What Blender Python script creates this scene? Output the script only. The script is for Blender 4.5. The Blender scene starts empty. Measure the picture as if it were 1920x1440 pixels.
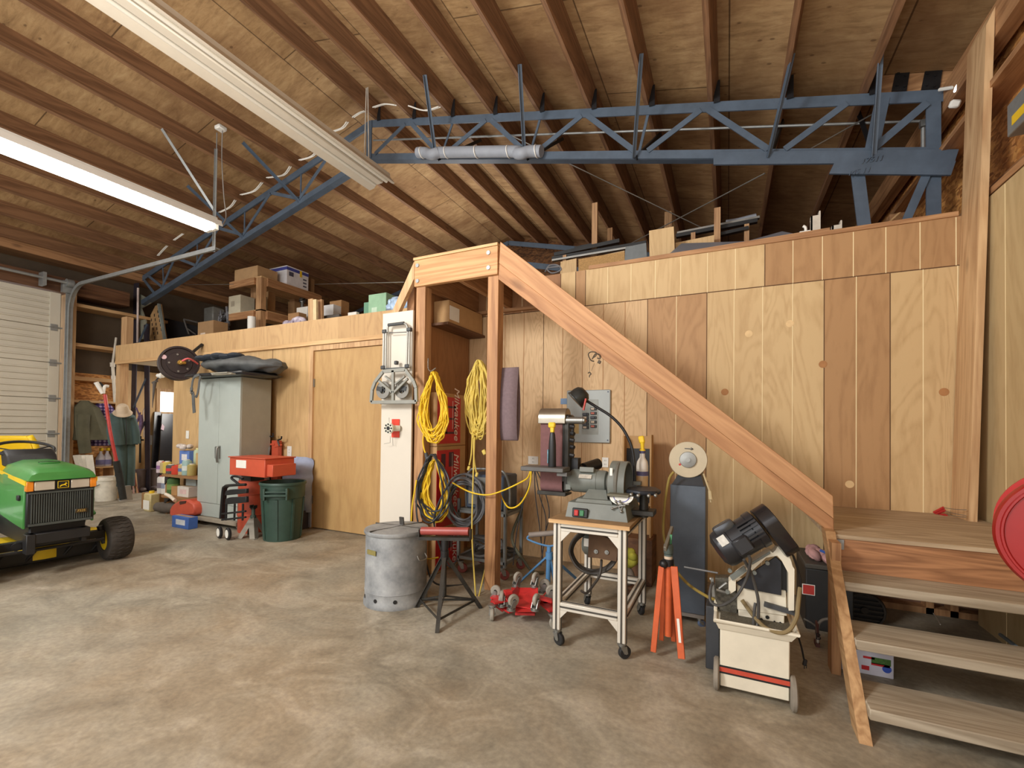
import bpy, bmesh, math, random
from mathutils import Matrix, Vector, Euler
random.seed(7)
SC = bpy.context.scene
COL = SC.collection
PI = math.pi
# ------------------------------------------------------------------ camera
F_PX, CY, CAM_H = 844.30, 789.39, 1.18
_Rw = ((0.9020131924432878, 0.4315497101308254, 0.011706764893370521),
       (0.004484248647742759, 0.017749870417325946, -0.9998324027626997),
       (-0.43168517715151317, 0.9019145135688685, 0.014075441076498918))
def at(px, py, **k):
    """point of the room seen at photo pixel (px,py) on the plane x=.., y=.. or z=.."""
    q = ((px - 960) / F_PX, (py - CY) / F_PX, 1.0)
    d = [sum(_Rw[i][j] * q[i] for i in range(3)) for j in range(3)]
    (n, v), = k.items(); i = 'xyz'.index(n)
    c = (0, 0, CAM_H); t = (v - c[i]) / d[i]
    return Vector((c[0] + t * d[0], c[1] + t * d[1], c[2] + t * d[2]))
cam_d = bpy.data.cameras.new('camera'); cam = bpy.data.objects.new('camera', cam_d); COL.objects.link(cam)
cam_d.sensor_fit = 'HORIZONTAL'; cam_d.sensor_width = 36; cam_d.lens = F_PX / 1920 * 36
cam_d.shift_y = (CY - 720) / 1920; cam_d.clip_start = .02
m = Matrix([_Rw[0], [-a for a in _Rw[1]], [-a for a in _Rw[2]]]).transposed().to_4x4()
m.translation = (0, 0, CAM_H); cam.matrix_world = m
SC.camera = cam

# ------------------------------------------------------------------ materials
def S(r, g, b):
    f = lambda c: (c / 255 / 12.92) if c <= 10 else ((c / 255 + .055) / 1.055) ** 2.4
    return (f(r), f(g), f(b), 1)
MATS = {}
class NT:
    def __init__(s, name):
        s.m = bpy.data.materials.new(name); s.m.use_nodes = True
        s.t = s.m.node_tree; s.b = s.t.nodes['Principled BSDF']
        s.co = s.t.nodes.new('ShaderNodeTexCoord').outputs['Object']
    def n(s, typ, **kw):
        nd = s.t.nodes.new('ShaderNode' + typ)
        for k, v in kw.items():
            if k in nd.inputs.keys() if isinstance(k, str) else False: nd.inputs[k].default_value = v
            else: setattr(nd, k, v)
        return nd
    def l(s, a, b): s.t.links.new(a, b)
    def map(s, scale, loc=(0, 0, 0), rot=(0, 0, 0)):
        mp = s.n('Mapping'); mp.inputs['Scale'].default_value = scale; mp.inputs['Location'].default_value = loc
        mp.inputs['Rotation'].default_value = rot
        s.l(s.co, mp.inputs['Vector']); return mp.outputs[0]
    def noise(s, vec, scale, detail=4, rough=.55, dist=0):
        nz = s.n('TexNoise'); s.l(vec, nz.inputs['Vector'])
        nz.inputs['Scale'].default_value = scale; nz.inputs['Detail'].default_value = detail
        nz.inputs['Roughness'].default_value = rough; nz.inputs['Distortion'].default_value = dist
        return nz.outputs['Fac']
    def ramp(s, fac, stops):
        r = s.n('ValToRGB'); e = r.color_ramp.elements
        while len(e) < len(stops): e.new(.5)
        for i, (p, c) in enumerate(stops): e[i].position = p; e[i].color = c
        s.l(fac, r.inputs[0]); return r.outputs[0]
    def mix(s, fac, a, b, mode='MIX'):
        x = s.n('Mix', data_type='RGBA', blend_type=mode)
        for sock, v in ((x.inputs[0], fac), (x.inputs[6], a), (x.inputs[7], b)):
            if hasattr(v, 'is_linked') or hasattr(v, 'links'): s.l(v, sock)
            else: sock.default_value = v
        return x.outputs[2]
    def math(s, op, a, b=0.0):
        x = s.n('Math', operation=op)
        for i, v in enumerate((a, b)):
            if hasattr(v, 'links'): s.l(v, x.inputs[i])
            else: x.inputs[i].default_value = v
        return x.outputs[0]
    def bump(s, h, k, d=.01):
        b = s.n('Bump'); b.inputs['Strength'].default_value = k; b.inputs['Distance'].default_value = d
        s.l(h, b.inputs['Height']); s.l(b.outputs[0], s.b.inputs['Normal'])
def mul(c, k): return (min(1, c[0] * k), min(1, c[1] * k), min(1, c[2] * k), 1)
def mat(name, c, rough=.5, metal=0, var=.18, scale=9, c2=None, stretch=(1, 1, 1), bump=0, coat=0, emit=0, alpha=1, trans=0):
    if name in MATS: return MATS[name]
    t = NT(name)
    f = t.noise(t.map(stretch), scale, 6, .62)
    a = mul(c, 1 - var); b = c2 or mul(c, 1 + var)
    col = t.ramp(f, [(.3, a), (.7, b)])
    t.l(col, t.b.inputs['Base Color'])
    t.b.inputs['Roughness'].default_value = rough; t.b.inputs['Metallic'].default_value = metal
    t.b.inputs['Coat Weight'].default_value = coat
    if bump: t.bump(f, bump)
    if emit:
        t.b.inputs['Emission Color'].default_value = c; t.b.inputs['Emission Strength'].default_value = emit
    if alpha < 1: t.b.inputs['Alpha'].default_value = alpha
    if trans: t.b.inputs['Transmission Weight'].default_value = trans
    MATS[name] = t.m; return t.m
def soft(c, k=.10, g=1.0):
    l = .25 * c[0] + .65 * c[1] + .1 * c[2]
    return tuple(min(1, (v + (l - v) * k) * g) for v in c[:3]) + (1,)
def wood(name, light, dark, axis='z', scale=1.0, rough=.62, grain=9.0, knots=.5, var=.25):
    """sawn timber: long contour grain with knots, along the given object axis"""
    light, dark = soft(light), soft(dark, .10)
    if name in MATS: return MATS[name]
    t = NT(name)
    st = {'x': (.55, 7, 7), 'y': (7, .55, 7), 'z': (7, 7, .55)}[axis]
    st = tuple(v * scale for v in st)
    base = t.noise(t.map(st), 1.0, 3, .5, .6)
    ring = t.math('FRACT', t.math('MULTIPLY', base, grain))
    ring = t.math('ABSOLUTE', t.math('SUBTRACT', ring, .5))
    fine = t.noise(t.map(tuple(v * 9 for v in st)), 1.0, 4, .6)
    big = t.noise(t.map(tuple(v * .35 for v in st)), 1.0, 2, .5)
    g = t.math('ADD', t.math('MULTIPLY', ring, .9), t.math('MULTIPLY', fine, .6))
    col = t.ramp(g, [(.15, dark), (.75, light)])
    col = t.mix(t.math('MULTIPLY', t.ramp(big, [(.35, (0, 0, 0, 1)), (.7, (1, 1, 1, 1))]), var * 1.6), col, dark)
    if knots:
        st2 = {'x': (.45, 1, 1), 'y': (1, .45, 1), 'z': (1, 1, .45)}[axis]
        v = t.n('TexVoronoi'); t.l(t.map(tuple(q * scale for q in st2)), v.inputs['Vector']); v.inputs['Scale'].default_value = 4.2
        k = t.ramp(v.outputs['Distance'], [(.05, (1, 1, 1, 1)), (.13, (0, 0, 0, 1))])
        col = t.mix(t.math('MULTIPLY', k, knots), col, mul(dark, .35))
    t.l(col, t.b.inputs['Base Color']); t.b.inputs['Roughness'].default_value = rough
    t.bump(fine, .12, .004)
    MATS[name] = t.m; return t.m
def plywood(name, light, dark, axis='z', grain=14, seed=0, contrast=.8, cath=True):
    """rotary-cut fir face: wide wandering contour figure stretched along the sheet"""
    light, dark = soft(light, .08, .88), soft(dark, .08, .85)
    dark = tuple(d + (l - d) * .3 for d, l in zip(dark, light))
    if name in MATS: return MATS[name]
    t = NT(name)
    st = {'x': (.5, 2.6, 2.6), 'y': (2.6, .5, 2.6), 'z': (2.6, 2.6, .5)}[axis]
    base = t.noise(t.map(st, (seed * 3.7, seed * 1.9, seed * 2.3)), 1.2, 3, .5, .8)
    ring = t.math('FRACT', t.math('MULTIPLY', base, grain))
    ring = t.math('ABSOLUTE', t.math('SUBTRACT', ring, .5))
    fine = t.noise(t.map(tuple(v * 14 for v in st)), 1.0, 4, .65)
    patch = t.noise(t.map(tuple(v * .6 for v in st), (seed, 0, seed)), 1.0, 3, .6)
    g = t.math('ADD', t.math('MULTIPLY', ring, .7), t.math('MULTIPLY', fine, .65))
    col = t.ramp(g, [(.12, dark), (.12 + contrast * .55, light)])
    col = t.mix(t.math('MULTIPLY', t.ramp(patch, [(.45, (0, 0, 0, 1)), (.75, (1, 1, 1, 1))]), .45), col, dark)
    t.l(col, t.b.inputs['Base Color']); t.b.inputs['Roughness'].default_value = .62
    t.bump(fine, .08, .003)
    MATS[name] = t.m; return t.m

# ------------------------------------------------------------------ mesh builder
class MB:
    def __init__(s): s.bm = bmesh.new(); s.i = 0
    def use(s, i): s.i = i; return s
    def _add(s, vs, fs):
        v = [s.bm.verts.new(p) for p in vs]; out = []
        for f in fs:
            try: q = s.bm.faces.new([v[k] for k in f])
            except ValueError: continue
            q.material_index = s.i; q.smooth = True; out.append(q)
        return v, out
    def box(s, c, d, rot=None, bev=0, seg=1):
        hx, hy, hz = d[0] / 2, d[1] / 2, d[2] / 2
        R = Matrix.Identity(3) if rot is None else (rot if isinstance(rot, Matrix) else Euler(rot).to_matrix())
        P = [Vector((x, y, z)) for x in (-hx, hx) for y in (-hy, hy) for z in (-hz, hz)]
        v, f = s._add([R @ p + Vector(c) for p in P],
                      [(0, 1, 3, 2), (4, 6, 7, 5), (0, 4, 5, 1), (2, 3, 7, 6), (0, 2, 6, 4), (1, 5, 7, 3)])
        if bev:
            es = list({e for q in f for e in q.edges})
            r = bmesh.ops.bevel(s.bm, geom=es, offset=bev, segments=seg, affect='EDGES', profile=.5)
            for q in r['faces']: q.material_index = s.i; q.smooth = True
        return s
    def bx(s, a, b, bev=0, seg=1):
        a, b = Vector(a), Vector(b)
        return s.box((a + b) / 2, [abs(q) for q in (b - a)], None, bev, seg)
    def beam(s, a, b, w, h, up=(0, 0, 1), bev=0, roll=0):
        a, b = Vector(a), Vector(b); d = b - a; L = d.length; d = d.normalized()
        u = Vector(up); x = d.cross(u)
        if x.length < 1e-4: u = Vector((0, 1, 0)); x = d.cross(u)
        x.normalize(); z = x.cross(d).normalized()
        R = Matrix((x, d, z)).transposed()
        if roll: R = R @ Matrix.Rotation(roll, 3, 'Y')
        return s.box((a + b) / 2, (w, L, h), R, bev)
    def angle(s, a, b, w, t=.006, up=(0, 0, 1), flip=1):
        """L-section steel angle"""
        a, b = Vector(a), Vector(b); d = (b - a).normalized(); u = Vector(up); x = d.cross(u)
        if x.length < 1e-4: x = d.cross(Vector((0, 1, 0)))
        x.normalize(); z = x.cross(d).normalized()
        s.beam(a, b, w, t, up); o = x * (w / 2 * flip) - z * (w / 2)
        s.beam(a + o, b + o, t, w, up); return s
    def cyl(s, a, b, r, r2=None, n=20, cap=True):
        a, b = Vector(a), Vector(b); r2 = r if r2 is None else r2
        d = (b - a).normalized(); x = d.orthogonal().normalized(); y = d.cross(x)
        P = []
        for q, rr in ((a, r), (b, r2)):
            for k in range(n):
                t = 2 * PI * k / n; P.append(q + (x * math.cos(t) + y * math.sin(t)) * rr)
        F = [(k, (k + 1) % n, n + (k + 1) % n, n + k) for k in range(n)]
        if cap: F += [tuple(range(n - 1, -1, -1)), tuple(range(n, 2 * n))]
        s._add(P, F); return s
    def pipe(s, a, b, r, ri, n=24):
        """ring / open tube wall"""
        a, b = Vector(a), Vector(b); d = (b - a).normalized(); x = d.orthogonal().normalized(); y = d.cross(x)
        P = []
        for q, rr in ((a, r), (b, r), (b, ri), (a, ri)):
            for k in range(n):
                t = 2 * PI * k / n; P.append(q + (x * math.cos(t) + y * math.sin(t)) * rr)
        F = []
        for j in range(4):
            for k in range(n):
                F.append((j * n + k, j * n + (k + 1) % n, ((j + 1) % 4) * n + (k + 1) % n, ((j + 1) % 4) * n + k))
        s._add(P, F); return s
    def tube(s, pts, r, n=8, closed=False, smooth=0, flat=1):
        P = [Vector(p) for p in pts]
        if smooth: P = cr(P, smooth, closed)
        N = len(P); vs = []; x = None
        for i in range(N):
            a = P[(i - 1) % N] if (closed or i) else P[i]; b = P[(i + 1) % N] if (closed or i < N - 1) else P[i]
            d = (b - a)
            if d.length < 1e-9: d = Vector((0, 0, 1))
            d.normalize()
            x = d.orthogonal().normalized() if x is None else (x - d * x.dot(d))
            if x.length < 1e-6: x = d.orthogonal()
            x.normalize(); y = d.cross(x)
            rr = r(i / (N - 1)) if callable(r) else r
            for k in range(n):
                t = 2 * PI * k / n; vs.append(P[i] + (x * math.cos(t) + y * math.sin(t) * flat) * rr)
        F = []
        for i in range(N if closed else N - 1):
            j = (i + 1) % N
            for k in range(n): F.append((i * n + k, i * n + (k + 1) % n, j * n + (k + 1) % n, j * n + k))
        if not closed: F += [tuple(range(n - 1, -1, -1)), tuple((N - 1) * n + k for k in range(n))]
        s._add(vs, F); return s
    def lathe(s, prof, c=(0, 0, 0), n=32, axis=(0, 0, 1), sx=1, sy=1):
        d = Vector(axis).normalized(); x = Vector((1, 0, 0)) if abs(d.z) > .99 else d.orthogonal().normalized(); y = d.cross(x)
        vs = []
        for r, z in prof:
            for k in range(n):
                t = 2 * PI * k / n; vs.append(Vector(c) + (x * math.cos(t) * sx + y * math.sin(t) * sy) * max(r, 1e-4) + d * z)
        F = []
        for i in range(len(prof) - 1):
            for k in range(n): F.append((i * n + k, i * n + (k + 1) % n, (i + 1) * n + (k + 1) % n, (i + 1) * n + k))
        if prof[0][0] > 1e-3 and prof[0] != prof[-1]: F.append(tuple(range(n - 1, -1, -1)))
        if prof[-1][0] > 1e-3 and prof[0] != prof[-1]: F.append(tuple((len(prof) - 1) * n + k for k in range(n)))
        s._add(vs, F); return s
    def prism(s, poly, a, b, plane='xy', bev=0):
        def p(u, v, w): return {'xy': (u, v, w), 'xz': (u, w, v), 'yz': (w, u, v)}[plane]
        n = len(poly); vs = [p(u, v, a) for u, v in poly] + [p(u, v, b) for u, v in poly]
        F = [tuple(range(n)), tuple(range(2 * n - 1, n - 1, -1))] + [(k, n + k, n + (k + 1) % n, (k + 1) % n) for k in range(n)]
        v, f = s._add(vs, F)
        bmesh.ops.recalc_face_normals(s.bm, faces=f)
        if bev:
            es = list({e for q in f for e in q.edges})
            r = bmesh.ops.bevel(s.bm, geom=es, offset=bev, segments=1, affect='EDGES')
            for q in r['faces']: q.material_index = s.i; q.smooth = True
        return s
    def ball(s, c, r, sc=(1, 1, 1), n=16, rot=None):
        R = Matrix.Identity(3) if rot is None else Euler(rot).to_matrix(); m = max(6, n // 2); vs = []
        for i in range(m + 1):
            ph = PI * i / m
            for k in range(n):
                t = 2 * PI * k / n; rr = max(math.sin(ph), 1e-3)
                vs.append(Vector(c) + R @ Vector((math.cos(t) * rr * r * sc[0], math.sin(t) * rr * r * sc[1], math.cos(ph) * r * sc[2])))
        F = [(i * n + k, (i + 1) * n + k, (i + 1) * n + (k + 1) % n, i * n + (k + 1) % n) for i in range(m) for k in range(n)]
        s._add(vs, F); return s
    def sheet(s, fn, nu, nv, wrap=False):
        vs = [fn(i / nu, j / nv) for j in range(nv + 1) for i in range(nu + 1)]; w = nu + 1
        s._add(vs, [(j * w + i, j * w + i + 1, (j + 1) * w + i + 1, (j + 1) * w + i) for j in range(nv) for i in range(nu)]); return s
    def mesh(s, me, M):
        v = [s.bm.verts.new(M @ q.co) for q in me.vertices]
        for p in me.polygons:
            try: q = s.bm.faces.new([v[k] for k in p.vertices]); q.material_index = s.i
            except ValueError: pass
        return s
    def xf(s, M):
        bmesh.ops.transform(s.bm, matrix=M, verts=s.bm.verts); return s
def cr(P, k, closed=False):
    out = []; N = len(P)
    for i in range(N if closed else N - 1):
        g = (lambda j: P[j % N]) if closed else (lambda j: P[min(max(j, 0), N - 1)])
        a, b, c, d = g(i - 1), g(i), g(i + 1), g(i + 2)
        for q in range(k):
            t = q / k
            out.append(.5 * ((2 * b) + (c - a) * t + (2 * a - 5 * b + 4 * c - d) * t * t + (3 * b - a - 3 * c + d) * t ** 3))
    if not closed: out.append(P[-1])
    return out
def _wm(o):
    M = Matrix.LocRotScale(o.location, o.rotation_euler, None)
    return _wm(o.parent) @ M if o.parent else M
def _mk(name, mb, mats, sharp=38):
    me = bpy.data.meshes.new(name)
    bmesh.ops.recalc_face_normals(mb.bm, faces=mb.bm.faces)
    mb.bm.to_mesh(me); mb.bm.free()
    for q in (mats if isinstance(mats, (list, tuple)) else [mats]): me.materials.append(q)
    me.set_sharp_from_angle(angle=math.radians(sharp))
    return me
def thing(name, label, cat, loc=(0, 0, 0), rz=0, group=None):
    o = bpy.data.objects.new(name, None); COL.objects.link(o); o.empty_display_size = .1
    o.location = loc; o.rotation_euler = (0, 0, rz); o['label'] = label; o['category'] = cat
    if group: o['group'] = group
    return o
def islands(mb):
    bm = mb.bm; seen = set(); out = []
    for v0 in bm.verts:
        if v0 in seen: continue
        st = [v0]; comp = []; seen.add(v0)
        while st:
            v = st.pop(); comp.append(v)
            for e in v.link_edges:
                o = e.other_vert(v)
                if o not in seen: seen.add(o); st.append(o)
        n = MB(); mp = {v: n.bm.verts.new(v.co) for v in comp}
        for f in {f for v in comp for f in v.link_faces}:
            q = n.bm.faces.new([mp[v] for v in f.verts]); q.material_index = f.material_index; q.smooth = f.smooth
        out.append(n)
    bm.free(); return out
def part(name, mb, mats, parent, label=None, w=False, sharp=38, stuff=False, split=False):
    if split:
        for n in islands(mb): o = part(name, n, mats, parent, label, w, sharp)
        return o
    """w=True: vertices were given in world space"""
    me = _mk(name, mb, mats, sharp)
    if w: me.transform(_wm(parent).inverted())
    o = bpy.data.objects.new(name, me); COL.objects.link(o); o.parent = parent
    if label: o['label'] = label
    if stuff: o['kind'] = 'stuff'
    return o
def solo(name, mb, mats, label, cat, group=None, sharp=38):
    me = _mk(name, mb, mats, sharp)
    xs = [v.co for v in me.vertices]
    c = Vector((sum(v.x for v in xs) / len(xs), sum(v.y for v in xs) / len(xs), min(v.z for v in xs)))
    me.transform(Matrix.Translation(-c))
    o = bpy.data.objects.new(name, me); COL.objects.link(o); o.location = c
    o['label'] = label; o['category'] = cat
    if group: o['group'] = group
    return o
def struct(name, mb, mats, parent=None):
    me = _mk(name, mb, mats); o = bpy.data.objects.new(name, me); COL.objects.link(o)
    if parent: o.parent = parent
    else: o['kind'] = 'structure'
    return o
def dup(o, loc=None, rz=None, label=None, group=None, parent=None):
    c = o.copy(); COL.objects.link(c)
    if parent: c.parent = parent
    for ch in list(o.children): dup(ch, parent=c)
    if loc is not None: c.location = loc
    if rz is not None: c.rotation_euler = (0, 0, rz)
    if label: c['label'] = label
    if group: c['group'] = group
    return c
def textmesh(body, size, shear=0, extrude=.0008, align='CENTER'):
    cu = bpy.data.curves.new('lettering', 'FONT'); cu.body = body; cu.size = size; cu.shear = shear; cu.extrude = extrude
    cu.align_x = align; cu.align_y = 'CENTER'; cu.resolution_u = 3
    o = bpy.data.objects.new('lettering', cu); COL.objects.link(o)
    dg = bpy.context.evaluated_depsgraph_get(); me = bpy.data.meshes.new_from_object(o.evaluated_get(dg))
    bpy.data.objects.remove(o); return me
def frame3(o, xdir, ydir):
    """matrix placing the XY plane of a lettering mesh on xdir,ydir at o"""
    x = Vector(xdir).normalized(); y = Vector(ydir).normalized(); z = x.cross(y)
    M = Matrix((x, y, z)).transposed().to_4x4(); M.translation = Vector(o); return M
# ================================================================= materials in common use
fir = wood('fir', S(196, 146, 94), S(144, 96, 54), 'x', 1, grain=7)
firX = fir
firZ = wood('fir_upright', S(196, 146, 94), S(144, 96, 54), 'z', 1, grain=7)
firY = wood('fir_deep', S(190, 140, 90), S(136, 90, 50), 'y', 1, grain=7)
paleX = wood('pale_board_x', S(226, 186, 128), S(190, 142, 86), 'x', 1, grain=6, knots=.3)
paleY = wood('pale_board_y', S(222, 182, 126), S(186, 138, 84), 'y', 1, grain=6, knots=.3)
paleZ = wood('pale_board_z', S(220, 180, 128), S(180, 134, 86), 'z', 1, grain=6, knots=.4)
purl = wood('roof_timber', S(158, 114, 76), S(106, 72, 45), 'y', 1, grain=7, knots=.6)
tread_m = wood('worn_tread', S(186, 172, 148), S(140, 124, 100), 'x', 1, grain=9, knots=.4, rough=.8)
darkwood = wood('dark_timber', S(128, 86, 52), S(84, 52, 30), 'y', 1, grain=6)  # plain dark brown timber
black = mat('black_paint', S(26, 26, 28), .45, var=.3)
blackrub = mat('black_rubber', S(32, 31, 31), .75, var=.25)
galv = mat('galvanised', S(160, 163, 162), .5, .6, var=.12, scale=14)
steel = mat('bright_steel', S(150, 150, 146), .42, .8, var=.14)
white = mat('white_plastic', S(236, 234, 226), .45, var=.03)
cream = mat('cream_enamel', S(232, 222, 192), .45, var=.06, scale=4)
red = mat('red_paint', S(196, 40, 34), .4, var=.15)
navy = mat('navy_steel', S(84, 98, 114), .5, .1, var=.2, scale=5)
greyp = mat('grey_machine_paint', S(112, 116, 110), .5, var=.14)
kraft = mat('kraft_card', S(186, 148, 102), .85, var=.08)
yellowc = mat('yellow_cord', S(232, 194, 40), .55, var=.1)

def concrete():
    t = NT('concrete_floor')
    big = t.noise(t.map((1, 1, 1)), .75, 5, .62, .7)
    mid = t.noise(t.map((1, 1.3, 1), (4, 2, 0)), 2.6, 6, .65, .9)
    fine = t.noise(t.map((1, 1, 1)), 40, 4, .6)
    c = t.ramp(mid, [(.28, S(114, 109, 98)), (.5, S(152, 146, 132)), (.72, S(186, 180, 168))])
    o = t.ramp(big, [(.42, (0, 0, 0, 1)), (.66, (1, 1, 1, 1))])
    c = t.mix(t.math('MULTIPLY', o, .36), c, S(170, 142, 108))
    big2 = t.noise(t.map((1, 1, 1), (9, 5, 0)), .9, 5, .65, .5)
    g = t.ramp(big2, [(.45, (0, 0, 0, 1)), (.7, (1, 1, 1, 1))])
    c = t.mix(t.math('MULTIPLY', g, .45), c, S(160, 160, 152))
    c = t.mix(.35, c, t.ramp(fine, [(.3, S(130, 120, 104)), (.7, S(215, 206, 188))]), 'OVERLAY')
    t.l(c, t.b.inputs['Base Color']); t.b.inputs['Roughness'].default_value = .6
    t.bump(fine, .1, .002); return t.m
def osb(name, a, b, c):
    t = NT(name)
    v = t.n('TexVoronoi'); t.l(t.map((9, 9, 26), rot=(.5, .4, .6)), v.inputs['Vector']); v.inputs['Scale'].default_value = 2.2
    sep = t.n('SeparateColor'); t.l(v.outputs['Color'], sep.inputs[0])
    col = t.ramp(sep.outputs[0], [(.1, a), (.5, b), (.9, c)])
    nz = t.noise(t.map((1, 1, 1)), 30, 3)
    col = t.mix(.4, col, t.ramp(nz, [(.3, mul(a, .6)), (.7, c)]), 'OVERLAY')
    t.l(col, t.b.inputs['Base Color']); t.b.inputs['Roughness'].default_value = .75; return t.m
def sheathing():
    """roof plywood seen from below: cross-grain streaks, joints every sheet, football patches and stains"""
    t = NT('roof_sheathing')
    st = t.noise(t.map((3.0, 12, 3.0)), 1.4, 7, .72, .5)
    cl = t.noise(t.map((.9, .9, .9), (3, 1, 0)), 1.2, 5, .65, .6)
    c = t.ramp(st, [(.25, S(138, 108, 72)), (.5, S(184, 150, 106)), (.8, S(210, 180, 134))])
    dk = t.ramp(cl, [(.42, (0, 0, 0, 1)), (.68, (1, 1, 1, 1))])
    c = t.mix(t.math('MULTIPLY', dk, .75), c, S(122, 84, 52))
    v = t.n('TexVoronoi'); t.l(t.map((1, 1.6, 1)), v.inputs['Vector']); v.inputs['Scale'].default_value = 4.4
    k = t.ramp(v.outputs['Distance'], [(.06, (1, 1, 1, 1)), (.1, (0, 0, 0, 1))])
    c = t.mix(t.math('MULTIPLY', k, .55), c, S(76, 46, 26))
    br = t.n('TexBrick'); t.l(t.map((1, 1, 1), rot=(0, 0, PI / 2)), br.inputs['Vector'])
    br.inputs['Scale'].default_value = 1; br.inputs['Brick Width'].default_value = 2.2; br.inputs['Row Height'].default_value = 1.1
    br.inputs['Mortar Size'].default_value = .006
    br.inputs['Color1'].default_value = (1, 1, 1, 1); br.inputs['Color2'].default_value = (.82, .77, .70, 1); br.inputs['Mortar'].default_value = (.2, .15, .1, 1)
    c = t.mix(.85, c, br.outputs['Color'], 'MULTIPLY')
    t.l(c, t.b.inputs['Base Color']); t.b.inputs['Roughness'].default_value = .8; t.bump(st, .15, .004)
    return t.m
floor_m, sheath_m = concrete(), sheathing()
osb_m = osb('osb_board', S(160, 112, 62), S(196, 148, 88), S(222, 178, 112))
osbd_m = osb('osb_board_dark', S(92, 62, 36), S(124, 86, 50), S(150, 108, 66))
ply_light = plywood('plywood_light', S(226, 192, 136), S(196, 154, 98), 'z', 13, 1)
ply_light2 = plywood('plywood_light_b', S(222, 186, 130), S(190, 148, 92), 'z', 16, 4)
ply_brown = plywood('plywood_brown', S(200, 154, 102), S(168, 122, 74), 'z', 15, 2)
ply_brown2 = plywood('plywood_brown_b', S(192, 146, 94), S(162, 116, 68), 'z', 10, 7)
ply_cath = plywood('plywood_figured', S(232, 194, 142), S(192, 146, 96), 'z', 24, 9, contrast=.8)
ply_smooth = plywood('panel_smooth', S(222, 182, 122), S(190, 146, 90), 'z', 7, 5, contrast=1)
ply_door = plywood('door_veneer', S(210, 168, 104), S(182, 136, 78), 'z', 5, 3, contrast=1)
ply_dark = plywood('plywood_brown_shade', S(176, 124, 76), S(136, 90, 50), 'z', 12, 6)  # brown of the stairwell wall; on the upper sheet it paints in shade
ply_right = plywood('plywood_right_wall', S(218, 190, 136), S(190, 156, 104), 'z', 9, 8)
groove_l = mat('groove_light', S(242, 222, 176), .7, var=.05)
groove_d = mat('groove_dark', S(92, 62, 36), .8, var=.1)
backboard = mat('dark_fibreboard', S(88, 74, 58), .85, var=.25, scale=2)
insul = mat('insulation_batt', S(150, 112, 92), .95, var=.4, scale=12)

# ================================================================= dimensions
YL, YR, YP = 3.688, 3.825, 2.865          # left partition, right partition, stair front plane
XSIDE, XRW, XLW = -2.31, 1.40, -9.2       # stairwell side wall, right plywood wall, garage-door wall
YB = 8.72
RX, RZ, RS = -4.1, 5.05, .245             # ridge, height of purlin undersides, slope
rz_ = lambda x: RZ - RS * abs(x - RX)
TH = math.atan(RS)

fl = MB().bx((-9.8, -3.2, -.12), (3.2, 8.9, 0)); struct('floor', fl, floor_m)
# roof sheathing (two slopes)
c = MB()
for sgn, xe in ((-1, -10.0), (1, 3.0)):
    z0, z1 = RZ + .20, rz_(xe) + .20
    P = [(RX, z0), (xe, z1), (xe, z1 + .03), (RX, z0 + .03)]
    c.prism(P, -3.2, YB + .1, 'xz')
struct('ceiling', c, sheath_m)
# purlins
pn = 0
xs_r = [-3.97 + .549 * k for k in range(11)]
xs_l = [-4.86 - .55 * k for k in range(9)]
ords = ['first', 'second', 'third', 'fourth', 'fifth', 'sixth', 'seventh', 'eighth', 'ninth', 'tenth', 'eleventh']
for side, xs in (('right', xs_r), ('left', xs_l)):
    for k, x in enumerate(xs):
        b = MB().beam((x, -3.1, rz_(x) + .1), (x, YB - .01, rz_(x) + .1), .042, .2, roll=(TH if side == 'right' else -TH))
        if side == 'right' and k == 0: lab = 'brown roof purlin along the ridge, above the truss peak'
        else: lab = f'brown timber roof purlin, {ords[k - 1] if side == "right" else ords[k]} to the {side} of the ridge purlin'
        solo('roof_purlin', b, purl, lab, 'purlin', 'timber roof purlins')
# left wall: boards above and beside the overhead door
w = MB()
w.bx((-9.75, 3.36, 0), (-9.71, YB, 2.0)); w.use(1).bx((-9.75, 3.36, 2.0), (-9.71, YB, 3.9)); w.bx((-9.75, -3.1, 3.3), (-9.71, 3.36, 3.9))
w.use(2).bx((-9.70, 4.12, 0), (-9.66, YB, 2.12))
struct('wall_left', w, [osb_m, backboard, ply_smooth])
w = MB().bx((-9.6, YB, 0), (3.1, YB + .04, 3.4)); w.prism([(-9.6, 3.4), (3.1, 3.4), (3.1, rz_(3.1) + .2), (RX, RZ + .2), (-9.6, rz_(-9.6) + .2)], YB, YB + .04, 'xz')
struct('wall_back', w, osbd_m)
# timber trims of the left wall
def trim(n, mb, m): return struct(f'trim_{n}', mb, m)
zt = at(129, 553, x=XLW).z                                     # door head
t1 = MB().bx((-9.70, -3, zt + .03), (-9.26, 4.1, zt + .26)); trim(1, t1, darkwood)
t2 = MB().bx((-9.70, -3, zt + .52), (-9.3, YB - .02, zt + .80)); trim(2, t2, firY)
t3 = MB()
for z in (3.05, 2.42):
    t3.bx((-9.70, 3.40, z - .03), (-9.32, 8.5, z + .02))
t3.bx((-9.70, 3.40, 1.86), (-9.45, 4.1, 1.92)); t3.bx((-9.70, 3.40, 1.50), (-9.40, 4.1, 1.54)); trim(3, t3, paleY)
t4 = MB().bx((-9.70, 3.30, 0), (-9.24, 3.40, 3.2)); trim(4, t4, paleZ)
t5 = MB().bx((-8.70, YL + .01, 0), (-8.58, YL + .12, 2.14)); t5.bx((-8.72, YL + .07, 2.14), (-8.56, YL + .16, 2.86)); trim(5, t5, paleZ)

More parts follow.
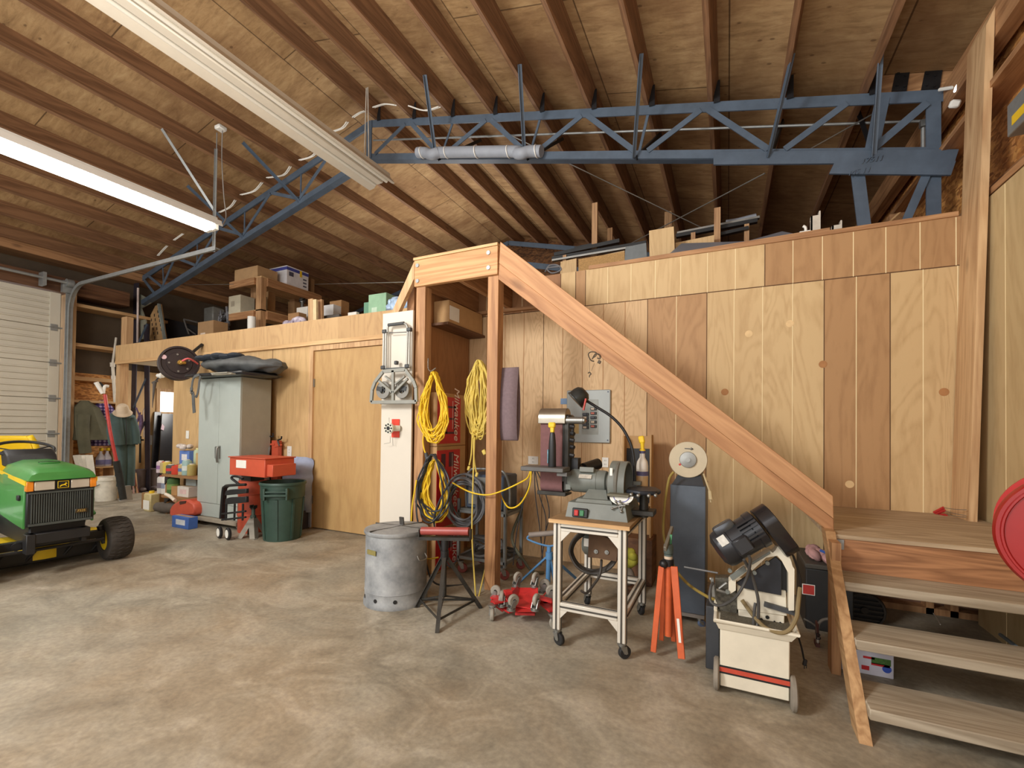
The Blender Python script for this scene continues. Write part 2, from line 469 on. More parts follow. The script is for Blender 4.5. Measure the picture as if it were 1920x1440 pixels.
# ---- left partition: smooth panels, alcove return, head trim
XA = at(326, 711, y=YL).x                                      # left end of the partition
xd0, xd1 = at(589, 700, y=YL).x, -3.30
w = MB()
w.bx((XA, YL, 0), (xd0 - .05, YL + .1, 2.12))
w.bx((xd0 - .05, YL, 2.06), (xd1 + .03, YL + .1, 2.12)); w.bx((xd1, YL, 0), (XSIDE - .08, YL + .1, 2.12))
w.use(1)
for px in (509,):
    x = at(px, 800, y=YL).x; w.bx((x - .003, YL - .002, 0), (x + .003, YL, 2.1))
struct('wall_front', w, [ply_smooth, groove_d])
# fascia of the left loft with its brown lower strip
f = MB()
xe = at(221, 660, y=YL).x; xr = XSIDE - .08
for i, (a, b) in enumerate(((xe, -7.4), (-7.4, -5.6), (-5.6, -3.9), (-3.9, xr))):
    f.use(i % 2).bx((a, YL - .03, 2.14), (b, YL, 2.385))
f.use(2).bx((xe, YL - .035, 2.095), (xr, YL, 2.14)); trim(6, f, [plywood('fascia_ply', S(216, 174, 118), S(182, 138, 86), 'z', 9, 12), plywood('fascia_ply_b', S(208, 166, 110), S(176, 132, 80), 'z', 9, 15), paleX])
lf = MB().bx((xe, YL, 2.13), (XSIDE - .08, YB - .02, 2.24)); struct('floor_loft_left', lf, mat('loft_underside', S(226, 214, 190), .8, var=.06))
ya = 7.2
w = MB().bx((XA, YL + .1, 0), (XA + .06, ya, 2.13)); struct('wall_alcove_side', w, ply_smooth)
# door leaf and casing
d = MB().bx((xd0, YL + .005, .01), (xd1, YL + .045, 2.03)); dd = struct('door_2', d, ply_door)
cs = MB()
cs.bx((xd0 - .06, YL - .018, 0), (xd0, YL + .03, 2.035)); cs.bx((xd0 - .06, YL - .018, 2.035), (xd1 + .02, YL + .03, 2.09))
struct('door_casing', cs, paleZ, dd)
h = MB()
for z in (.28, 1.62): h.bx((xd0 + .002, YL - .01, z), (xd0 + .014, YL + .005, z + .09))
struct('hinge', h, steel, dd)

# ---- stairwell side wall
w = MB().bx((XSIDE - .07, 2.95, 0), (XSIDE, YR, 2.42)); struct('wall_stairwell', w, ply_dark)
# ---- right partition built of plywood sheets with pale grooves
w = MB()
sheets = [(XSIDE, -1.52, 0, 2.255, 4), (-1.52, -.60, 0, 2.255, 4), (-.60, at(1325, 650, y=YR).x, 0, 2.255, 2),
          (at(1325, 650, y=YR).x, at(1545, 700, y=YR).x, 0, 2.255, 0), (at(1545, 700, y=YR).x, at(1669, 700, y=YR).x, 0, 2.255, 3),
          (at(1669, 700, y=YR).x, XRW + .1, 0, 2.255, 1),
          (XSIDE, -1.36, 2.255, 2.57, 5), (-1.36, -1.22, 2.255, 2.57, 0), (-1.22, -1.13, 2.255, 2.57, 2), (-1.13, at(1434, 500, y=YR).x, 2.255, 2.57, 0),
          (at(1434, 500, y=YR).x, XRW + .1, 2.255, 2.57, 3)]
XU = at(1566, 1100, y=YR).x
for i, (a, b, z0, z1, mi) in enumerate(sheets):
    w.use(mi)
    if z0 == 0 and b > .70: w.bx((max(a, .70), YR, .62), (b, YR + .012, z1 - .003)); 
    if z0 == 0 and a < .70: w.bx((a, YR, z0), (min(b, .70), YR + .012, z1 - .003))
    if z0: w.bx((a, YR, z0), (b - .002, YR + .012, z1))
    n = max(1, round((b - a) / .19)); 
    for k in range(n):
        x = a + (b - a) * k / n
        w.use(7 if (k == 0) else (10 if i in (0, 1) else 6)); zz = max(z0, .64) if x > .70 else z0
        w.bx((x - .0025, YR - .0015, zz), (x + .0025, YR, z1 - .004))
w.use(8)
for px, py, mi in ((1359, 735, 8), (1770, 735, 8), (1543, 683, 8), (1404, 626, 9), (1481, 607, 9), (1593, 908, 9), (1178, 640, 9)):
    p = at(px, py, y=YR); w.use(mi).lathe([(0, 0), (.026, 0), (.026, .0015), (0, .0015)], (p.x, YR - .0018, p.z), 16, (0, 1, 0), sy=1.0, sx=1.0)
w.use(7); w.bx((XSIDE, YR - .001, 2.250), (XRW, YR, 2.257))
struct('wall_front_right', w, [ply_light, ply_light2, ply_brown, ply_brown2, ply_cath, ply_dark, groove_l, groove_d, mat('patch_brown', S(170, 120, 74), .7), mat('patch_pale', S(228, 196, 146), .7), mat('groove_tan', S(168, 122, 78), .8, var=.1)])
cap = MB().bx((-1.1, YR - .012, 2.57), (1.33, YR + .1, 2.60)); trim(7, cap, firX)
lf = MB().bx((XSIDE - .075, YR + .02, 2.13), (XRW + .12, YB - .02, 2.24)); struct('floor_loft_right', lf, mat('loft_boards', S(150, 112, 72), .8))
# framing exposed under the landing (back of the recess)
w = MB().bx((.70, YR + .10, 0), (XRW + .2, YR + .12, .6)); w.use(1)
w.bx((.70, YR + .0, 0), (XRW + .1, YR + .09, .04)); w.bx((.70, YR, .17), (XRW, YR + .09, .21))
for x in (.86, 1.19, 1.31): w.bx((x - .02, YR, .0), (x + .02, YR + .09, .62))
struct('wall_under_landing', w, [insul, firZ])

# ---- right wall: plywood lining, girts, OSB sheathing
w = MB().bx((XRW, -3.1, 0), (XRW + .012, YR - .06, 2.585))
w.use(1)
for y in (3.45, 3.0, 2.55): w.bx((XRW - .0015, y, 0), (XRW, y + .004, 2.58))
w.use(2).bx((XRW + .15, -3.1, 0), (XRW + .17, YB, 3.9))
struct('wall_right', w, [ply_right, groove_l, osb_m])
g = MB()
g.bx((XRW, -3.1, 2.595), (XRW + .15, 8.6, 2.635)); g.bx((XRW + .10, -3.1, 2.635), (XRW + .15, 8.6, 2.75))
g.bx((XRW - .01, -3.1, 3.22), (XRW + .15, 8.6, 3.26)); g.bx((XRW + .10, -3.1, 3.26), (XRW + .15, 8.6, 3.40))
trim(8, g, firY)
g = MB().beam((XRW + .06, -3.1, 3.62), (XRW + .06, YB - .05, 3.62), .09, .2); trim(9, g, firY)
# board standing on the landing at the end of the plywood wall
p = MB()
dx = .085
P0 = [(1.290, .652), (1.330, .652), (1.330 + dx, 3.70), (1.290 + dx, 3.60)]
p.prism(P0, 3.585, YR - .005, 'xz'); trim(10, p, paleZ)
# ================================================================= steel truss (one thing)
YT = 4.30
def zc(x): return RZ - .01 - RS * abs(x - RX)           # top of the top chord
tr = thing('roof_truss', 'navy blue steel roof truss spanning the workshop on steel columns', 'truss', (RX, YT, 0))
DEP = .46                                               # vertical depth between chords
def chord(name, a, b, w=.085):
    part(name, MB().angle(a, b, w, .01, (0, -1, 0), 1), navy, tr, w=True)
XL, XR_ = -9.32, 1.44
def Pt(x, d=.04): return Vector((x, YT, zc(x) - d))
def Pb(x): return Vector((x, YT, zc(x) - DEP))
for a, b in ((XL, RX), (RX, XR_)):
    m = MB()
    d0, d1 = Pt(a), Pt(b)
    m.beam(d0, d1, .012, .085, (0, 0, 1)); m.beam(d0 + Vector((0, .045, .035)), d1 + Vector((0, .045, .035)), .08, .01)
    part('top_chord', m, navy, tr, w=True)
    d0, d1 = Pb(a), Pb(b)
    m = MB(); m.beam(d0, d1, .012, .075); m.beam(d0 + Vector((0, .045, -.035)), d1 + Vector((0, .045, -.035)), .08, .01)
    part('bottom_chord', m, navy, tr, w=True)
part('ridge_post', MB().beam(Pt(RX) + Vector((0, -.01, .03)), Pb(RX) + Vector((0, -.01, -.03)), .085, .012, (0, 1, 0)), navy, tr, w=True)
# web members as seen: zigzag with thin verticals
nodes_b = [at(u, 305, y=YT).x for u in (822, 987, 1190, 1440)]
nodes_t = [at(u, v, y=YT).x for u, v in ((773, 235), (921, 222), (1102, 210), (1328, 200), (1605, 190))]
web = []
for i, xb in enumerate(nodes_b):
    web += [(nodes_t[i] , xb, .05), (nodes_t[i + 1] - .06, xb + .12, .05)]
web += [(nodes_t[0] - .1, RX + .1, .045), ]
def strut(x0, x1, w_, y=-.012):
    a = Pt(x0, .07) + Vector((0, y, 0)); b = Pb(x1) + Vector((0, y, .03))
    part('web_strut', MB().beam(a, b, .01, w_, (1, 0, 0) if abs(x0 - x1) < .05 else (0, 0, 1)), navy, tr, w=True)
for x0, x1, w_ in web: strut(x0, x1, w_)
for i, xb in enumerate(nodes_b[:3]): strut((nodes_t[i] + nodes_t[i + 1]) / 2 + .03, xb + .04, .025, .01)
lb = [-5.35, -6.55, -7.72, -8.66]
lt = [-4.75, -5.95, -7.15, -8.3, -9.1]
for i, xb in enumerate(lb):
    strut(lt[i], xb, .045); strut(lt[i + 1], xb, .045); strut((lt[i] + lt[i + 1]) / 2, xb, .022, .01)
# end columns with braces and the reinforced right end
cx1, cx0 = 1.36, .94
def flat(name, a, b, w_, lab=None): part(name, MB().beam(a, b, .014, w_, (1, 0, 0)), navy, tr, lab, w=True)
zc_ = lambda x: zc(x) - .05
flat('column', (cx1, YT, zc(cx1) - .06), (cx1, YT, 2.24), .085)
flat('column', (1.06, YT - .004, zc(1.0) - .06), (.99, YT - .004, zc(1) - DEP), .09)
flat('column', (.90, YT - .004, zc(.9) - DEP - .1), (1.0, YT - .004, 2.24), .085)
part('web_strut', MB().beam((1.0, YT - .02, zc(1) - DEP + .02), (cx1 - .04, YT - .02, zc(cx1) - .09), .01, .055), navy, tr, w=True)
part('web_strut', MB().beam((1.03, YT - .02, 2.30), (cx1 - .03, YT - .02, zc(cx1) - DEP - .12), .01, .055), navy, tr, w=True)
m = MB(); a, b = at(1340, 303, y=YT - .03), at(1790, 290, y=YT - .03)
a2, b2 = at(1340, 314, y=YT - .03), at(1786, 310, y=YT - .03)
m.prism([at(1338, 291, y=YT).xz[:], at(1792, 287, y=YT).xz[:], at(1784, 311, y=YT).xz[:], at(1338, 314, y=YT).xz[:]], YT - .05, YT - .03, 'xz')
part('splice_plate', m, navy, tr, w=True)
m = MB(); m.prism([at(1562, 311, y=YT).xz[:], at(1786, 309, y=YT).xz[:], at(1777, 335, y=YT).xz[:], at(1552, 332, y=YT).xz[:]], YT - .055, YT - .035, 'xz')
for body, px, py in (('17511', 1634, 300), ('MS 11', 1611, 322)):
    q = at(px, py, y=YT - .057)
    m.mesh(textmesh(body, .055, .3, .004), frame3(q, (1, 0, -.02), (0, 0, 1)))
part('splice_plate', m, navy, tr, w=True)
# left column
for x in (-9.50, -9.14): part('column', MB().beam((x, YT, 2.9 if x > -9.3 else zc(-9.3) - .05), (x + (.16 if x > -9.3 else .0), YT, .0), .012, .15, (1, 0, 0)), mat('dark_column', S(58, 52, 62), .5, .1, var=.2), tr, w=True)
for z0, z1 in ((2.9, 2.45), (1.95, 1.45), (1.2, .75)):
    part('web_strut', MB().beam((-9.48, YT - .01, z1), (-9.1, YT - .01, z0), .01, .045), navy, tr, w=True)
part('web_strut', MB().beam((-9.6 + .35, YT, zc(-9.2) - .1), (-8.9, YT, zc(-8.9) - DEP), .01, .05), navy, tr, w=True)
# purlin clips (black plates up to each purlin)
for i, x in enumerate(xs_r[:10]):
    part('purlin_clip', MB().beam((x + .03, YT - .02, zc(x) - .02), (x + .03, YT - .02, zc(x) + .17), .008, .05, (1, 0, 0)), black, tr, 'black purlin clip', w=True)
# diagonal braces from bottom chord up to the purlins (toward the viewer)
for (px, py, X, pt) in ((797, 140, nodes_b[0], 0), (975, 120, nodes_b[1], 0), (1203, 100, nodes_b[2], 0), (1487, 100, nodes_b[3], 0), (1652, 100, 1.0, 0)):
    a = Pb(X) + Vector((0, -.04, -.05))
    b = None
    for i in range(200):
        y = 4.28 - i * .01; q = at(px, py, y=y)
        if q.z >= rz_(q.x) + .06 : b = q
        else: break
    b = b or at(px, py, y=3.4)
    part('knee_brace', MB().angle(a, b, .032, .006), navy, tr, w=True)
    part('knee_brace', MB().angle(a, (b.x, 2 * YT - b.y, b.z), .032, .006), black, tr, w=True)
for (X, dy) in ((-6.55, -.62), (-5.35, -.62)):
    a = Pb(X); part('knee_brace', MB().angle(a, (X - .3, YT + dy, rz_(X) + .08), .03, .006), navy, tr, w=True)
# far truss, only its ridge part shows over the loft
ft = thing('roof_truss', 'dark far roof truss, a short piece showing above the stair header', 'truss', (RX, 8.3, 0))
for a, b in ((-9.2, RX), (RX, 1.4)):
    part('top_chord', MB().beam((a, 8.3, zc(a) - .05), (b, 8.3, zc(b) - .05), .02, .09), navy, ft, w=True)
    part('bottom_chord', MB().beam((a, 8.3, zc(a) - DEP), (b, 8.3, zc(b) - DEP), .02, .11), navy, ft, w=True)
# duct-like grey pipe with two elbow humps strapped along the bottom chord
xa, xb_ = at(783, 308, y=4.22).x, at(1015, 308, y=4.22).x
def pz(x): return Pb(x).z + .0
pp = [(xa, 4.22, pz(xa))]
for h in nodes_b[:2]:
    pp += [(h - .13, 4.22, pz(h - .13)), (h - .06, 4.2, pz(h) - .015), (h, 4.18, pz(h) - .045), (h + .06, 4.2, pz(h) - .03), (h + .13, 4.22, pz(h + .13))]
xb_ = max(xb_, nodes_b[1] + .17); pp += [(xb_, 4.22, pz(xb_))]
ins = thing('insulated_pipe', 'grey foam-wrapped pipe strapped along the blue truss bottom chord', 'pipe', pp[0])
part('foam_sleeve', MB().tube(pp, .058, 14, smooth=5), mat('grey_foam', S(150, 156, 166), .6, var=.08), ins, w=True)
for x in (nodes_b[0] - .17, nodes_b[0] + .17, (nodes_b[0] + nodes_b[1]) / 2, nodes_b[1] - .17, nodes_b[1] + .15):
    part('strap', MB().cyl((x - .004, 4.215, pz(x) - .004), (x + .004, 4.215, pz(x) - .004), .064, n=18), white, ins, 'white tie strap', w=True)
# conduit running above the bottom chord
a, b = at(700, 263, y=4.55), at(1730, 227, y=4.55)
solo('conduit', MB().cyl(a, b, .011, n=10), galv, 'thin grey metal conduit running level behind the blue truss webs', 'conduit')
# white cable loops stapled on the purlins
cb = [((560, 300), (585, 292), (600, 272)), ((499, 333), (530, 328), (543, 312)), ((450, 365), (475, 358), (490, 342)), ((548, 300), (575, 280), (580, 276)),
      ((620, 247), (640, 240), (650, 228)), ((660, 220), (672, 212), (683, 208)), ((699, 201), (720, 195), (740, 197)), ((765, 198), (795, 207), (822, 200)), ((410, 398), (430, 388), (440, 375)), ((295, 479), (305, 468), (312, 461)), ((325, 450), (335, 443), (342, 438))]
where = ['over the middle of the left truss slope', 'left of the off fixture, above the truss', 'beside the steel track hanger', 'close under the off fixture', 'right of the off fixture', 'nearest left of the truss peak', 'just above the truss peak', 'right of the truss peak, sagging', 'below the steel hanger', 'left of the truss eave', 'far end of the lit fixture']
for i, tri in enumerate(cb):
    P = []
    for (px, py) in tri:
        # point on the purlin underside plane
        best = None
        for k in range(260):
            y = 1.5 + k * .02; q = at(px, py, y=y)
            if q.z >= rz_(q.x) - .015: best = q; break
        P.append(best or q)
    m = MB().tube(P, .0075, 6, smooth=4); m.tube([p + Vector((.02, .01, -.004)) for p in P], .006, 6, smooth=4)
    if i == 3: m.bm.free(); continue
    solo('cable', m, white, f'white twin cable looping between purlins {where[i]}', 'cable', 'white cables on the roof purlins')

# ================================================================= lamps
def fixture_end(): pass
lit = thing('fluorescent_light', 'lit white fluorescent strip light hanging at left under the roof', 'light', (-5.16, 1.6, 3.33))
L0, L1 = .75, 3.06
m = MB(); m.bx((-5.30, L0, 3.385), (-5.05, L1, 3.42)); m.prism([(-5.33, 3.36), (-5.30, 3.42), (-5.29, 3.42), (-5.32, 3.355)], L0, L1, 'xz'); m.prism([(-5.05, 3.42), (-5.02, 3.355), (-5.03, 3.355), (-5.06, 3.42)], L0, L1, 'xz')
m.bx((-5.22, L0, 3.42), (-5.12, L1, 3.47)); part('reflector', m, mat('enamel_white', S(225, 222, 214), .4, var=.03), lit, w=True)
tube_m = mat('lit_tube', (1, .97, .9, 1), .4, emit=15, var=.0)
for x in (-5.23, -5.12): part('tube', MB().cyl((x, L0 + .03, 3.345), (x, L1 - .05, 3.345), .03, n=14), tube_m, lit, 'glowing tube', w=True)
for y in (L0 + .02, L1 - .03): part('end_socket', MB().bx((-5.27, y - .02, 3.32), (-5.08, y + .02, 3.39)), white, lit, w=True)
off = thing('fluorescent_light', 'unlit white fluorescent fixture with ribbed reflector hanging near the truss peak', 'light', (-3.67, 2.8, 4.0))
O0, O1 = 1.15, 4.07
m = MB(); prof = [(-3.87, 3.99), (-3.80, 4.0), (-3.735, 4.06), (-3.735, 4.09), (-3.60, 4.09), (-3.60, 4.06), (-3.535, 4.0), (-3.50, 3.985), (-3.49, 3.995), (-3.56, 4.08), (-3.56, 4.12), (-3.78, 4.12), (-3.78, 4.07), (-3.84, 4.015), (-3.875, 4.0)]
m.prism(prof, O0, O1, 'xz'); fx = mat('fixture_enamel', S(214, 204, 186), .45, var=.03); part('reflector', m, fx, off, w=True)
part('lamp_channel', MB().bx((-3.72, O0, 4.0), (-3.62, O1 - .04, 4.06), .01), fx, off, w=True)
for x in (-3.76, -3.585): part('tube', MB().cyl((x, O0 + .03, 4.02), (x, O1 - .03, 4.02), .019, n=12), mat('dead_tube', S(226, 220, 206), .3, var=.02), off, 'unlit tube', w=True)
a = Vector((-3.66, 3.78, 4.12))
m = MB()
for dx in (-.02, .05): m.cyl(a + Vector((dx, 0, -.06)), (-3.66 + dx * .3, 3.78, rz_(-3.66) + .02), .006, n=6)
part('hanging_cord', m, mat('old_rope', S(190, 184, 172), .8), off, 'pale hanging cord', w=True)

# ================================================================= camera-side light
def area(name, loc, rot, sx, sy, e, col=(1, 1, 1)):
    l = bpy.data.lights.new(name, 'AREA'); l.shape = 'RECTANGLE'; l.size = sx; l.size_y = sy; l.energy = e; l.color = col
    o = bpy.data.objects.new(name, l); COL.objects.link(o); o.location = loc; o.rotation_euler = rot; return o
def aim(o, tgt):
    d = Vector(tgt) - o.location; o.rotation_euler = d.to_track_quat('-Z', 'Y').to_euler()
k = area('key_light', (-3.2, -1.6, 3.2), (0, 0, 0), .9, .9, 200, (1, .98, .94)); aim(k, (-.2, 3.4, 1.2))
k = area('open_door_light', (-1.5, -3.0, 2.2), (0, 0, 0), 5, 3, 120, (1, .98, .96)); aim(k, (-2.5, 4, 2.6))
k = area('left_light', (-7.2, 0.5, 3.3), (0, 0, 0), 1.6, .5, 56, (1, .97, .93)); aim(k, (-6.2, 3.2, .4))
k = area('alcove_light', (-8.4, 5.2, 2.05), (0, 0, 0), .8, .6, 40, (1, .96, .9)); aim(k, (-8.1, 4.0, 0))
k = area('ceiling_fill', (-2.2, .6, 1.6), (PI, 0, 0), 4.5, 2.6, 84, (1, .97, .93))  # unseen up-facing lamp, added to brighten the roof underside
k = area('ceiling_fill_left', (-6.4, 1.0, 2.2), (PI, 0, 0), 2.4, 2.0, 8, (1, .97, .95))  # weaker added lamp for the left roof; no fixture hangs there
k = area('loft_fill', (-4.5, 6.3, 3.2), (0, 0, 0), 1.0, 1.0, 40, (1, .95, .9)); aim(k, (-4, 6.3, 5))  # added lamp without a fixture, lifts the dark roof over the loft
wd = bpy.data.worlds.new('world'); SC.world = wd; wd.use_nodes = True
wd.node_tree.nodes['Background'].inputs[0].default_value = (1, .98, .95, 1); wd.node_tree.nodes['Background'].inputs[1].default_value = .85
SC.view_settings.view_transform = 'Standard'; SC.view_settings.look = 'None'; SC.view_settings.exposure = -.1
# ================================================================= stairs, platform and diagonal stringer
st = thing('staircase', 'open timber steps at the right rising to a plywood landing', 'stairs', (.9, 2.6, 0))
ZL = .655
m = MB(); m.bx((.462, 2.79, ZL - .02), (1.385, YR - .002, ZL)); part('landing', m, wood('landing_ply', S(196, 172, 138), S(150, 124, 92), 'x', 1, knots=.2, rough=.8), st, w=True)
zf = at(1700, 1083, y=2.81).z
part('fascia', MB().bx((.50, 2.80, zf), (1.385, 2.84, ZL - .021)), wood('fascia_fir', S(184, 128, 80), S(126, 80, 44), 'x', 1, grain=10), st, w=True)
for z, yf in ((.473, 2.594), (.288, 2.389), (.113, 2.173)):
    part('tread', MB().bx((.498, yf, z - .042), (1.36, yf + .25, z), .004), tread_m, st, w=True)
# side rails
def rail(x0, x1):
    y0, z0, y1, z1 = 2.785, .668, 2.125, .0
    m = MB().prism([(y0, z0), (y1, z1), (y1 + .12, z1), (y0 + .12, z0)], x0, x1, 'yz'); return m
part('stringer', rail(.455, .497), wood('rail_fir', S(202, 160, 108), S(156, 112, 66), 'y', 1, grain=7), st, w=True)
part('stringer', rail(1.35, 1.388), firY, st, w=True)
p = at(1570, 1262, z=0)
part('leg', MB().bx((.462, p.y - .02, 0), (.50, p.y + .07, ZL - .02)), firZ, st, w=True)
part('leg', MB().bx((1.30, 2.62, 0), (1.35, 2.71, .62)), firZ, st, w=True)
part('joist_hanger', MB().bx((.50, 2.793, .58), (.535, 2.80, .63)).bx((.499, 2.72, .40), (.503, 2.79, .47)), galv, st, w=True)

pf = thing('stair_platform', 'timber platform at the top of the diagonal board, on two posts', 'platform', (-1.87, 2.9, 0))
part('header', MB().bx((-2.245, YP, 2.285), (-1.502, YP + .038, 2.492), .002), wood('header_fir', S(220, 170, 110), S(176, 120, 66), 'x', .8, grain=8), pf, w=True)
part('deck', MB().bx((-2.25, YP - .01, 2.493), (-1.50, YR - .003, 2.512)), paleX, pf, w=True)
for x in (-2.225, -1.86, -1.53):
    part('joist', MB().bx((x - .019, YP + .039, 2.30), (x + .019, YR - .004, 2.492)), firY, pf, w=True)
part('ledger', MB().bx((-2.24, YR - .042, 2.27), (-1.50, YR - .004, 2.30)), firX, pf, w=True)
part('post', MB().bx((-2.238, 2.885, 0), (-2.150, 2.972, 2.284), .002), firZ, pf, w=True)
part('post', MB().bx((-1.590, 2.885, 0), (-1.503, 2.972, 2.284), .002), wood('post_fir', S(196, 142, 88), S(144, 94, 52), 'z', .9, grain=8), pf, w=True)
bm = MB()
for px, py in ((783, 498), (783, 527), (916, 474), (916, 502)):
    p = at(px, py, y=YP); bm.cyl((p.x, YP - .007, p.z), (p.x, YP, p.z), .0155, n=14)
part('carriage_bolt', bm, galv, pf, w=True, split=True)
part('side_rail', MB().prism([(-2.247, 2.49), (-2.247, 2.35), (-2.40, 2.10), (-2.47, 2.10)], YP, YP + .038, 'xz'), paleZ, pf, w=True)
# diagonal stringer
q = lambda px, py: at(px, py, y=YP).xz[:]
ds = thing('stair_stringer', 'long diagonal fir board from the landing up to the platform', 'stringer', (-.5, YP, .6))
fir_d = wood('stringer_fir', S(208, 154, 100), S(172, 118, 70), 'x', .8, grain=8, knots=.4)
# local frame with X along the board so the grain runs with it
A0, A1 = Vector(q(938, 453)), Vector(q(1562, 930)); B0, B1 = Vector(q(934, 523)), Vector(q(1564, 1004))
ang = math.atan2(A1.y - A0.y, A1.x - A0.x)
d2 = Matrix.Rotation(-ang, 2)
loc = lambda v, t: (d2 @ (v - A0))
def board(poly, y0, y1, mt, nm):
    P = [tuple(d2 @ (Vector(v) - A0)) for v in poly]
    mb = MB().prism(P, y0, y1, 'xz', .002); o = part(nm, mb, mt, ds)
    o.location = (A0.x - ds.location.x, 0, A0.y - ds.location.z); o.rotation_euler = (0, -ang, 0); return o
mid0, mid1 = A0 * .42 + B0 * .58, A1 * .42 + B1 * .58
board([A0, A1, mid1, mid0], 0, .036, fir_d, 'upper_board')
board([mid0, mid1, B1, B0], .004, .038, wood('stringer_fir_b', S(200, 144, 90), S(158, 104, 58), 'x', .8, grain=8, knots=.4), 'lower_board')
# ================================================================= helpers for this area
def crop(x0, y0, sc): return lambda cx, cy: (x0 + cx * sc, y0 + cy * sc)
def xz(C, pts, y): return [at(*C(*p), y=y).xz[:] for p in pts]
def caster(parent, top, r, ang=0, up=1, wheel_m=None, w=.024, lab=None):
    """swivel caster: plate + fork, wheel as its sub-part; up=-1 hangs it upside down (wheel on top)"""
    t = Vector(top); d = Vector((math.cos(ang), math.sin(ang), 0)); n = Vector((-d.y, d.x, 0)); dn = Vector((0, 0, -up))
    c = t + dn * (r * 1.55) + d * (r * .45)
    m = MB(); m.cyl(t, t + dn * .008, r * .75, n=14); m.cyl(t + dn * .008, t + dn * .018, r * .55, n=14)
    for s in (-1, 1):
        o = n * (s * (w / 2 + .005))
        P = [t + dn * .016 - d * r * .5 + o, t + dn * .016 + d * r * .55 + o, c + d * r * .3 + dn * r * .1 + o, c - d * r * .3 + dn * r * .1 + o]
        v, f = m._add([p - n * .002 for p in P] + [p + n * .002 for p in P], [(0, 1, 2, 3), (7, 6, 5, 4), (0, 4, 5, 1), (1, 5, 6, 2), (2, 6, 7, 3), (3, 7, 4, 0)])
    m.cyl(c - n * (w / 2 + .009), c + n * (w / 2 + .009), r * .16, n=10)
    f = part('caster', m, steel, parent, lab, w=True)
    wm = MB(); wm.lathe([(r * .3, -w / 2), (r * .86, -w / 2), (r, -w * .28), (r, w * .28), (r * .86, w / 2), (r * .3, w / 2), (r * .3, -w / 2)], c, 22, n)
    part('wheel', wm, wheel_m or blackrub, f, w=True)
    return f

# ================================================================= galvanised waste can
cc = Vector((-2.035, 2.45, 0)); R = .205; ztop = at(710, 990, y=2.45).z
can = thing('waste_can', 'round galvanised metal waste can with flat split lid, left of the roller stand', 'can', cc)
zm = mat('can_zinc', S(116, 120, 124), .6, .15, var=.2, scale=7, c2=S(164, 166, 166))
zh = .475
part('body', MB().lathe([(R, .02), (R * 1.035, .0), (R * 1.035, .03), (R, .04), (R, .09), (R * 1.012, .093), (R, .097), (R * .99, zh - .01), (R * .97, zh)], cc, 48), zm, can, w=True)
hm = MB()
for a in (-2.2, -1.55, -.9, .2, 1.2):
    d = Vector((math.cos(a), math.sin(a), 0)); hm.cyl(cc + d * (R - .004) + Vector((0, 0, .055)), cc + d * (R + .002) + Vector((0, 0, .055)), .013, n=14)
part('vent_hole', hm, black, can, w=True, split=True)
lm = MB().lathe([(R * 1.03, zh - .012), (R * 1.05, zh), (R * 1.03, zh + .012), (R * .8, zh + .02), (0, zh + .022)], cc, 48)
lid = part('lid', lm, zm, can, w=True)
m = MB(); m.beam(cc + Vector((-R, 0.02, zh + .018)), cc + Vector((R, .02, zh + .02)), .008, .008); m.beam(cc + Vector((-.05, -R, zh + .018)), cc + Vector((.07, R * .9, zh + .02)), .008, .008)
m.box(cc + Vector((.0, .05, zh + .045)), (.035, .008, .06), (.15, 0, 0)); part('lid_brace', m, mat('old_iron', S(84, 80, 76), .6, .5), lid, w=True)
a0 = math.radians(-100); dd_ = Vector((math.cos(a0), math.sin(a0), 0))
part('maker_plate', MB().box(cc + dd_ * (R + .001) + Vector((0, 0, .36)), (.085, .004, .03), (0, 0, a0 + PI / 2)), mat('brass_tag', S(150, 140, 84), .5, .4), can, 'small brass coloured plate', w=True)
for s in (-1, 1):
    d = Vector((s, 0, 0)); p0 = cc + d * R + Vector((0, 0, .33))
    part('handle', MB().tube([p0 + Vector((0, -.04, .0)), p0 + d * .018 + Vector((0, -.035, -.03)), p0 + d * .02 + Vector((0, .035, -.03)), p0 + Vector((0, .04, 0))], .004, 6, smooth=4), steel, can, w=True)

# ================================================================= red-topped roller stand
rs = thing('roller_stand', 'black tripod roller stand with a red roller on top', 'roller stand', (-1.63, 2.42, 0))
blk = mat('worn_black_steel', S(58, 56, 52), .45, .4, var=.35, scale=14)
A, B = Vector((-1.790, 2.40, .500)), Vector((-1.475, 2.47, .517))
part('roller', MB().cyl(A, B, .026, n=22), mat('roller_red', S(158, 72, 66), .4, var=.12), rs, 'red roller', w=True)
m = MB(); dv = (B - A).normalized()
m.beam(A - dv * .012 + Vector((0, 0, -.045)), B + dv * .012 + Vector((0, 0, -.045)), .05, .02)
for p in (A - dv * .012, B + dv * .012): m.beam(p + Vector((0, 0, -.05)), p + Vector((0, 0, .012)), .04, .005, tuple(dv))
part('roller_cradle', m, blk, rs, w=True)
cx = (A + B) / 2; cx.z = 0
part('post', MB().cyl(cx + Vector((0, 0, .09)), cx + Vector((0, 0, .455)), .014, n=14), blk, rs, w=True)
m = MB().cyl(cx + Vector((0, 0, .40)), cx + Vector((0, 0, .46)), .024, n=12); m.cyl(cx + Vector((0, 0, .33)), cx + Vector((0, 0, .385)), .027, n=16); m.cyl(cx + Vector((0, 0, .385)), cx + Vector((0, 0, .40)), .021, n=12)
part('clamp_collar', m, black, rs, w=True)
feet = [Vector((-1.825, 2.39, 0)), Vector((-1.487, 2.153, .0)), Vector((-1.44, 2.59, 0)), ]
top = cx + Vector((0, 0, .35))
for i, ft_ in enumerate(feet):
    part('leg', MB().angle(top + (ft_ - cx).normalized() * .02, ft_ + Vector((0, 0, .004)), .022, .004, (0, 0, 1), 1), blk, rs, w=True)
m = MB()
